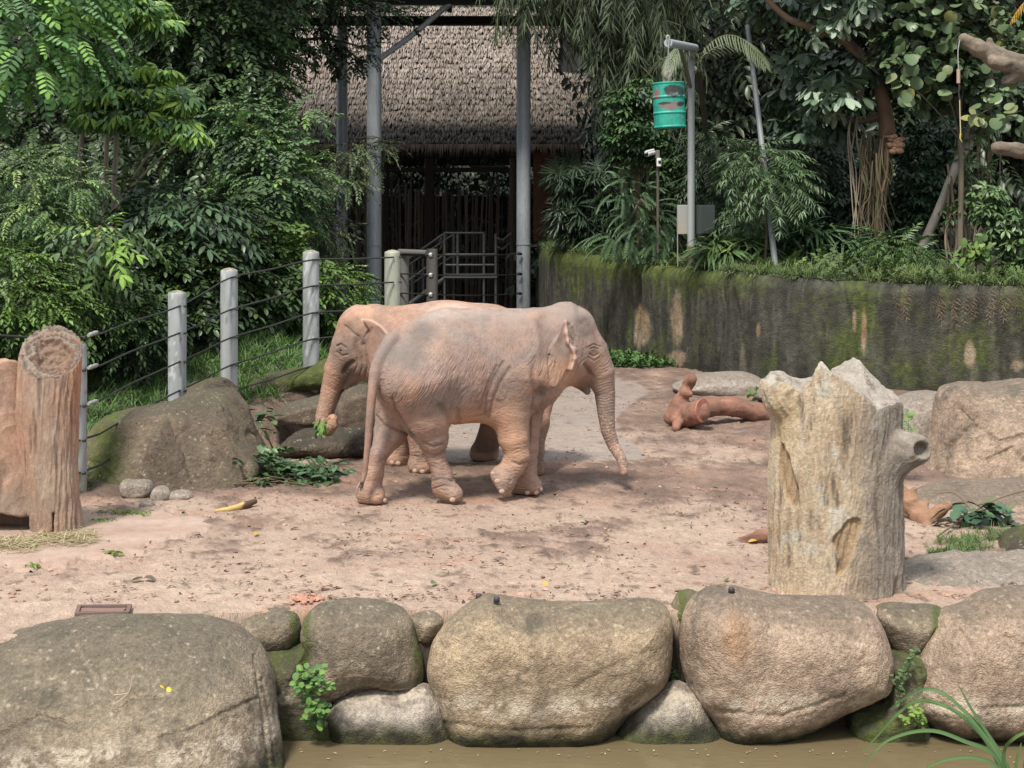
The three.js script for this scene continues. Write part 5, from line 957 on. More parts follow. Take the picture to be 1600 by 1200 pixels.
const fencePost = (o, px, d, ytop, r = 0.125) => {
  const x = at(px, 0, d).x, h = at(px, ytop, d).y, base = groundH(x, d) - 0.15, g = new THREE.LatheGeometry([[0, base], [r, base], [r, h - 0.07], [r + 0.004, h - 0.065], [r * 0.97, h - 0.05], [r * 0.5, h - 0.012], [0, h]].map(([a, b]) => new THREE.Vector2(a, b)), 24, 0, Math.PI * 2), S = new THREE.CylinderGeometry(r, r, h - base, 24, 40, true);
  const pos = [], idx = [], col = [], n = 26, m = 44;
  for (let j = 0; j <= m + 3; j++) for (let i = 0; i <= n; i++) {
    const a = i / n * 2 * Math.PI, t = Math.min(j / m, 1), rr = j > m ? [r * 0.93, r * 0.45, 0.001][j - m - 1] : r, y = j > m ? [h - 0.035, h - 0.01, h][j - m - 1] : lerp(base, h - 0.05, t);
    const q = rr + 0.003 * noise(a * 2, y * 2, px);
    pos.push(x + Math.cos(a) * q, y, -d + Math.sin(a) * q);
    const f = fbm(Math.cos(a) * 1.5 + px, y * 2.2, Math.sin(a) * 1.5, 4), g2 = noise(Math.cos(a) * 6, y * 7, px);
    let c = mix3([0.40, 0.42, 0.43], [0.27, 0.285, 0.29], clamp(0.5 + 1.8 * f));
    if (f > 0.22) c = [0.5, 0.52, 0.54]; if (g2 > 0.52 && f < 0) c = [0.2, 0.2, 0.19];
    if (j > m) c = mix3([0.3, 0.28, 0.23], [0.16, 0.15, 0.11], clamp(0.5 + 2 * g2));
    c = mix3(c, [0.26, 0.23, 0.17], sstep(0.45, 0.0, y - base - 0.15) * 0.7); if (px === 613) c = mix3(c, [0.36, 0.37, 0.27], 0.6);
    col.push(...c);
  }
  for (let j = 0; j < m + 3; j++) for (let i = 0; i < n; i++) { const a = j * (n + 1) + i, w = n + 1; idx.push(a, a + w, a + 1, a + 1, a + w, a + w + 1); }
  return part('post', local(geoFrom(pos, idx, col), o), M_post, o);
};
const M_post = std({ vertexColors: true, roughness: 0.6, metalness: 0.1 });
{
  const o = thing('cable_fence', 'elephant fence of thick grey posts strung with dark steel cables on the left', 'fence', V(-4.3, 0, -22));
  const posts = [[-400, 15.4, 470], [119, 18.3, 532], [277, 21, 453], [358, 22.3, 418], [486, 23.5, 390], [613, 24.5, 390]];
  for (const [px, d, y] of posts) fencePost(o, px, d, y);
  const rows = [[500, 528, 479, 434, 406, 402], [560, 579, 521, 484, 447, 441], [620, 635, 566, 528, 489, 481], [690, 689, 611, 571, 530, 519], [750, 740, 650, 612, 572, 556]];
  rows.forEach((ys, k) => {
    const pts = [];
    posts.forEach(([px, d], i) => { const p = at(px + 2, ys[i], d - 0.14); pts.push(p); if (i + 1 < posts.length) { const q = at(posts[i + 1][0] + 2, ys[i + 1], posts[i + 1][1] - 0.14); pts.push(p.clone().lerp(q, 0.5).add(V(0, -0.006, 0))); } });
    part('cable', local(tube(pts, 0.0135, 6, 3), o), MT.cable, o);
    posts.slice(1).forEach(([px, d], i) => { const p = at(px + 12.5, ys[i + 1] - 0.5, d - 0.1); part('clamp', local(bevelBox(0.04, 0.035, 0.05, 0.008, p.x, p.y, p.z), o), MT.cable, o); });
    if (k < 3) { const a = at(138, ys[1] - 4, 18.2), b = at(152, ys[1] - 9, 18.45); part('turnbuckle', local(tube([a, a.clone().lerp(b, 0.3), a.clone().lerp(b, 0.5), a.clone().lerp(b, 0.7), b], [0.02, 0.03, 0.02, 0.03, 0.02], 8), o), MT.galv, o); }
  });
}
{
  const o = thing('rail_fence', 'dark weathered fence post with a log rail and cables in front of the stairs', 'fence', V(-1.7, 0, -32));
  const x = at(675, 0, 32).x, h = at(0, 389, 32).y;
  part('post', local(paint(cyl(V(x, -0.1, -32), V(x, h, -32), 0.122, 0.118, 20), (p) => mul3([0.085, 0.08, 0.075], 1 + 0.5 * noise(p[0] * 9, p[1] * 4, p[2] * 9))), o), MT.wood, o);
  part('post', local(paint(cyl(V(at(632, 0, 33).x, -0.1, -33), at(632, 392, 33), 0.1, 0.1, 16), () => [0.16, 0.16, 0.15]), o), MT.wood, o);
  part('rail', local(paint(tube([at(624, 394, 33), at(668, 396, 32.2)], 0.07, 12), () => [0.13, 0.13, 0.12]), o), MT.wood, o);
  for (const y of [398, 429.5, 460]) {
    part('cable', local(tube([at(622, y - 2, 33), at(675, y, 31.85), at(742, y + 1.5, 36), at(812, y - 1, 41.2)], 0.015, 6, 4), o), MT.cable, o);
    const g = new THREE.SphereGeometry(0.05, 12, 8), p = at(673, y + 0.5, 31.87); g.scale(1, 1, 0.5); g.translate(p.x, p.y, p.z); part('bolt', local(g, o), MT.galv, o);
    part('shackle', local(tube([at(808, y - 2, 41.2), at(812, y - 1.5, 41.2), at(815, y - 1, 41.25)], [0.03, 0.045, 0.03], 8), o), MT.cable, o);
  }
}
{
  const o = thing('pipe_barrier', 'pale grey pipe barrier behind the fence under the hanging leaves', 'barrier', V(-6, 0, -46));
  for (const px of [466, 520.5]) part('post', local(bevelBox(0.22, 3.0, 0.16, 0.02, at(px, 0, 46).x, EYE + (HOR - (px > 500 ? 340 : 388)) / F * 46 - 1.5, -46), o), MT.galv, o);
  part('rail', local(tube([at(448, 427, 45.8), at(528, 427, 45.8)], 0.09, 12), o), std({ color: new THREE.Color(0.17, 0.175, 0.17), roughness: 0.7 }), o);
  part('board', local(bevelBox(1.5, 0.62, 0.08, 0.01, at(508, 0, 45).x, at(0, 319, 45).y, -45), o), std({ color: new THREE.Color(0.05, 0.058, 0.062), roughness: 0.6 }), o);
}
// ------------------------------------------------------------------ drum on its gallows, cabinets, camera mast, leaning pole
const wallTopAt = (px) => { let b = null, m = 1e9; for (let i = 0; i <= 200; i++) { const q = wallAt(i / 200 * wallTotal), e = Math.abs(800 + q.x / q.d * F - px); if (e < m) { m = e; b = q; } } return b; };
{
  const d = 33.4, x = at(1080, 0, d).x, base = 2.1, o = thing('metal_pole', 'tall grey gallows pole with a short arm carrying the green drum', 'pole', V(x, base, -d));
  const spots = (p) => { const f = fbm(p[0] * 6, p[1] * 1.6, p[2] * 6, 4); return f > 0.18 ? [0.16, 0.15, 0.13] : mix3([0.28, 0.3, 0.31], [0.4, 0.42, 0.43], clamp(0.5 + 2 * f)); };
  part('mast', local(paint(cyl(V(x, base + 0.3, -d), V(x, at(0, 74, d).y, -d), 0.083, 0.075, 20), spots), o), M_post, o);
  part('sleeve', local(paint(cyl(V(x, base - 0.2, -d), V(x, base + 0.5, -d), 0.1, 0.1, 20), (p) => mix3([0.22, 0.21, 0.16], [0.12, 0.13, 0.05], clamp(0.5 + 2 * noise(p[0] * 9, p[1] * 6, p[2] * 9)))), o), M_post, o);
  const tip = at(1044, 67, 30.6), root = at(1086, 75, 33.5);
  part('arm', local(cyl(root, tip, 0.085, 0.085, 20), o), MT.steel, o);
  part('eye_bolt', local(tube([tip.clone().add(V(-0.02, 0.02, 0.05)), tip.clone().add(V(-0.03, 0.13, 0.05)), tip.clone().add(V(0.01, 0.14, 0.05)), tip.clone().add(V(0, -0.12, 0.05))], 0.015, 8, 3), o), MT.galv, o);
  part('strut', local(tube([at(1063, 77, 32), at(1070, 100, 32.8), at(1079, 136, 33.35)], 0.045, 10, 3), o), std({ color: new THREE.Color(0.15, 0.14, 0.12), roughness: 0.7 }), o);
  const dd = 30.6, c = at(1045.5, 164.5, dd), R = 0.315, H = 0.9;
  const q = thing('hanging_drum', 'green steel drum with worn patches hanging from the pole arm', 'drum', c);
  const prof = [[0, -H / 2 + 0.03], [R - 0.03, -H / 2 + 0.03], [R - 0.015, -H / 2], [R + 0.008, -H / 2], [R + 0.01, -H / 2 + 0.025], [R, -H / 2 + 0.04], [R, -0.19], [R + 0.014, -0.165], [R + 0.014, -0.15], [R, -0.13], [R, 0.13], [R + 0.014, 0.15], [R + 0.014, 0.165], [R, 0.19], [R, H / 2 - 0.04], [R + 0.01, H / 2 - 0.025], [R + 0.008, H / 2], [R - 0.015, H / 2], [R - 0.03, H / 2 - 0.03], [0, H / 2 - 0.03]];
  const fine = []; for (let i = 0; i + 1 < prof.length; i++) { const n = Math.max(1, Math.ceil(Math.abs(prof[i + 1][1] - prof[i][1]) / 0.012)); for (let k = 0; k < n; k++) fine.push(new THREE.Vector2(Math.max(1e-4, lerp(prof[i][0], prof[i + 1][0], k / n)), lerp(prof[i][1], prof[i + 1][1], k / n))); } fine.push(new THREE.Vector2(1e-4, H / 2 - 0.03));
  const g = new THREE.LatheGeometry(fine, 120); g.rotateY(0.4);
  paint(g, (p) => {
    const a = p[0], y = p[1], f = fbm(a * 5, y * 5, p[2] * 5, 4), w = p[2] > 0 ? 1 : 0.3;
    let c = mix3([0.02, 0.27, 0.2], [0.035, 0.37, 0.29], clamp(0.5 + 1.6 * f));
    const pat = (cx, cy, rx, ry) => sstep(1.05, 0.7, Math.hypot((a - cx) / rx, (y - cy) / ry) + 0.9 * f) * w;
    c = mix3(c, [0.036, 0.045, 0.043], pat(0.06, 0.27, 0.2, 0.13)); c = mix3(c, [0.03, 0.06, 0.055], pat(0.24, 0.24, 0.06, 0.11));
    c = mix3(c, [0.21, 0.16, 0.145], pat(0.02, -0.02, 0.24, 0.085)); c = mix3(c, [0.2, 0.16, 0.15], pat(-0.24, 0.2, 0.06, 0.13)); c = mix3(c, [0.03, 0.032, 0.035], pat(0.2, 0.0, 0.08, 0.055)); c = mix3(c, [0.04, 0.05, 0.045], pat(-0.12, 0.03, 0.14, 0.03));
    if (f < -0.33) c = mix3(c, [0.22, 0.3, 0.26], 0.6);
    return mul3(c, 1 + 0.25 * noise(a * 30, y * 8, p[2] * 30));
  });
  g.rotateZ(0.045); part('barrel', g, std({ vertexColors: true, roughness: 0.5 }), q);
  part('rope', local(tube([tip.clone().add(V(0, -0.1, 0.05)), at(1044.5, 100, dd), at(1045, 118, dd)], 0.016, 8), q), MT.galv, q);
  part('shackle', local(tube([at(1044, 112, dd), at(1040, 118, dd), at(1043, 122, dd), at(1047, 119, dd), at(1045, 124, dd), at(1045, 131, dd)], [0.03, 0.06, 0.05, 0.045, 0.05, 0.03], 8, 2), q), std({ color: new THREE.Color(0.2, 0.17, 0.14), roughness: 0.8 }), q);
}
{
  const b = thing('utility_box', 'pale stained metal plate box fixed left behind the gallows pole', 'utility box', at(1070, 366, 33.6));
  part('cover', paint(bevelBox(0.3, 0.64, 0.1, 0.012, -0.02, 0.32, 0), (p) => mix3([0.36, 0.33, 0.28], [0.3, 0.33, 0.33], clamp(p[1] * 1.6 + noise(p[0] * 8, p[1] * 8, 1)))), M_post, b);
  const o = thing('utility_box', 'dark grey green metal cabinet fixed right behind the gallows pole', 'utility box', at(1099, 366, 33.6));
  const body = bevelBox(0.42, 0.64, 0.3, 0.012, 0, 0.32, 0); body.rotateY(0.5); part('cabinet', body, std({ color: new THREE.Color(0.06, 0.078, 0.076), roughness: 0.5 }), o);
  const door = bevelBox(0.38, 0.6, 0.012, 0.004, 0, 0.32, 0.156); door.rotateY(0.5); part('door', door, std({ color: new THREE.Color(0.085, 0.105, 0.105), roughness: 0.45 }), o);
  const rod = thing('metal_rod', 'thin grey rod standing left of the gallows pole base', 'rod', at(1059, 415, 33)); part('rod', local(tube([at(1059, 416, 33), at(1058.5, 342, 33)], 0.012, 6), rod), MT.galv, rod);
}
{
  const d = 34.4, o = thing('camera_mast', 'slim dark mast with two white security cameras left of the drum', 'camera mast', at(1028, 392, d));
  part('mast', local(tube([at(1028, 395, d), at(1028, 238, d)], 0.034, 10), o), std({ color: new THREE.Color(0.085, 0.082, 0.06), roughness: 0.7 }), o);
  const p = at(1027, 241, d - 0.05); part('junction_box', local(bevelBox(0.1, 0.18, 0.1, 0.01, p.x, p.y, p.z), o), std({ color: new THREE.Color(0.14, 0.14, 0.12), roughness: 0.6 }), o);
  const a = at(1010.5, 241, d - 0.35), b = at(1021, 238, d - 0.1), cam = part('camera', local(cyl(a, b, 0.058, 0.05, 18), o), MT.white, o);
  part('hood', local(tube([a.clone().add(V(-0.03, 0.045, 0.06)), b.clone().add(V(0, 0.05, 0))], 0.03, 8), o), MT.white, cam);
  part('lens', local(cyl(a.clone().add(V(-0.012, -0.004, 0.03)), a, 0.042, 0.045, 16), o), MT.black, cam);
  const q = at(1029.5, 254, d - 0.12), box = part('camera', local(bevelBox(0.11, 0.2, 0.14, 0.03, q.x, q.y, q.z), o), MT.white, o);
  part('lens', local(bevelBox(0.06, 0.07, 0.03, 0.01, q.x + 0.01, q.y + 0.01, q.z + 0.07), o), MT.black, box);
}
{
  const o = thing('leaning_pole', 'straight grey pole leaning among the shrubs right of the drum', 'pole', at(1212, 424, 31.3));
  part('pole', local(paint(tube([at(1213, 430, 31.3), at(1192, 240, 32.4), at(1168, 40, 33.6)], [0.065, 0.06, 0.055], 14, 10), (p) => mul3([0.2, 0.22, 0.225], 1 + 0.5 * fbm(p[0] * 9, p[1] * 3, p[2] * 9, 3))), o), M_post, o);
}
// ------------------------------------------------------------------ artificial dead tree at the right edge with a hanging feeder rope
logThing('dead_tree', 'grey leafless branches of a dead tree reaching in at the upper right edge', 'dead tree', [
  { k: 0.06, j: [[1506, 61, 21.8, 9], [1528, 75, 21.8, 12], [1556, 90, 21.9, 16], [1600, 106, 22, 19], [1700, 150, 22.2, 26]] }, { k: 0.05, j: [[1550, 84, 21.9, 9], [1546, 64, 21.9, 5]] }, { k: 0.05, j: [[1552, 96, 21.7, 8.5], [1570, 100, 21.7, 9], [1600, 110, 21.9, 12]] }, { k: 0.05, j: [[1572, 126, 21.8, 8], [1590, 116, 21.9, 10], [1620, 112, 22, 12]] },
  { k: 0.05, j: [[1558, 231, 21.9, 10], [1590, 235, 22, 11], [1640, 242, 22.1, 14], [1700, 250, 22.2, 18]] }, { k: 0.1, j: [[1725, 700, 22.2, 60], [1715, 400, 22.2, 45], [1705, 150, 22.2, 34], [1700, -60, 22.2, 26]] },
], V(8.45, 0, -22.2), [[0.25, 0.2, 0.155], [0.16, 0.13, 0.1]], 0.018);
{
  const d = 21.75, o = thing('hanging_rope', 'feeder rope with a wooden block hanging from the dead branch', 'rope', at(1498, 62, d));
  part('rope', local(tube([at(1500, 62, d), at(1497, 78, d), at(1497.5, 108, d)], 0.008, 7, 3), o), MT.galv, o);
  part('wooden_block', local(cyl(at(1497.5, 130, d), at(1497.5, 108, d), 0.026, 0.026, 12), o), std({ color: new THREE.Color(0.38, 0.28, 0.2), roughness: 0.9 }), o);
  part('chain', local(tube([at(1498, 130, d), at(1499, 138, d), at(1498, 145, d), at(1499.5, 155, d)], [0.012, 0.018, 0.011, 0.015], 6, 3), o), MT.cable, o);
  part('rope', local(tube([at(1499.5, 155, d), at(1500, 180, d), at(1501, 210, d)], 0.008, 7), o), std({ color: new THREE.Color(0.46, 0.4, 0.27), roughness: 0.9 }), o);
  part('tassel', local(tube([at(1501, 209, d), at(1500, 216, d), at(1503, 222, d)], [0.014, 0.011, 0.004], 7), o), std({ color: new THREE.Color(0.5, 0.42, 0.1), roughness: 0.9 }), o);
}

// ------------------------------------------------------------------ leaves and sprays
const SH = {
  small: [[0, 0], [0.45, 1], [1, 0]], lance: [[0, 0.05], [0.25, 0.65], [0.55, 1], [0.82, 0.6], [1, 0]], oval: [[0, 0.1], [0.2, 0.8], [0.5, 1], [0.8, 0.8], [1, 0.05]],
  ob: [[0, 0.06], [0.3, 0.45], [0.65, 1], [0.88, 0.8], [1, 0.1]], blade: [[0, 0.7], [0.35, 1], [0.75, 0.7], [1, 0]], round: [[0, 0.25], [0.1, 0.7], [0.35, 1], [0.65, 0.98], [0.9, 0.6], [1, 0.1]],
};
const newL = () => ({ p: [], i: [], c: [] });
function leafInto(L, o, dir, nor, len, wid, shape, droop = 0.2, fold = 0.25, shade = 1) {
  let d = dir.clone().normalize(), n = nor.clone().addScaledVector(d, -nor.dot(d)).normalize(), s = d.clone().cross(n), p = o.clone(), b = L.p.length / 3, last = 0;
  for (const [t, w] of shape) {
    const st = (t - last) * len; last = t;
    d.addScaledVector(V(0, -1, 0), droop * st / len * 1.2).normalize(); n.addScaledVector(d, -n.dot(d)).normalize(); p = p.clone().addScaledVector(d, st);
    const h = w * wid * 0.5, a = p.clone().addScaledVector(s, h).addScaledVector(n, h * fold), c = p.clone().addScaledVector(s, -h).addScaledVector(n, h * fold);
    L.p.push(a.x, a.y, a.z, p.x, p.y, p.z, c.x, c.y, c.z);
    for (let q = 0; q < 3; q++) { const k = shade * (q === 1 ? 1.12 : 1); L.c.push(k, k, k); }
  }
  for (let k = 0; k + 1 < shape.length; k++) { const q = b + k * 3; L.i.push(q, q + 1, q + 3, q + 1, q + 4, q + 3, q + 1, q + 2, q + 4, q + 2, q + 5, q + 4); }
}
function stemInto(L, a, b, r, k = 0.5) { const g = tube([a, b], r, 3), o = L.p.length / 3, P = g.attributes.position.array, I = g.index.array; for (const v of P) L.p.push(v); for (const v of I) L.i.push(v + o); for (let i = 0; i < P.length / 3; i++) L.c.push(k * 1.3, k, k * 0.8); }
const gL = (L) => geoFrom(L.p, L.i, L.c);
const S = {
  twig(seed, n, len, ll, lw, shape = SH.small, droop = 0.5) {
    const r = rng(seed), L = newL(); let pts = []; for (let i = 0; i <= 6; i++) { const t = i / 6; pts.push(V(t * len, -droop * t * t * len * 0.5, 0.06 * len * Math.sin(t * 4 + seed))); }
    for (let i = 0; i < 6; i++) stemInto(L, pts[i], pts[i + 1], 0.004);
    for (let i = 0; i < n; i++) { const t = 0.08 + 0.92 * i / (n - 1), u = t * 6, k = Math.min(5, Math.floor(u)), p = pts[k].clone().lerp(pts[k + 1], u - k), sd = i % 2 ? 1 : -1; leafInto(L, p, V(0.55 + r.s(0.25), r.s(0.25) - 0.05, sd * r.in(0.5, 1)), V(r.s(0.3), 1, r.s(0.3)), ll * r.in(0.7, 1.15), lw * r.in(0.8, 1.1), shape, droop, 0.3, r.in(0.8, 1.15)); }
    leafInto(L, pts[6], V(1, -0.2, 0), V(0, 1, 0), ll, lw, shape, droop, 0.3, 1.2); return gL(L);
  },
  whorl(seed, n, ll, lw, shape, tilt = -0.25, droop = 0.7, stem = 0) {
    const r = rng(seed), L = newL(), c = V(stem, 0, 0); if (stem) stemInto(L, V(0, 0, 0), c, 0.006);
    for (let i = 0; i < n; i++) { const a = i / n * 2 * Math.PI + r.s(0.2), q = V(Math.cos(a), tilt + r.s(0.15), Math.sin(a)); leafInto(L, c.clone().addScaledVector(q, 0.03), q, V(0, 1, 0), ll * r.in(0.8, 1.1), lw * r.in(0.85, 1.1), shape, droop, 0.22, r.in(0.85, 1.15)); } return gL(L);
  },
  pinnate(seed, pairs, len, ll, lw, shape = SH.oval, droop = 0.7) {
    const r = rng(seed), L = newL(); let p = V(0, 0, 0), d = V(1, 0.12, 0);
    for (let i = 0; i <= pairs; i++) { const q = p.clone().addScaledVector(d.normalize(), len / pairs); stemInto(L, p, q, 0.005); p = q; d.y -= droop / pairs; const e = 1 - 0.35 * Math.abs(i / pairs - 0.45); if (i > 0) for (const s of [-1, 1]) leafInto(L, p, V(0.35 * d.x, d.y * 0.4 - 0.12 + r.s(0.1), s), V(0, 1, 0), ll * e * r.in(0.9, 1.1), lw, shape, 0.3, 0.15, r.in(0.85, 1.15)); } leafInto(L, p, d, V(0, 1, 0), ll, lw, shape, 0.3, 0.15, 1); return gL(L);
  },
  frond(seed, pairs, len, ll, lw, arch = 1.3, hang = 0.9) {
    const r = rng(seed), L = newL(); let p = V(0, 0, 0), d = V(1, 0.35, 0);
    for (let i = 0; i <= pairs; i++) { d.normalize(); const q = p.clone().addScaledVector(d, len / pairs); stemInto(L, p, q, 0.016 * (1 - 0.8 * i / pairs), 1.3); p = q; d.y -= arch / pairs * (0.5 + i / pairs); const e = Math.sin(Math.PI * clamp(0.12 + 0.85 * i / pairs)) ** 0.6; if (i > 1) for (const s of [-1, 1]) leafInto(L, p, V(d.x * 0.75, d.y * 0.75 + 0.15 + r.s(0.08), s * r.in(0.7, 0.9)), V(-d.y, d.x, 0), ll * e * r.in(0.88, 1.08), lw, SH.blade, hang, 0.35, r.in(0.85, 1.2)); } return gL(L);
  },
  strap(seed, n, len, w, up = 0.4, droop = 1.0) { const r = rng(seed), L = newL(); for (let i = 0; i < n; i++) { const a = i * 2.4 + r.s(0.3), e = up + r.s(0.5); leafInto(L, V(0, 0, 0), V(Math.cos(a), e, Math.sin(a)), V(-Math.cos(a) * e, 1, -Math.sin(a) * e), len * r.in(0.7, 1.1), w, SH.blade, droop, 0.35, r.in(0.8, 1.2)); } return gL(L); },
  grass(seed, n, h, w) { const r = rng(seed), L = newL(); for (let i = 0; i < n; i++) { const a = r() * 6.28, q = r.in(0.15, 0.8); leafInto(L, V(r.s(0.07), 0, r.s(0.07)), V(Math.cos(a) * q, 1, Math.sin(a) * q), V(-Math.cos(a), 0.3, -Math.sin(a)), h * r.in(0.5, 1.1), w, SH.blade, r.in(0.4, 1.5), 0.3, r.in(0.7, 1.25)); } return gL(L); },
  hang(seed, n, len, ll, lw) { const r = rng(seed), L = newL(); let pts = [V(0, 0, 0)]; let d = V(1, 0.2, 0); for (let i = 0; i < 8; i++) { d.y -= 0.22; d.normalize(); pts.push(pts[i].clone().addScaledVector(d, len / 8)); stemInto(L, pts[i], pts[i + 1], 0.005, 0.8); } for (let i = 0; i < n; i++) { const u = 1 + r() * 7, k = Math.min(7, Math.floor(u)), p = pts[k].clone().lerp(pts[k + 1], u - k), a = r() * 6.28; leafInto(L, p, V(0.5 + 0.4 * Math.cos(a), -0.5, 0.7 * Math.sin(a)), V(0.3, 1, r.s(0.5)), ll * r.in(0.6, 1.1), lw, SH.blade, 1.1, 0.25, r.in(0.75, 1.2)); } return gL(L); },
};
const leafM = (rough = 0.42) => std({ vertexColors: true, roughness: rough, side: THREE.DoubleSide });
const LM = { gloss: leafM(0.42), matt: leafM(0.62), thin: new THREE.MeshPhysicalMaterial({ vertexColors: true, roughness: 0.8, transmission: 0.38, thickness: 0, side: THREE.DoubleSide }) };
const barkOf = (c) => (p) => mul3(c, 1 + 0.6 * fbm(p[0] * 8, p[1] * 3, p[2] * 8, 3));
const G = {
  twigS: S.twig(3, 17, 0.5, 0.11, 0.045), twigM: S.twig(4, 13, 0.62, 0.17, 0.07, SH.oval), twigL: S.twig(6, 11, 0.8, 0.26, 0.09, SH.lance, 0.7), twigN: S.twig(7, 22, 0.7, 0.2, 0.028, SH.blade, 0.7), twigR: S.twig(8, 9, 0.5, 0.15, 0.11, SH.oval, 0.4),
  whorl: S.whorl(2, 9, 0.3, 0.085, SH.lance, -0.25, 0.8), palm7: S.whorl(5, 7, 0.24, 0.075, SH.lance, -0.1, 0.6), big: S.whorl(9, 10, 0.46, 0.15, SH.ob, -0.35, 0.55), oval: S.pinnate(3, 5, 0.5, 0.16, 0.08), pinL: S.pinnate(8, 8, 0.75, 0.24, 0.07, SH.lance, 0.9), fern: S.pinnate(5, 16, 0.8, 0.17, 0.035, SH.lance, 1.0),
  strap: S.strap(2, 26, 0.62, 0.045, 0.5, 1.1), strapB: S.strap(5, 16, 0.9, 0.07, 0.8, 1.2), grass: S.grass(2, 16, 0.3, 0.014), tuft: S.grass(4, 10, 0.16, 0.02), hang: S.hang(3, 26, 1.6, 0.5, 0.024), weed: S.twig(12, 9, 0.22, 0.06, 0.045, SH.oval, 0.2),
};
const col3 = new THREE.Color(), Mx = new THREE.Matrix4();
function scatter(name, geo, mat, items, parent, origin) {   // items: {p, dir, up, s, c}
  const m = new THREE.InstancedMesh(geo, mat, items.length); m.name = name; m.castShadow = m.receiveShadow = true; m.userData.kind = 'stuff';
  items.forEach((t, i) => {
    const x = t.dir.clone().normalize(), z = x.clone().cross(t.up).normalize(), y = z.clone().cross(x);
    Mx.makeBasis(x.multiplyScalar(t.s), y.multiplyScalar(t.s), z.multiplyScalar(t.s)); Mx.setPosition(t.p.x - origin.x, t.p.y - origin.y, t.p.z - origin.z);
    m.setMatrixAt(i, Mx); m.setColorAt(i, col3.setRGB(...t.c));
  });
  parent.add(m); return m;
}
// leaf sprays through ellipsoids given as [px, py, d, rx px, ry px, rd m, share]
function sprays(r, blobs, n, o) {
  const out = [], wsum = blobs.reduce((a, b) => a + (b[6] ?? b[3] * b[4]), 0);
  for (const b of blobs) {
    const c = at(b[0], b[1], b[2]), k = b[2] / F, m = Math.round(n * (b[6] ?? b[3] * b[4]) / wsum);
    for (let i = 0; i < m; i++) {
      const q = V(r.s(), r.s(), r.s()); if (q.length() > 1 || q.length() < 0.05) { i--; continue; }
      const u = q.clone().normalize(); if (u.z < -0.35 && r() < 0.7) { i--; continue; }
      const rad = Math.pow(q.length(), o.shell ?? 0.45), p = c.clone().add(V(u.x * b[3] * k * rad, u.y * b[4] * k * rad, u.z * b[5] * rad));
      if (o.minY !== undefined && p.y < o.minY) continue;
      const dir = V(u.x, u.y * 0.5, u.z).multiplyScalar(o.out ?? 0.8).add(V(r.s(0.6), r.s(0.3) - (o.droop ?? 0.25), r.s(0.6)));
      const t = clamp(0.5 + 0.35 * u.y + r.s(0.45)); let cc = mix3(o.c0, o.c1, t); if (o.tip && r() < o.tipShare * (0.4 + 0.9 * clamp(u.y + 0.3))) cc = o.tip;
      out.push({ p, dir, up: V(r.s(0.35), 1, r.s(0.35)), s: r.in(...(o.size ?? [0.75, 1.2])), c: mul3(cc, r.in(0.78, 1.22)) });
    }
  }
  return out;
}
let plantSeed = 100;
function plant(name, label, cat, o) {                  // trunk: [[px, py, d, r], ...] from the ground up
  const r = rng(++plantSeed), base = o.base ?? at(...o.trunk[0].slice(0, 3)), g = thing(name, label, cat, base, o.group);
  const joints = (o.trunk ?? []).map((t) => at(t[0], t[1], t[2]));
  if (o.trunk && o.trunk.length > 1) {
    const parts = [tube(joints, o.trunk.map((t) => t[3]), 10, 5)];
    if (o.limbs !== false) for (const b of o.blobs) { const e = at(b[0], b[1], b[2]); let j = joints[joints.length - 1]; for (const q of joints.slice(1)) if (q.y < e.y && q.distanceTo(e) < j.distanceTo(e)) j = q; const m = j.clone().lerp(e, 0.5).add(V(r.s(0.1), 0.12, r.s(0.1))); parts.push(tube([j, m, e], [o.limbR ?? 0.035, (o.limbR ?? 0.035) * 0.7, 0.012], 6, 3)); }
    for (const e of o.extra ?? []) parts.push(tube(e.map((t) => at(t[0], t[1], t[2])), e.map((t) => t[3]), 9, 4));
    part(o.stemName ?? 'trunk', local(paint(merge(parts), barkOf(o.bark ?? [0.12, 0.095, 0.07])), g), M.plain, g);
  }
  if (o.geo) {
    const it = sprays(r, o.blobs, o.n, o);
    if (o.parts) { // the sprays that show largest are parts of their own
      it.sort((a, b) => b.p.z - a.p.z); const near = [];
      for (let i = 0; i < it.length && near.length < o.parts;) { const [x, y] = toPx(it[i].p.toArray()); if (x > -10 && x < 1610 && y > -10) near.push(...it.splice(i, 1)); else i++; }
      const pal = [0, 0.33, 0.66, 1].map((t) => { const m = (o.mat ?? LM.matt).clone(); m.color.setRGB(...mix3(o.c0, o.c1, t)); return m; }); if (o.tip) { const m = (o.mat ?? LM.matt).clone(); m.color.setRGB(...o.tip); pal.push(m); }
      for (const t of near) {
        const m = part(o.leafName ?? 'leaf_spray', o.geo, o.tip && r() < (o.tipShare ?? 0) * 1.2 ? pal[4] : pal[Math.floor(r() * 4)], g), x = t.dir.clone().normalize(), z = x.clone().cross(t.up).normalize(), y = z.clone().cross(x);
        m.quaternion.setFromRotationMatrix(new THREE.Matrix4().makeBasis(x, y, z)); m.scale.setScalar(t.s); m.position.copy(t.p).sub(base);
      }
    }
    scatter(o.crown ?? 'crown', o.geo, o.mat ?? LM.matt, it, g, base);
  }
  for (const x of o.more ?? []) scatter(x.crown ?? 'crown', x.geo, x.mat ?? o.mat ?? LM.matt, sprays(r, x.blobs ?? o.blobs, x.n, { ...o, ...x }), g, base);
  return g;
}
const DK = [0.02, 0.04, 0.013], MD = [0.042, 0.08, 0.02], LT = [0.09, 0.162, 0.032], BR = [0.11, 0.2, 0.03], YG = [0.2, 0.29, 0.04], BLUE = [0.055, 0.1, 0.062];

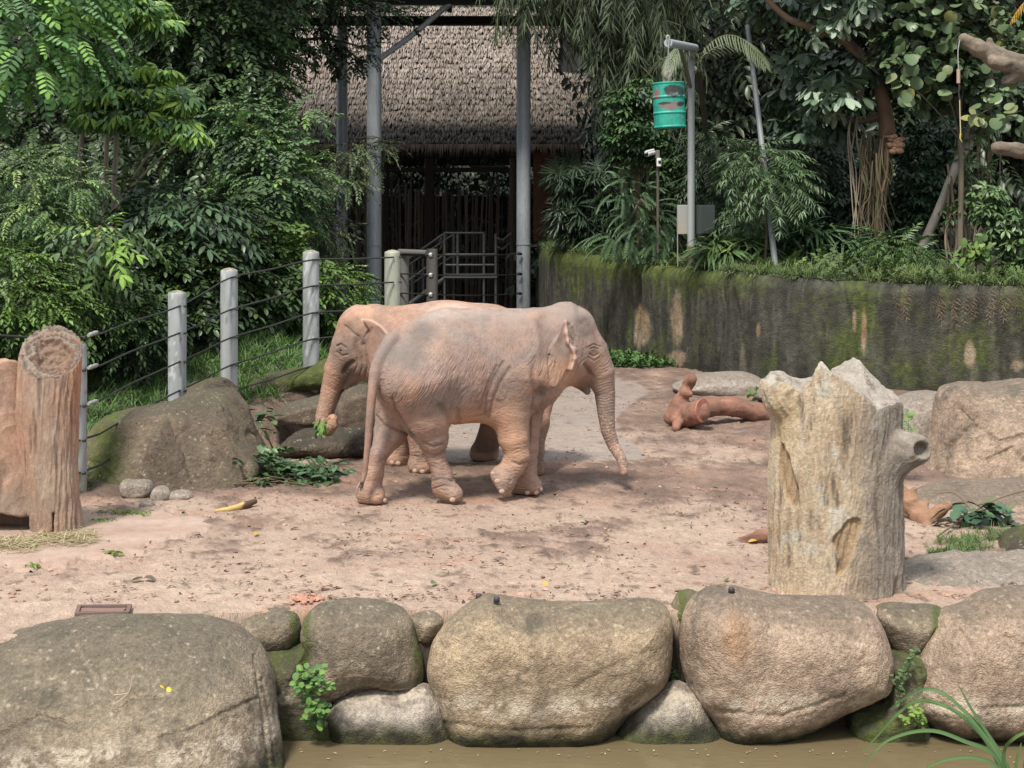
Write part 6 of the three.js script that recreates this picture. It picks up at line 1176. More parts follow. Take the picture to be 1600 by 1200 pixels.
// ------------------------------------------------------------------ left bank
plant('tree', 'bright green tree with rows of oval leaflets in the top left corner', 'tree', { trunk: [[-70, 520, 24.5, 0.14], [-60, 200, 24.5, 0.12], [-40, -60, 24.6, 0.09]], geo: G.oval, parts: 90, mat: LM.thin, n: 460, size: [0.7, 1.15], droop: 0.45, c0: [0.075, 0.18, 0.06], c1: [0.14, 0.32, 0.07], tip: [0.2, 0.4, 0.07], tipShare: 0.2,
  blobs: [[10, 20, 24, 90, 60, 0.8], [60, 85, 23.8, 60, 40, 0.6], [110, 30, 24.3, 55, 65, 0.7], [60, -90, 24.5, 150, 80, 1.2], [-20, 110, 24, 50, 40, 0.6], [130, 75, 24.2, 28, 40, 0.4]] });
plant('tree', 'layered tree with bright whorls of drooping leaves and thin pale trunks on the left', 'tree', { trunk: [[182, 520, 26.6, 0.055], [178, 330, 26.6, 0.05], [182, 180, 26.6, 0.045], [172, 50, 26.6, 0.04]], extra: [[[166, 520, 26.8, 0.05], [164, 330, 26.8, 0.045], [168, 200, 26.8, 0.04]], [[122, 520, 26.3, 0.05], [124, 270, 26.3, 0.045], [130, 190, 26.3, 0.04]]], bark: [0.24, 0.2, 0.16], geo: G.whorl, parts: 140, leafName: 'leaf_whorl', mat: LM.thin, n: 760, size: [0.6, 0.95], out: 0.3, droop: 0.0, shell: 0.7, c0: [0.055, 0.13, 0.055], c1: [0.12, 0.27, 0.06], tip: [0.23, 0.37, 0.055], tipShare: 0.45,
  blobs: [[200, 20, 26.4, 70, 26, 0.8], [250, 40, 26.1, 34, 12, 0.4], [165, 98, 26.4, 60, 16, 0.6], [215, 118, 26.1, 70, 16, 0.7], [180, 150, 26.0, 80, 18, 0.7], [245, 150, 25.8, 50, 18, 0.5], [200, 184, 25.8, 90, 13, 0.6], [265, 196, 25.6, 50, 13, 0.4], [300, 210, 25.4, 26, 9, 0.3], [285, 155, 25.6, 26, 14, 0.4]] });
plant('shrub', 'pale yellow green small leaved shrub at the left edge below the oval leaved tree', 'shrub', { trunk: [[40, 540, 23.6, 0.05], [40, 400, 23.6, 0.04], [50, 310, 23.6, 0.03]], geo: G.twigS, mat: LM.thin, n: 560, size: [0.55, 0.95], c0: [0.05, 0.115, 0.04], c1: [0.125, 0.235, 0.06], tip: [0.22, 0.33, 0.09], tipShare: 0.25,
  blobs: [[40, 270, 23.4, 60, 34, 0.6], [110, 290, 23.3, 40, 22, 0.4], [60, 335, 23.2, 75, 32, 0.6], [20, 370, 23.2, 50, 28, 0.5], [90, 250, 23.6, 22, 26, 0.3], [130, 285, 23.2, 26, 14, 0.3]] });
plant('sapling', 'sapling with long bright lime leaves drooping beside the pale shrub', 'sapling', { trunk: [[150, 540, 22.6, 0.035], [150, 430, 22.6, 0.03], [155, 372, 22.6, 0.02]], geo: G.twigL, parts: 40, mat: LM.thin, n: 60, size: [0.6, 0.95], droop: 0.5, c0: [0.04, 0.09, 0.035], c1: [0.1, 0.19, 0.035], tip: [0.2, 0.35, 0.05], tipShare: 0.2,
  blobs: [[150, 362, 22.4, 40, 12, 0.3], [185, 366, 22.2, 22, 10, 0.2], [155, 425, 22.3, 30, 26, 0.3], [95, 440, 22.3, 26, 18, 0.3]] });
plant('tree', 'dark small leaved tree behind the layered tree, left of the hut roof', 'tree', { trunk: [[350, 500, 33, 0.2], [345, 300, 33, 0.16], [350, 60, 33, 0.12], [360, -120, 33, 0.08]], geo: G.twigM, mat: LM.gloss, n: 1500, size: [0.8, 1.3], c0: [0.023, 0.044, 0.018], c1: [0.064, 0.112, 0.038],
  blobs: [[320, 40, 32, 80, 70, 1.6], [375, 30, 32.5, 70, 60, 1.5], [280, 120, 32, 50, 60, 1.2], [350, 150, 31.6, 70, 60, 1.4], [398, 110, 32, 40, 60, 1.2], [330, 230, 31.4, 60, 50, 1.2], [380, -120, 33, 220, 110, 3], [260, 20, 32.4, 40, 60, 1]] });
plant('tree', 'dark tree reaching thin leafy boughs across the shelter columns and thatch', 'tree', { trunk: [[425, 505, 37, 0.16], [430, 250, 37, 0.13], [440, 60, 37, 0.1], [470, -60, 37, 0.08]], extra: [[[440, 70, 37, 0.05], [500, 60, 36.8, 0.035], [560, 72, 36.5, 0.02], [585, 80, 36.4, 0.01]], [[455, 10, 37, 0.05], [540, 8, 36.6, 0.035], [610, 20, 36.3, 0.015]]], geo: G.twigM, mat: LM.gloss, n: 900, size: [0.7, 1.1], c0: [0.016, 0.03, 0.014], c1: [0.042, 0.075, 0.03],
  blobs: [[470, 8, 36.5, 80, 30, 1.2], [560, 10, 36.4, 60, 22, 0.9], [606, 20, 36.3, 24, 12, 0.6], [425, 80, 36.6, 30, 50, 1], [505, 70, 36.4, 34, 12, 0.5, 900], [560, 82, 36.3, 24, 12, 0.4, 500], [405, 150, 36.4, 26, 50, 1], [500, -100, 37, 180, 80, 2.5]] });
plant('shrub', 'tall fresh green shrub with oval leaves left of the rear steel column', 'shrub', { trunk: [[420, 500, 30.5, 0.07], [425, 350, 30.5, 0.05], [430, 250, 30.5, 0.04]], geo: G.twigM, mat: LM.thin, n: 620, size: [0.6, 1.0], c0: [0.032, 0.078, 0.026], c1: [0.085, 0.19, 0.04], tip: [0.15, 0.27, 0.05], tipShare: 0.1,
  blobs: [[400, 230, 30, 48, 40, 0.9], [432, 250, 29.8, 34, 28, 0.8], [420, 290, 29.6, 60, 36, 0.9], [470, 280, 29.8, 30, 22, 0.5], [380, 190, 30.2, 40, 34, 0.8], [440, 335, 29.8, 40, 26, 0.6], [470, 180, 30.2, 22, 14, 0.3]] });
plant('shrub', 'sprawling shrub with light twigs crossing in front of the steel columns', 'shrub', { trunk: [[455, 500, 33, 0.06], [470, 380, 33, 0.045], [490, 280, 33, 0.03]], extra: [[[490, 280, 33, 0.025], [540, 240, 33.4, 0.018], [590, 222, 34, 0.012], [618, 218, 34, 0.006]]], geo: G.twigS, mat: LM.matt, n: 520, size: [0.7, 1.15], c0: [0.035, 0.06, 0.026], c1: [0.11, 0.15, 0.06], tip: [0.2, 0.22, 0.09], tipShare: 0.12,
  blobs: [[510, 250, 32.6, 34, 22, 0.6], [550, 235, 32.8, 36, 14, 0.4], [595, 225, 33.4, 24, 9, 0.3], [530, 285, 32.6, 34, 20, 0.5], [470, 350, 32.6, 50, 34, 0.8], [515, 370, 32.6, 38, 18, 0.4], [430, 400, 32.4, 60, 40, 0.8], [500, 400, 32.6, 30, 16, 0.4], [575, 250, 33, 16, 12, 0.3]] });
const bushes = [
  ['dark bushy shrub at the far left behind the hollow stump', 30, 560, 22.2, [[20, 470, 21.8, 80, 70, 0.9], [80, 500, 21.8, 50, 50, 0.7], [10, 420, 22, 60, 40, 0.7]], G.twigS, 900, MD, LT],
  ['dark bushy shrub between the hollow stump and the first tall post', 165, 560, 23.2, [[150, 480, 22.8, 60, 55, 0.8], [200, 510, 22.8, 55, 45, 0.7], [120, 440, 23, 50, 40, 0.7]], G.twigS, 900, DK, MD],
  ['dark glossy leaved shrub behind the first tall post', 270, 530, 25.4, [[250, 450, 25, 55, 60, 0.9], [300, 470, 25, 50, 50, 0.8], [270, 400, 25.2, 60, 40, 0.8]], G.twigM, 620, DK, MD],
  ['broad leaved dark plant in the shade above the first tall post', 290, 530, 26.4, [[280, 335, 25.8, 60, 36, 0.8], [230, 370, 26, 50, 40, 0.8], [310, 350, 25.6, 40, 22, 0.5]], G.twigL, 260, [0.03, 0.062, 0.028], [0.055, 0.1, 0.045]],
  ['dark shrub behind the second tall post', 370, 510, 27.2, [[350, 420, 26.8, 50, 60, 0.8], [390, 450, 26.8, 50, 44, 0.8], [345, 350, 27, 50, 40, 0.8]], G.twigM, 620, DK, MD],
  ['green leafy shrub left of the third tall post', 445, 500, 28.4, [[440, 430, 28, 50, 44, 0.8], [410, 385, 28.2, 40, 40, 0.7], [475, 455, 28, 30, 30, 0.5]], G.twigM, 480, MD, LT],
  ['low bright weedy bush between the third post and the steel column', 525, 480, 29.5, [[530, 445, 29.2, 40, 26, 0.6], [515, 480, 28.6, 40, 20, 0.6]], G.twigS, 330, MD, LT],
];
for (const [label, px, py, d, blobs, geo, n, c0, c1] of bushes) plant('shrub', label, 'shrub', { trunk: [[px, py, d, 0.05], [px + 4, (py + blobs[0][1]) / 2, d, 0.035], [blobs[0][0], blobs[0][1], d, 0.02]], geo, mat: LM.gloss, n, c0, c1, blobs, size: [0.65, 1.1] });
plant('palm', 'small dark understorey palm below the layered tree', 'palm', { base: at(200, 520, 27.6), geo: null, blobs: [], n: 0 }).traverse(() => {});
{
  const o = scene.children[scene.children.length - 1], f = S.frond(4, 16, 1.5, 0.4, 0.035, 1.1, 0.6);
  part('stem', local(paint(tube([at(200, 520, 27.6), at(203, 420, 27.6), at(206, 330, 27.5)], [0.05, 0.045, 0.04], 8, 3), barkOf([0.1, 0.085, 0.06])), o), M.plain, o);
  const fm = leafM(0.4); fm.color.setRGB(0.04, 0.072, 0.06);
  for (let k = 0; k < 9; k++) { const m = part('frond', f, fm, o); const p = at(206, 325, 27.5).sub(o.position); m.position.copy(p); m.rotation.set(0, k * 0.7 + 0.2, 0.25 + 0.1 * (k % 3)); m.scale.setScalar(0.75); }
}
// ------------------------------------------------------------------ right terrace
plant('bamboo', 'feathery clump with long hanging grassy leaves right of the hut roof', 'bamboo', { trunk: [[1000, 385, 38.5, 0.05], [995, 200, 38.5, 0.045], [975, 20, 38.4, 0.035], [930, -90, 38.2, 0.02]], extra: [[[1012, 385, 38.6, 0.045], [1010, 150, 38.6, 0.04], [1000, -60, 38.5, 0.02]], [[1020, 385, 38.9, 0.045], [1024, 150, 38.9, 0.04], [1020, -60, 38.8, 0.02]]], bark: [0.1, 0.12, 0.05], limbs: false, geo: G.hang, mat: LM.matt, n: 560, size: [0.75, 1.25], out: 0.7, droop: 0.3, c0: [0.026, 0.045, 0.02], c1: [0.075, 0.105, 0.05], tip: [0.12, 0.15, 0.08], tipShare: 0.12,
  blobs: [[890, -45, 37.8, 60, 34, 1.0], [840, -60, 37.6, 40, 20, 0.7], [968, -8, 38, 46, 36, 1.1], [1020, 40, 38.2, 36, 70, 1], [990, 62, 38, 22, 40, 0.7], [1010, 120, 38.2, 28, 50, 0.8], [950, -100, 38.3, 120, 60, 1.6]] });
{
  const o = thing('palm', 'palm with dark fronds drooping from under the shelter roof edge', 'palm', V(at(975, 0, 43).x, 2.35, -43)), f = S.frond(9, 26, 2.6, 0.62, 0.032, 1.2, 1.2), fm = leafM(0.5); fm.color.setRGB(0.045, 0.068, 0.035);
  part('trunk', local(paint(tube([V(at(975, 0, 43).x, 2.35, -43), at(965, 120, 42.6), at(935, 0, 42.3), at(870, -42, 42)], [0.13, 0.12, 0.11, 0.1], 10, 5), barkOf([0.1, 0.09, 0.075])), o), M.plain, o);
  for (let k = 0; k < 12; k++) { const m = part('frond', f, fm, o); m.position.copy(at(870, -42, 42).sub(o.position)); m.rotation.set(0.15 * Math.sin(k * 3), 2.1 + k * 0.36, 0.1 * (k % 3) - 0.1); m.scale.setScalar(0.85 + 0.1 * (k % 3)); }
}
plant('dracaena', 'dense dark clump of strappy rosettes beside the brown hut wall', 'shrub', { trunk: [[912, 395, 39.2, 0.06], [912, 330, 39.2, 0.05], [910, 280, 39.2, 0.04]], crown: 'rosettes', geo: G.strap, parts: 60, leafName: 'rosette', mat: LM.gloss, n: 120, size: [0.75, 1.05], out: 0.25, droop: -0.2, shell: 0.6, c0: [0.022, 0.042, 0.026], c1: [0.055, 0.085, 0.05], blobs: [[890, 280, 38.6, 28, 30, 0.6], [935, 290, 38.6, 34, 34, 0.7], [905, 340, 38.3, 40, 34, 0.6], [945, 355, 38.3, 34, 30, 0.6]] });
plant('tree', 'small tree with hand shaped leaves between the drum and the hut', 'tree', { trunk: [[1000, 392, 37, 0.075], [992, 275, 37, 0.065], [978, 225, 37, 0.05], [972, 170, 37, 0.035]], extra: [[[992, 275, 37, 0.05], [1012, 200, 36.8, 0.035], [1018, 160, 36.7, 0.02]]], bark: [0.16, 0.125, 0.09], geo: G.palm7, parts: 110, leafName: 'leaf_whorl', mat: LM.gloss, n: 520, size: [0.7, 1.1], out: 0.35, droop: 0.1, shell: 0.6, c0: [0.026, 0.056, 0.024], c1: [0.06, 0.115, 0.04], tip: [0.14, 0.17, 0.06], tipShare: 0.05,
  blobs: [[975, 170, 36.4, 34, 34, 0.7], [1005, 150, 36.4, 34, 30, 0.7], [1000, 210, 36.2, 44, 28, 0.7], [965, 215, 36.3, 26, 26, 0.5], [1020, 235, 36.2, 34, 24, 0.6], [1045, 270, 36, 26, 30, 0.5], [975, 250, 36.3, 20, 16, 0.4]] });
plant('shrub', 'ferny light green shrub around the foot of the camera mast', 'shrub', { trunk: [[1000, 395, 35.6, 0.04], [1000, 350, 35.6, 0.03], [1000, 310, 35.6, 0.02]], geo: G.fern, parts: 60, leafName: 'fern_leaf', mat: LM.matt, n: 170, size: [0.5, 0.85], c0: [0.035, 0.075, 0.035], c1: [0.075, 0.14, 0.06], blobs: [[985, 300, 35.2, 32, 24, 0.5], [1005, 345, 35, 40, 30, 0.6], [975, 370, 35, 36, 22, 0.5], [1040, 370, 35, 26, 26, 0.5]] });
{
  const o = thing('palm', 'palm with one long drooping feather frond right of the green drum', 'palm', V(at(1108, 0, 36).x, 2.25, -36)), fm = leafM(0.4); fm.color.setRGB(0.105, 0.135, 0.075);
  part('trunk', local(paint(tube([V(at(1108, 0, 36).x, 2.2, -36), at(1106, 250, 35.8), at(1092, 110, 33.7)], [0.08, 0.07, 0.06], 10, 4), barkOf([0.07, 0.06, 0.045])), o), M.plain, o);
  const f = S.frond(5, 27, 2.5, 0.75, 0.034, 3.0, 1.3);
  [[-1.0, 0.5, 1.0], [-0.35, 0.45, 0.85], [-2.1, 0.4, 0.75], [2.9, 0.2, 0.65], [2.3, 0.3, 0.6], [-2.3, 0.2, 0.6]].forEach(([ry, rz, s]) => { const m = part('frond', f, fm, o); m.position.copy(at(1090, 96, 33.65).sub(o.position)); m.rotation.set(0, ry, rz); m.scale.setScalar(s); });
}
const under = [
  ['fine leaved dark bushy plant right of the metal cabinet', 1140, 400, 36, [[1130, 290, 35.4, 44, 50, 0.8], [1150, 345, 35.2, 50, 40, 0.8], [1115, 240, 35.6, 30, 40, 0.7]], G.twigN, 420, [0.024, 0.046, 0.024], [0.055, 0.095, 0.045]],
  ['narrow leaved light green plant climbing the leaning pole', 1196, 410, 32, [[1190, 255, 31.9, 40, 26, 0.4], [1212, 290, 31.6, 30, 30, 0.3], [1180, 345, 33.4, 36, 30, 0.5]], G.twigN, 300, [0.045, 0.085, 0.04], [0.09, 0.15, 0.065]],
  ['dark drooping shrub between the leaning pole and the rooted trunk', 1280, 410, 36.4, [[1270, 250, 35.8, 60, 50, 0.9], [1300, 310, 35.6, 60, 50, 0.9], [1250, 350, 35.4, 50, 40, 0.8]], G.twigL, 420, [0.02, 0.04, 0.022], [0.045, 0.078, 0.04]],
  ['low plant with broad lance leaves on the wall top left of the rooted trunk', 1290, 418, 33, [[1270, 380, 32.6, 50, 26, 0.5], [1320, 390, 32.6, 36, 22, 0.5]], G.strapB, 46, [0.035, 0.07, 0.035], [0.07, 0.125, 0.055]],
  ['grassy plant with arching leaves on the wall top right of the gallows pole', 1160, 415, 33.2, [[1150, 392, 32.8, 44, 16, 0.5], [1190, 398, 32.6, 30, 14, 0.4]], G.strapB, 40, [0.05, 0.1, 0.035], [0.12, 0.18, 0.06]],
  ['tall shrub with hand shaped leaves left of the slanted trunk', 1450, 400, 34.6, [[1450, 240, 34, 44, 50, 0.8], [1445, 300, 33.8, 44, 40, 0.8], [1480, 270, 34, 34, 50, 0.7], [1470, 210, 34.2, 40, 30, 0.7]], G.palm7, 460, [0.026, 0.058, 0.03], [0.058, 0.112, 0.05]],
  ['dark hanging leaved plant right of the rooted trunk', 1410, 410, 34.8, [[1405, 290, 34.4, 26, 60, 0.6], [1420, 350, 34.2, 34, 40, 0.6]], G.twigL, 170, [0.022, 0.045, 0.024], [0.05, 0.09, 0.042]],
  ['low weedy bush at the foot of the rooted trunk', 1400, 425, 32, [[1390, 395, 31.6, 40, 24, 0.5], [1430, 405, 31.4, 34, 20, 0.5]], G.twigN, 220, [0.04, 0.08, 0.03], [0.085, 0.15, 0.05]],
  ['palmate leaved bush at the right edge above the wall', 1580, 420, 30.4, [[1570, 350, 30, 34, 30, 0.6], [1600, 390, 29.8, 40, 34, 0.6], [1545, 320, 30.2, 26, 34, 0.5]], G.palm7, 240, [0.045, 0.09, 0.04], [0.1, 0.17, 0.06]],
];
for (const [label, px, py, d, blobs, geo, n, c0, c1] of under) plant('shrub', label, 'shrub', { parts: geo === G.twigN ? 0 : 24, leafName: geo === G.palm7 ? 'leaf_whorl' : geo === G.strapB ? 'leaf_tuft' : 'leaf_spray', trunk: [[px, py, d, 0.035], [px + 2, (py + blobs[0][1]) / 2, d, 0.025], [blobs[0][0], blobs[0][1], d, 0.015]], geo, mat: LM.gloss, n, c0, c1, blobs, size: [0.65, 1.1], out: geo === G.palm7 ? 0.35 : 0.7 });
const rooted = plant('umbrella_tree', 'tree with huge whorled leaves, forked brown limbs and a mass of hanging roots', 'tree', { trunk: [[1374, 420, 33, 0.13], [1373, 330, 33, 0.12], [1376, 265, 33, 0.13], [1386, 215, 33, 0.19], [1382, 165, 33, 0.15], [1367, 112, 33, 0.14], [1366, 80, 33, 0.11], [1364, 40, 33, 0.09], [1370, -80, 33, 0.08]], extra: [[[1372, 125, 32.95, 0.14], [1347, 88, 32.8, 0.12], [1310, 58, 32.6, 0.1], [1267, 42, 32.4, 0.085], [1230, 28, 32.2, 0.07], [1180, -20, 32, 0.05]], [[1382, 180, 33.1, 0.1], [1330, 190, 33.4, 0.05], [1290, 165, 33.6, 0.03]]], limbs: false, bark: [0.2, 0.13, 0.088], geo: G.big, parts: 120, leafName: 'leaf_whorl', mat: LM.gloss, n: 360, size: [0.75, 1.1], out: 0.3, droop: 0.05, shell: 0.6, c0: [0.035, 0.062, 0.03], c1: [0.1, 0.155, 0.1], tip: [0.26, 0.33, 0.25], tipShare: 0.24,
  blobs: [[1190, 6, 34.2, 50, 18, 0.7], [1250, 14, 33.6, 46, 20, 0.7], [1320, 14, 32, 60, 22, 0.8], [1410, 20, 32.2, 40, 40, 0.8], [1270, 105, 34, 54, 26, 0.8], [1240, 145, 34.4, 40, 26, 0.7], [1300, 145, 32.6, 50, 26, 0.7], [1330, 110, 33.4, 50, 40, 0.8], [1410, 90, 33.2, 34, 50, 0.8], [1270, 190, 33.6, 60, 26, 0.8], [1300, -80, 32.4, 180, 50, 1.2]] });
{
  const r = rng(41), o = rooted, P = (x, y, d) => at(x, y, d).sub(o.position);
  for (let k = 0; k < 60; k++) { const x = 1346 + r() * 44, y = r.in(205, 260), l = r.in(60, 170), d = 32.7 + r.s(0.35), q = [P(x, y, d), P(x + r.s(5), y + l * 0.3, d + r.s(0.1)), P(x + r.s(10), y + l * 0.65, d + r.s(0.1)), P(x + r.s(12), Math.min(y + l, 412), d + r.s(0.1))]; part('hanging_root', paint(tube(q, [r.in(0.012, 0.034), r.in(0.01, 0.028), r.in(0.008, 0.02), 0.006], 6, 4), barkOf(r.pick([[0.13, 0.095, 0.06], [0.075, 0.058, 0.04], [0.1, 0.095, 0.05]]))), M.plain, o); }
  for (let k = 0; k < 5; k++) { const x = 1340 - k * 3 + r.s(4), q = [P(1350, 110 + k * 8, 32.8), P(x + r.s(10), 200, 32.7), P(x + r.s(12), 270, 32.7), P(x + r.s(14) + 6, 372, 32.6)]; part('aerial_root', paint(tube(q, [0.014, 0.014, 0.014, 0.01], 6, 6), barkOf([0.26, 0.22, 0.17])), M.plain, o); }
  const f = new THREE.SphereGeometry(1, 12, 8), list = []; for (let k = 0; k < 22; k++) { const g = f.clone(); g.scale(r.in(0.06, 0.11), r.in(0.04, 0.07), r.in(0.05, 0.09)); const p = P(1397 + r.s(13), 225 + r.s(12), 32.72 - r() * 0.12); g.translate(p.x, p.y, p.z); list.push(g); } part('bracket_fungus', paint(merge(list), (p) => mul3([0.44, 0.25, 0.17], 1 + 0.4 * noise(p[0] * 20, p[1] * 20, p[2] * 20))), M.plain, o);
}
{
  const o = plant('tree', 'slanted pale barked trunk with hanging aerial roots right of the rooted tree', 'tree', { trunk: [[1433, 402, 33.0, 0.095], [1467, 327, 32.7, 0.095], [1493, 262, 32.4, 0.1], [1517, 213, 32.9, 0.12], [1537, 180, 32.8, 0.14], [1556, 90, 32.8, 0.13], [1560, -40, 32.8, 0.11]], bark: [0.42, 0.38, 0.33], limbs: false, geo: null, blobs: [], n: 0 });
  const r = rng(43), P = (x, y, d) => at(x, y, d).sub(o.position);
  for (let k = 0; k < 30; k++) { const u = r(), x = k < 16 ? 1515 + u * 55 : 1480 + u * 34, y = k < 16 ? r.in(170, 215) : r.in(250, 290), e = k < 16 ? r.in(300, 400) : 408, d = 32.7 + r.s(0.4), w = k < 16 ? r.in(0.006, 0.015) : r.in(0.01, 0.028); part('aerial_root', paint(tube([P(x, y, d), P(x + r.s(8), lerp(y, e, 0.4), d + r.s(0.1)), P(x + r.s(9), lerp(y, e, 0.75), d), P(x + r.s(8), e, d)], [w, w, w, w * 0.7], 6, 5), barkOf(r.pick([[0.24, 0.19, 0.13], [0.13, 0.1, 0.065], [0.18, 0.14, 0.1]]))), M.plain, o); }
  scatter('foliage', G.palm7, LM.gloss, sprays(r, [[1535, 250, 32.4, 40, 60, 0.5], [1520, 190, 32.6, 40, 20, 0.5], [1500, 330, 32.4, 30, 24, 0.4]], 60, { c0: [0.05, 0.1, 0.035], c1: [0.11, 0.18, 0.06], size: [0.6, 0.95], out: 0.3 }), o, o.position);
}
{
  // sea grape: every round leaf a part of its own
  const o = plant('sea_grape_tree', 'tree with large round pale green leaves in the upper right corner', 'tree', { trunk: [[1500, 395, 32, 0.06], [1500, 220, 32, 0.055], [1480, 60, 31.8, 0.045], [1470, -60, 31.6, 0.03]], bark: [0.16, 0.135, 0.1], geo: null, n: 0, limbR: 0.02, blobs: [[1440, 40, 31.2, 40, 40, 0.6], [1480, 20, 31, 50, 36, 0.6], [1540, 30, 31.2, 50, 40, 0.6], [1445, 100, 31.2, 40, 36, 0.5], [1510, 110, 31.2, 60, 40, 0.6], [1430, 140, 31, 26, 22, 0.3], [1560, 165, 30.4, 44, 26, 0.4], [1580, 80, 31, 30, 44, 0.5]] });
  const r = rng(47), mats = [[0.06, 0.1, 0.045], [0.085, 0.135, 0.06], [0.12, 0.17, 0.085], [0.16, 0.19, 0.09], [0.2, 0.21, 0.08]].map((c) => { const m = leafM(0.42); m.color.setRGB(...c); return m; });
  const geos = [0, 1, 2].map((k) => { const L = newL(); leafInto(L, V(0, 0, 0), V(1, -0.3, 0), V(0, 1, 0), 0.25, 0.27, SH.round, 0.3 + 0.3 * k, 0.12 + 0.1 * k, 1); return gL(L); });
  for (const b of [[1440, 40, 31.1, 44, 40, 0.7, 40], [1480, 10, 31, 54, 36, 0.6, 44], [1540, 30, 31.2, 54, 44, 0.6, 44], [1445, 100, 31.1, 44, 40, 0.5, 36], [1510, 110, 31.2, 64, 40, 0.6, 46], [1428, 138, 30.9, 18, 20, 0.3, 12], [1562, 168, 30.2, 44, 26, 0.4, 36], [1585, 70, 31, 30, 50, 0.5, 30]]) for (let k = 0; k < b[6]; k++) {
    const q = V(r.s(), r.s(), r.s()), m = part('leaf', r.pick(geos), mats[Math.min(4, Math.floor(Math.abs(r.n()) * 3.2 + r() * 1.6))], o), p = at(b[0], b[1], b[2]).add(V(q.x * b[3] * b[2] / F, q.y * b[4] * b[2] / F, q.z * b[5]));
    m.position.copy(p.sub(o.position)); m.rotation.set(r.s(0.9) + 0.5, r() * 6.28, r.s(0.7) - 0.3); m.scale.setScalar(r.in(0.65, 1.1));
  }
  const m2 = sprays(r, [[1450, 60, 31.9, 60, 70, 0.6], [1540, 80, 32, 70, 80, 0.7], [1500, -90, 31.8, 140, 60, 1.0]], 420, { c0: [0.03, 0.055, 0.025], c1: [0.075, 0.115, 0.05], size: [0.9, 1.5], out: 0.6 }); scatter('crown', G.twigR, LM.gloss, m2, o, o.position);
}
{
  const o = plant('shrub', 'fresh lime green bush with rounded leaves on the wall at the right', 'shrub', { trunk: [[1525, 428, 29.6, 0.02], [1525, 400, 29.6, 0.015], [1524, 385, 29.6, 0.01]], geo: null, n: 0, blobs: [[1505, 385, 29.3, 20, 14, 0.2], [1545, 390, 29.3, 24, 16, 0.2], [1525, 410, 29.2, 30, 12, 0.2]], limbR: 0.01 }), r = rng(53);
  const L = newL(); leafInto(L, V(0, 0, 0), V(1, 0, 0), V(0, 1, 0), 0.17, 0.11, SH.oval, 0.5, 0.2, 1); const g = gL(L), ms = [[0.1, 0.19, 0.035], [0.16, 0.26, 0.05], [0.07, 0.14, 0.03]].map((c) => { const m = new THREE.MeshPhysicalMaterial({ vertexColors: true, roughness: 0.8, transmission: 0.35, thickness: 0, side: THREE.DoubleSide }); m.color.setRGB(...c); return m; });
  for (let k = 0; k < 120; k++) { const m = part('leaf', g, r.pick(ms), o), p = at(1525 + r.n() * 28, 392 + r.n() * 18, 29.25 + r.s(0.2)); m.position.copy(p.sub(o.position)); m.rotation.set(0.5 + r.s(0.5), r() * 6.28, -0.4 + r.s(0.4)); m.scale.setScalar(r.in(0.8, 1.25)); }
}
{
  const o = thing('palm', 'golden and green palm fronds at the top right corner by the dead branch', 'palm', onGround(1760, 640)), r = rng(59);
  part('trunk', local(paint(tube([onGround(1760, 640), at(1755, 200, 24.4), at(1740, -40, 24)], [0.11, 0.09, 0.08], 10, 5), barkOf([0.14, 0.12, 0.09])), o), M.plain, o);
  const f = S.frond(11, 30, 1.75, 0.4, 0.024, 1.5, 0.8), mg = leafM(0.5), mn = leafM(0.5); mg.color.setRGB(0.36, 0.2, 0.02); mn.color.setRGB(0.16, 0.22, 0.04);
  [[3.14, -0.15, 1.0, mg], [2.8, 0.2, 0.95, mg], [3.5, -0.5, 0.9, mn], [2.5, -0.3, 0.85, mn], [0.2, 0.3, 0.9, mn], [4.4, 0.1, 0.9, mn], [1.3, 0.2, 0.9, mn]].forEach(([ry, rz, s, m]) => { const q = part('frond', f, m, o); q.position.copy(at(1735, -30, 23.9).sub(o.position)); q.rotation.set(0, ry, rz); q.scale.setScalar(s); });
}
{
  const o = thing('taro', 'single broad heart shaped leaf on the wall top right of the gallows pole', 'plant', at(1140, 420, 32.7)), L = newL();
  leafInto(L, V(-0.2, 0.28, 0), V(1, 0.35, 0.4), V(-0.2, 0.7, 0.7), 0.5, 0.32, [[0, 0.3], [0.08, 0.8], [0.3, 1], [0.6, 0.75], [0.85, 0.35], [1, 0]], 0.3, 0.2, 1); const m = leafM(0.4); m.color.setRGB(0.1, 0.2, 0.05);
  part('leaf', gL(L), m, o); part('stem', paint(tube([V(0.02, 0, 0), V(0, 0.2, 0.02), V(-0.18, 0.28, 0)], 0.012, 6, 3), () => [0.1, 0.16, 0.05]), M.plain, o);
}
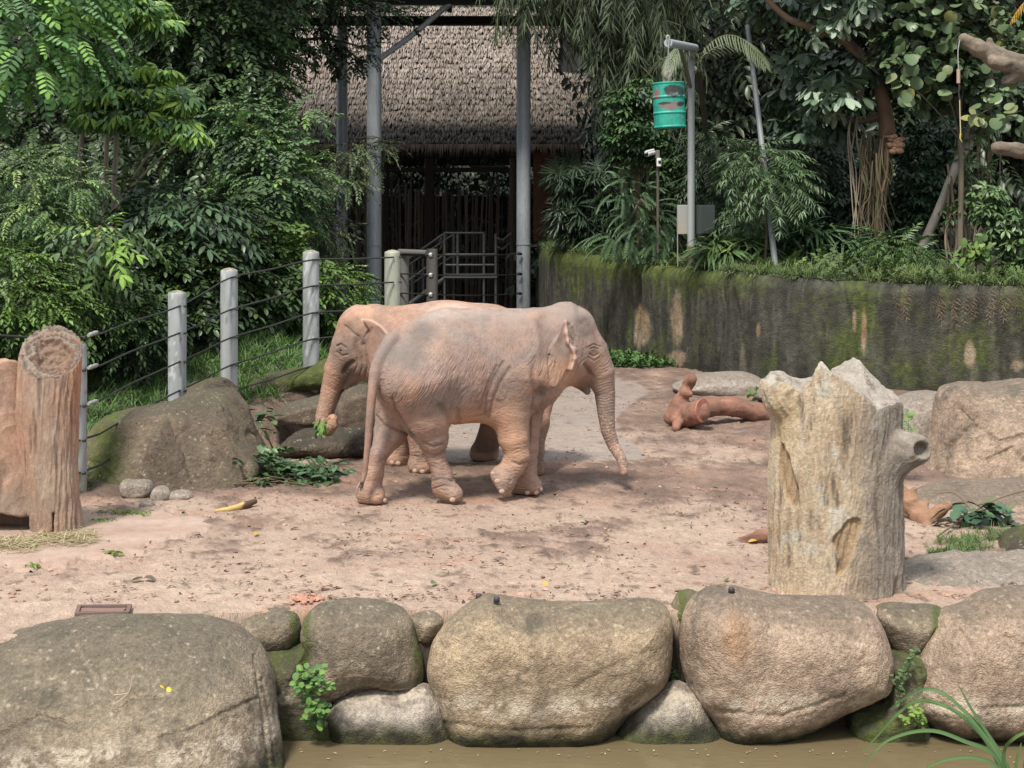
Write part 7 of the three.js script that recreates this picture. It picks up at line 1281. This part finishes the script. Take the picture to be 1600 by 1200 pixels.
// ------------------------------------------------------------------ masses nobody could count: thicket behind, grass, ground cover
function mass(name, label, cat, geo, mat, items) { const m = scatter(name, geo, mat, items, scene, V(0, 0, 0)); m.name = numbered(name); tag(m, label, cat); m.userData.kind = 'stuff'; return m; }
{
  const r = rng(61), L = [], R = [];
  for (let k = 0; k < 9000; k++) {
    const d = r.in(29.5, 43), px = r.in(-240, d > 39 ? 520 : 480), py = r.in(-330, 500), y = at(px, py, d); if (px > 415 && py < 290) continue; const front = 29 + 6 * clamp(fbm(px * 0.012, py * 0.012, 2, 3) + 0.5) + 4 * sstep(300, 0, py); if (d < front) continue;
    L.push({ p: y, dir: V(r.s(), r.s(0.5) - 0.2, r.in(0, 1)), up: V(r.s(0.4), 1, r.s(0.4)), s: r.in(0.9, 1.6), c: mul3(mix3([0.018, 0.034, 0.013], [0.046, 0.078, 0.026], r()), r.in(0.8, 1.2)) });
  }
  mass('thicket', 'dark leafy thicket filling the slope behind the trees on the left', 'thicket', G.twigM, LM.gloss, L);
  for (let k = 0; k < 15000; k++) {
    const d = r.in(36, 56), px = r.in(d > 50 ? 400 : 860, 1760), py = r.in(-330, 420), y = at(px, py, d); if (d < 40 && px < 1060) continue; const front = 36 + 6 * clamp(fbm(px * 0.012, py * 0.012, 7, 3) + 0.5) + (px < 1100 ? 4 : 0); if (d < front) continue;
    if (d < 54 && px < 960 && py < 330 && d > 43.5 && px < 935) continue;
    R.push({ p: y, dir: V(r.s(), r.s(0.5) - 0.2, r.in(0, 1)), up: V(r.s(0.4), 1, r.s(0.4)), s: r.in(1.0, 1.8), c: mul3(mix3([0.018, 0.032, 0.015], [0.046, 0.074, 0.032], r()), r.in(0.8, 1.2)) });
  }
  for (let k = 0; k < 420; k++) { const d = r.in(57, 63), p = at(r.in(560, 860), r.in(215, 330), d); R.push({ p, dir: V(r.s(), r.s(0.5), r.in(0, 1)), up: V(0, 1, 0), s: r.in(1, 1.8), c: mul3([0.06, 0.085, 0.05], r.in(0.4, 1.6)) }); }
  mass('thicket', 'dark leafy thicket behind the trees on the right terrace and the hut', 'thicket', G.twigL, LM.gloss, R);
}
{
  const r = rng(67), B = [], C = [];
  for (let k = 0; k < 5200; k++) { // grass bank behind the left fence
    const px = r.in(-60, 540), d = r.in(18, 30), x = at(px, 0, d).x, [q] = fenceSide(x, d); if (q < -0.05) continue; const n = fbm(x * 0.9, d * 0.9, 5, 3); if (n < -0.22 + 0.15 * sstep(0.6, 0, q)) continue;
    B.push({ p: V(x, groundH(x, d) - 0.02, -d), dir: V(r.s(), 0, r.s()), up: V(r.s(0.2), 1, r.s(0.2)), s: r.in(0.6, 1.35), c: mul3(mix3([0.06, 0.13, 0.028], [0.13, 0.25, 0.05], clamp(0.5 + n + r.s(0.4))), r.in(0.8, 1.2)) });
  }
  mass('grass', 'fresh green grass on the earth bank behind the left fence', 'grass', G.grass, LM.thin, B);
  const top = [], dry = [];
  for (let k = 0; k < 3600; k++) {
    const s = r() * wallTotal * 0.86, w = wallAt(s), px = 800 + w.x / w.d * F; const o = r.in(0.12, 1.7), n = fbm(s * 0.9, o, 3, 3); if (px < 1120 && px > 905 && o < 0.65 && r() < 0.8) continue; if (n < -0.3) continue;
    const x = w.x - w.nx * o, d = w.d - w.nd * o, h = w.h + 0.05 + 0.12 * sstep(0.75, 3, o);
    top.push({ p: V(x, h - 0.03, -d), dir: V(r.s(), 0, r.s()), up: V(w.nx * 0.35 + r.s(0.3), 1, -w.nd * 0.35), s: r.in(0.55, 1.25), c: mul3(mix3([0.06, 0.11, 0.025], [0.15, 0.22, 0.045], clamp(0.5 + n + r.s(0.4))), r.in(0.8, 1.2)) });
  }
  mass('grass', 'bright grass and weeds fringing the top of the retaining wall', 'grass', G.grass, LM.thin, top);
  const weeds = [];
  for (let k = 0; k < 1300; k++) { const s = r() * wallTotal * 0.86, w = wallAt(s), o = r.in(0.2, 2.2), n = fbm(s * 0.7, o, 13, 3); if (n < 0) continue; weeds.push({ p: V(w.x - w.nx * o, w.h + 0.1 + 0.12 * sstep(0.75, 3, o), -(w.d - w.nd * o)), dir: V(r.s(), r.in(0.3, 1), r.s() + 0.3), up: V(0, 1, 0), s: r.in(0.8, 1.9), c: mul3(mix3(MD, BR, r()), r.in(0.8, 1.2)) }); }
  mass('weeds', 'small leafy weeds growing behind the grass on the wall top', 'weeds', G.weed, LM.thin, weeds);
  for (let k = 0; k < 40; k++) { const px = r.pick([r.in(1444, 1535), r.in(1444, 1535), r.in(1400, 1432), r.in(1540, 1600), r.in(920, 960)]), w = wallTopAt(px), y = w.h - r.in(0, 0.35); dry.push({ p: V(w.x + w.nx * 0.06 + r.s(0.05), y, -(w.d + w.nd * 0.06)), dir: V(w.nx * 0.25 + r.s(0.2), -1, -w.nd * 0.25), up: V(w.nx, 0.3, -w.nd), s: r.in(0.4, 1.1), c: mul3([0.22, 0.165, 0.105], r.in(0.5, 1.2)) }); }
  mass('dry_grass', 'dry brown grass hanging over the edge of the retaining wall', 'dry grass', S.twig(31, 9, 0.4, 0.12, 0.01, SH.blade, 0.4), LM.matt, dry);
  for (let k = 0; k < 1900; k++) { const px = r.in(925, 1058), py = r.in(552, 576), e = Math.hypot((px - 990) / 66, (py - 566) / 11); if (e > 1 + r.s(0.15)) continue; const p = onGround(px, py); C.push({ p: V(p.x, 0.02, p.z), dir: V(r.s(), r.in(0.2, 0.8), r.s()), up: V(0, 1, 0), s: r.in(0.5, 1.1), c: mul3(mix3([0.035, 0.085, 0.02], [0.07, 0.15, 0.035], r()), r.in(0.8, 1.2)) }); }
  mass('ground_cover', 'low green ground cover at the wall foot behind the front elephant', 'ground cover', G.weed, LM.matt, C);
}

// ------------------------------------------------------------------ small things on the yard and the moat edge
const leafMat = (c, thin = false) => { const m = thin ? new THREE.MeshPhysicalMaterial({ vertexColors: true, roughness: 0.8, transmission: 0.35, thickness: 0, side: THREE.DoubleSide }) : leafM(0.45); m.color.setRGB(...c); return m; };
const oneLeaf = (l, w, shape = SH.oval, droop = 0.5, fold = 0.2) => { const L = newL(); leafInto(L, V(0, 0, 0), V(1, 0.1, 0), V(0, 1, 0), l, w, shape, droop, fold, 1); return gL(L); };
function leafHeap(o, r, n, geo, mats, place) { for (let k = 0; k < n; k++) { const m = part('leaf', geo, r.pick(mats), o), [p, rx, rz] = place(k); m.position.copy(p.sub(o.position)); m.rotation.set(rx ?? r.s(0.5), r() * 6.28, rz ?? r.s(0.5)); m.scale.setScalar(r.in(0.7, 1.25)); } }
{
  const r = rng(71), o = thing('branch_pile', 'heap of cut leafy green branches on the ground beside the mossy boulder', 'leaf pile', onGround(415, 760));
  const stems = []; for (let k = 0; k < 9; k++) { const a = onGround(r.in(340, 420), r.in(735, 762), 0.04), b = onGround(r.in(430, 515), r.in(730, 762), 0.05); stems.push(tube([a, a.clone().lerp(b, 0.5).add(V(0, r.in(0.02, 0.1), 0)), b], 0.007, 5, 3)); }
  part('branches', local(paint(merge(stems), barkOf([0.13, 0.11, 0.06])), o), M.plain, o).userData.kind = 'stuff';
  const mats = [[0.028, 0.066, 0.026], [0.045, 0.095, 0.035], [0.07, 0.125, 0.06], [0.035, 0.078, 0.03]].map((c) => leafMat(c)), g = oneLeaf(0.17, 0.085);
  const mound = (px) => 0.24 * Math.exp(-(((px - 390) / 60) ** 2)) + 0.07;
  leafHeap(o, r, 230, g, mats, () => { const u = r(), px = 312 + 214 * u, p = onGround(px, lerp(744, 750, u) + r.n() * lerp(14, 11, u)); p.y = r() * mound(px) + 0.03; return [p]; });
  const it = []; for (let k = 0; k < 130; k++) { const px = r.in(318, 515), p = onGround(px, 747 + r.n() * 11); p.y = r() * mound(px); it.push({ p, dir: V(r.s(), r.s(0.4), r.s()), up: V(r.s(0.5), 1, r.s(0.5)), s: r.in(0.5, 0.9), c: mul3(mix3([0.03, 0.066, 0.026], [0.065, 0.12, 0.045], r()), r.in(0.8, 1.2)) }); }
  scatter('foliage', G.twigM, LM.gloss, it, o, o.position);
}
{
  const r = rng(72), o = thing('leafy_branch', 'leafy twig with a yellow stalk propped behind the branch pile', 'branch', onGround(420, 715));
  part('stalk', local(paint(tube([onGround(432, 716, 0.02), at(418, 682, 20), at(404, 655, 20.1)], [0.014, 0.012, 0.008], 6, 3), () => [0.4, 0.3, 0.12]), o), M.plain, o);
  leafHeap(o, r, 26, oneLeaf(0.16, 0.075), [leafMat([0.04, 0.088, 0.04]), leafMat([0.07, 0.13, 0.05])], (k) => [at(412 + r.s(18), 660 + r.s(24), 20 + r.s(0.15))]);
}
{
  const r = rng(73), o = thing('leaf_sprig', 'bunch of bright green leaves held in the curled trunk of the rear elephant', 'leaves', at(505, 664, 19.85));
  leafHeap(o, r, 22, oneLeaf(0.15, 0.045, SH.lance, 0.3), [leafMat([0.14, 0.27, 0.05], true), leafMat([0.08, 0.17, 0.04], true)], () => [at(503 + r.s(8), 662 + r.s(11), 19.8 + r.s(0.08)), r.s(0.6), r.in(-1.4, -0.2)]);
  part('stalk', local(paint(tube([at(516, 652, 19.86), at(506, 662, 19.8), at(498, 674, 19.8)], 0.007, 5, 3), () => [0.12, 0.2, 0.05]), o), M.plain, o);
}
{
  const o = thing('palm_sheath', 'dry yellow palm stalk with a dark end lying on the dirt', 'palm stalk', onGround(368, 793));
  part('stalk', local(paint(tube([onGround(336, 798, 0.02), onGround(360, 795, 0.03), onGround(383, 789, 0.045), onGround(399, 783, 0.06)], [0.012, 0.03, 0.042, 0.03], 10, 4), (p) => p[0] > onGround(388, 788).x ? [0.09, 0.055, 0.03] : mul3([0.5, 0.36, 0.13], 1 + 0.3 * noise(p[0] * 30, p[1] * 30, p[2] * 30))), o), M.plain, o);
  const q = thing('dry_leaf', 'curled dark dry leaf on the dirt above the huge domed boulder', 'dry leaf', onGround(224, 909)); const L = newL();
  leafInto(L, V(0, 0.03, 0), V(-1, 0.25, 0.1), V(0, 1, 0), 0.11, 0.06, SH.oval, 0.6, 0.5, 1); leafInto(L, V(0, 0.03, 0), V(1, 0.35, 0), V(0, 1, 0.3), 0.13, 0.07, SH.oval, 0.9, 0.6, 1); part('leaf', gL(L), leafMat([0.1, 0.075, 0.055]), q);
}
{
  const P = (x, y) => onGround(x, y), o = thing('drain_frame', 'low reddish wooden frame set in the dirt behind the huge domed boulder', 'frame', onGround(162, 958));
  const c = [P(124, 953), P(203, 952), P(199, 963), P(120, 965)].map((p) => p.setY(0.03)), wm = std({ color: new THREE.Color(0.27, 0.19, 0.165), roughness: 0.85, bumpMap: tex(rockBump, 1), bumpScale: 0.004 });
  for (let i = 0; i < 4; i++) { const a = c[i], b = c[(i + 1) % 4], g = bevelBox(a.distanceTo(b) + 0.02, 0.026 + 0.002 * i, 0.035, 0.006); g.rotateY(-Math.atan2(b.z - a.z, b.x - a.x)); g.translate((a.x + b.x) / 2, 0.03, (a.z + b.z) / 2); part('rail', local(g, o), wm, o); }
  const g = bevelBox(0.36, 0.02, 0.1, 0.004); g.translate((c[0].x + c[2].x) / 2, 0.022, (c[0].z + c[2].z) / 2); part('panel', local(g, o), std({ color: new THREE.Color(0.2, 0.12, 0.1), roughness: 0.9 }), o);
}
{
  // weeds on the moat edge
  const r = rng(74), weed = (label, pts, n, cs, s, geo, extra = []) => {
    const o = thing('weed', label, 'weed', at(...pts[0])); const it = [], L = [];
    for (const [px, py, d] of pts) { const e = at(px, py, d); L.push(tube([o.position.clone(), o.position.clone().lerp(e, 0.5).add(V(0, 0.03, 0.04)), e], 0.004, 4, 3)); }
    part('stem', local(paint(merge(L), () => [0.1, 0.16, 0.05]), o), M.plain, o);
    const ms = cs.map((c) => leafMat(c, true)); leafHeap(o, r, n, geo, ms, () => { const q = r.pick(pts); return [at(q[0] + r.n() * s, q[1] + r.n() * s, q[2] - 0.04 + r.s(0.06)), r.in(0.1, 0.9), r.s(0.6)]; }); return o;
  };
  weed('bright green leafy weed growing from the mossy gap between boulders', [[486, 1085, 12.34], [476, 1056, 12.26], [497, 1052, 12.26], [466, 1070, 12.26], [504, 1072, 12.26], [486, 1066, 12.24], [486, 1100, 12.28], [500, 1110, 12.28], [492, 1126, 12.3]], 190, [[0.1, 0.22, 0.04], [0.16, 0.3, 0.06], [0.07, 0.16, 0.035]], 11, oneLeaf(0.06, 0.045, SH.oval, 0.5));
  weed('small yellow green fern weed at the foot of the mossy rock on the right', [[1432, 1130, 12.36], [1428, 1112, 12.3], [1440, 1118, 12.3], [1420, 1122, 12.32]], 60, [[0.13, 0.24, 0.03], [0.18, 0.29, 0.04]], 8, oneLeaf(0.05, 0.03, SH.oval, 0.5));
  weed('tiny weed in the gap beside the narrow olive stone', [[1052, 1066, 12.9], [1052, 1050, 12.85], [1058, 1058, 12.85]], 22, [[0.09, 0.19, 0.05], [0.06, 0.13, 0.03]], 6, oneLeaf(0.045, 0.032, SH.oval, 0.5));
  weed('trailing weed in the crevice beside the pinkish corner boulder', [[1408, 1075, 12.4], [1422, 1030, 12.42], [1412, 1052, 12.4], [1402, 1095, 12.4], [1430, 1018, 12.44], [1400, 1060, 12.4]], 60, [[0.1, 0.18, 0.05], [0.06, 0.12, 0.03]], 7, oneLeaf(0.045, 0.03, SH.oval, 0.5));
  weed('green weed sprouting between the smooth grey rock and the stump stub', [[1416, 700, 19], [1412, 665, 18.9], [1426, 672, 18.9], [1420, 650, 19]], 44, [[0.08, 0.17, 0.04], [0.14, 0.24, 0.05]], 9, oneLeaf(0.12, 0.05, SH.lance, 0.5));
  weed('tuft of green weeds by the small rock at the wall foot', [[1185, 622, 27.2], [1180, 608, 27.1], [1192, 612, 27.1], [1200, 618, 27.1]], 46, [[0.05, 0.12, 0.03], [0.09, 0.17, 0.04]], 8, oneLeaf(0.15, 0.06, SH.lance, 0.6));
  const p = thing('petal', 'small yellow petal lying on the huge domed boulder', 'petal', at(257, 1077, 11.02)); { const L = newL(); leafInto(L, V(0.015, 0, 0), V(1, 0.2, 0.3), V(-0.3, 0.5, 1), 0.04, 0.035, SH.round, 0.3, 0.3, 1); leafInto(L, V(-0.005, 0.01, 0), V(-0.7, 0.7, 0.2), V(0.4, 0.4, 1), 0.035, 0.014, SH.oval, 0.2, 0.3, 1); part('petal_blade', gL(L), leafMat([0.62, 0.5, 0.03]), p); }
  const q = thing('dry_root', 'pale dry rootlet stuck to the face of the huge domed boulder', 'root', at(198, 1078, 11.02)), A = (x, y) => at(x, y, 10.99);
  part('root', local(paint(merge([tube([A(207, 1057), A(204, 1075), A(199, 1085), A(183, 1098)], 0.006, 5, 4), tube([A(200, 1083), A(190, 1085), A(178, 1086)], 0.005, 5, 3), tube([A(206, 1062), A(211, 1055), A(208, 1062)], 0.004, 5, 3)]), () => [0.42, 0.33, 0.25]), q), M.plain, q);
}
{
  // long blades leaning in from the near bank
  const d = 9.3, o = thing('reed_grass', 'long arching green grass blades rising in the lower right corner', 'grass plant', at(1585, 1262, d)), g0 = [0.075, 0.155, 0.05];
  const blades = [
    [[1588, 1262, 0], [1569, 1199, 0], [1537, 1146, 0.05], [1506, 1111, 0.1], [1472, 1083, 0.14], [1444, 1077, 0.2], [1412, 1092, 0.25], [1388, 1110, 0.3]],
    [[1584, 1262, 0], [1553, 1180, -0.05], [1506, 1158, -0.1], [1459, 1142, -0.12], [1412, 1147, -0.16], [1375, 1165, -0.2], [1346, 1202, -0.22]],
    [[1590, 1262, 0.1], [1548, 1165, 0.15], [1500, 1116, 0.2], [1453, 1096, 0.25], [1428, 1097, 0.28], [1397, 1120, 0.3], [1366, 1155, 0.34], [1340, 1182, 0.36]],
    [[1592, 1262, 0], [1575, 1200, 0.02], [1540, 1142, 0.05], [1516, 1105, 0.06], [1496, 1068, 0.08]],
    [[1582, 1262, -0.1], [1559, 1200, -0.12], [1522, 1184, -0.16], [1475, 1188, -0.2], [1440, 1204, -0.24]],
    [[1572, 1262, 0], [1569, 1172, -0.05], [1582, 1155, -0.1], [1605, 1144, -0.12], [1640, 1150, -0.15]], [[1590, 1262, 0.1], [1540, 1158, 0.14], [1512, 1128, 0.16], [1478, 1103, 0.2]],
    [[1596, 1262, 0], [1605, 1180, 0], [1650, 1120, 0], [1700, 1110, 0]], [[1592, 1262, 0.2], [1586, 1215, 0.2], [1590, 1180, 0.2], [1596, 1160, 0.2]],
  ];
  blades.forEach((b, k) => {
    const pts = spline(b.map(([x, y, e]) => at(x, y, d + e).toArray()), 6).map((p) => V(...p)), n = pts.length - 1, pos = [], idx = [], col = [];
    pts.forEach((p, i) => { const t = i / n, w = 0.013 * Math.min(1, 0.5 + t * 3) * Math.sqrt(1 - t * t * 0.999), q = pts[Math.min(i + 1, n)].clone().sub(pts[Math.max(i - 1, 0)]).normalize(), s = q.clone().cross(V(0.25, 0.35, 0.9)).normalize(), u = s.clone().cross(q);
      for (const e of [-1, 0, 1]) { const v = p.clone().addScaledVector(s, e * w).addScaledVector(u, e ? 0.3 * w : 0); pos.push(v.x, v.y, v.z); const m = e ? 1 : 1.35, f = mix3(g0, [0.15, 0.24, 0.05], 0.6 * t * ((k * 7) % 3) / 2); col.push(f[0] * m, f[1] * m, f[2] * m); } });
    for (let i = 0; i < n; i++) for (const e of [0, 1]) { const a = i * 3 + e; idx.push(a, a + 1, a + 3, a + 1, a + 4, a + 3); }
    part('blade', local(geoFrom(pos, idx, col), o), LM.thin, o);
  });
}
{
  const r = rng(75), o = thing('leafy_branch', 'cut branch with big dark leaves lying before the big creased boulder', 'branch', onGround(1520, 826));
  part('branch', local(paint(merge([tube([onGround(1465, 838, 0.04), at(1520, 800, 16.6), at(1570, 775, 16.8), at(1640, 760, 17)], [0.012, 0.011, 0.01, 0.008], 6, 4), tube([at(1520, 800, 16.6), at(1490, 770, 16.7), at(1462, 772, 16.8)], 0.006, 5, 3)]), barkOf([0.16, 0.11, 0.07])), o), M.plain, o);
  leafHeap(o, r, 70, oneLeaf(0.2, 0.11), [[0.03, 0.072, 0.04], [0.05, 0.105, 0.05], [0.085, 0.15, 0.06]].map((c) => leafMat(c)), () => [at(clamp(1535 + r.n() * 55, 1462, 1640), clamp(806 + r.n() * 18, 778, 832), 16.5 + r.s(0.25))]);
}
{
  const r = rng(76), LITTER = [], GREEN = [], CLOD = [], STRAW = [], TUFT = [], CLIP = [];
  const clear = (x, d) => d > 13.2 && fenceSide(x, d)[0] < -0.25 && !(x > 4.6 && d > 17);
  const yard = (n, f) => { for (let k = 0; k < n; k++) { const d = 13.2 + Math.pow(r(), 1.5) * 18, x = r.in(-0.36, 0.36) * d; if (clear(x, d)) f(x, d); } };
  yard(10000, (x, d) => { const n = fbm(x * 0.8, d * 0.6, 17, 3); if (n + r.s(0.22) < 0.06) return; LITTER.push({ p: V(x, groundH(x, d) + 0.022, -d), dir: V(r.s(), r.s(0.2), r.s(0.5)), up: V(r.s(0.4), 1, r.s(0.4)), s: r.in(0.25, 0.95) * (r() < 0.06 ? 1.7 : 1), c: mul3(r.pick([[0.075, 0.05, 0.038], [0.11, 0.075, 0.055], [0.16, 0.1, 0.07], [0.055, 0.04, 0.032], [0.3, 0.2, 0.14]]), r.in(0.7, 1.2)) }); });
  yard(90, (x, d) => GREEN.push({ p: V(x, groundH(x, d) + 0.03, -d), dir: V(r.s(), r.s(0.3), r.s()), up: V(r.s(0.5), 1, r.s(0.5)), s: r.in(0.5, 1.2), c: r.pick([[0.06, 0.12, 0.04], [0.13, 0.2, 0.05], [0.42, 0.25, 0.05], [0.09, 0.14, 0.05], [0.3, 0.13, 0.07]]) }));
  yard(1700, (x, d) => { const n = fbm(x * 1.1, d * 0.9, 23, 3); if (n < -0.1) return; CLOD.push({ p: V(x, groundH(x, d) + 0.006, -d), dir: V(r.s(), r.s(0.3), r.s()), up: V(r.s(0.3), 1, r.s(0.3)), s: r.in(0.25, 0.8), c: mul3(mix3([0.42, 0.28, 0.21], [0.24, 0.16, 0.12], r()), r.in(0.75, 1.15)) }); });
  for (let k = 0; k < 70; k++) { const px = 478 + r.n() * 24, py = 938 + r.n() * 9, p = onGround(px, py); CLOD.push({ p: V(p.x, 0.015, p.z), dir: V(r.s(), r.s(0.3), r.s()), up: V(0, 1, 0), s: r.in(0.3, 0.8), c: mul3([0.4, 0.215, 0.155], r.in(0.7, 1.15)) }); }
  for (let k = 0; k < 1500; k++) { const px = r.in(-60, 150), py = 852 + r.n() * 12 + (px < 60 ? 4 : -6), p = onGround(px, py); STRAW.push({ p: V(p.x, groundH(p.x, -p.z) + 0.045 + r() * 0.02, p.z), dir: V(r.s(), r.s(0.1), r.s(0.6)), up: V(0, 1, 0), s: r.in(0.5, 1.3), c: mul3(mix3([0.46, 0.39, 0.24], [0.34, 0.29, 0.17], r()), r.in(0.7, 1.15)) }); }
  for (const [cx, cy, rx, ry, n] of [[195, 806, 36, 5, 200], [160, 818, 16, 3, 60], [176, 869, 12, 2.5, 60], [52, 888, 10, 2, 30]]) for (let k = 0; k < n; k++) { const p = onGround(cx + r.n() * rx, cy + r.n() * ry); CLIP.push({ p: V(p.x, groundH(p.x, -p.z) + 0.045, p.z), dir: V(r.s(), r.s(0.2), r.s()), up: V(r.s(0.4), 1, r.s(0.4)), s: r.in(0.4, 0.9), c: mul3([0.16, 0.24, 0.04], r.in(0.5, 1.2)) }); }
  for (const [cx, cy, rx, ry, n, h] of [[1510, 852, 44, 12, 90, 0.01], [1475, 868, 28, 4, 40, 0], [1570, 840, 24, 10, 50, 0.02], [1430, 607, 30, 3, 60, 0.05], [1200, 612, 12, 5, 20, 0], [1452, 655, 8, 20, 16, 0.02]]) for (let k = 0; k < n; k++) { const p = onGround(cx + r.n() * rx, cy + r.n() * ry); TUFT.push({ p: V(p.x, groundH(p.x, -p.z), p.z), dir: V(r.s(), 0, r.s()), up: V(r.s(0.2), 1, r.s(0.2)), s: r.in(0.25, 0.6), c: mul3(mix3([0.08, 0.14, 0.035], [0.15, 0.22, 0.06], r()), r.in(0.8, 1.2)) }); }
  const chip = newL(); leafInto(chip, V(0, 0, 0), V(1, 0.15, 0), V(0, 1, 0), 0.1, 0.026, SH.small, 0.7, 0.4, 1);
  const FLOAT = []; for (let k = 0; k < 70; k++) { const px = r.in(445, 1600), py = 1172 + Math.abs(r.n()) * 16, d = (EYE + 0.94) * F / (py - HOR), p = at(px, py, d); FLOAT.push({ p: V(p.x, -0.932, p.z), dir: V(r.s(), 0.02, r.s()), up: V(0, 1, 0), s: r.in(0.2, 0.8), c: r.pick([[0.3, 0.22, 0.12], [0.2, 0.18, 0.08], [0.42, 0.36, 0.26]]) }); }
  mass('floating_scraps', 'small leaf scraps floating on the brown moat water', 'leaf scraps', oneLeaf(0.05, 0.02, SH.oval, 0.05, 0.05), LM.matt, FLOAT);
  mass('litter', 'dark leaf scraps and twigs trampled into the pinkish dirt', 'litter', gL(chip), LM.matt, LITTER);
  mass('fallen_leaves', 'scattered green and orange fallen leaves on the dirt', 'leaves', oneLeaf(0.1, 0.05), LM.matt, GREEN);
  const clod = new THREE.IcosahedronGeometry(0.032, 1), cp = clod.attributes.position; for (let i = 0; i < cp.count; i++) { const k = 1 + 0.4 * noise(cp.getX(i) * 40, cp.getY(i) * 40, cp.getZ(i) * 40); cp.setXYZ(i, cp.getX(i) * k * 1.3, cp.getY(i) * k * 0.55, cp.getZ(i) * k); } clod.computeVertexNormals();
  mass('clods', 'small crumbs of pinkish soil scattered over the yard', 'soil', clod, std({ roughness: 0.97 }), CLOD);
  const sg = newL(); leafInto(sg, V(-0.1, 0, 0), V(1, 0.05, 0), V(0, 1, 0), 0.22, 0.008, SH.blade, 0.2, 0.3, 1);
  mass('straw', 'pale yellow straw scattered around the foot of the hollow stump', 'straw', gL(sg), LM.matt, STRAW);
  mass('clippings', 'yellow green grass clippings on the paving near the hollow stump', 'clippings', gL(chip), LM.matt, CLIP);
  mass('grass', 'bright grass tufts between the rocks on the right side of the yard', 'grass', G.grass, LM.thin, TUFT);
}

renderer.render(scene, camera);
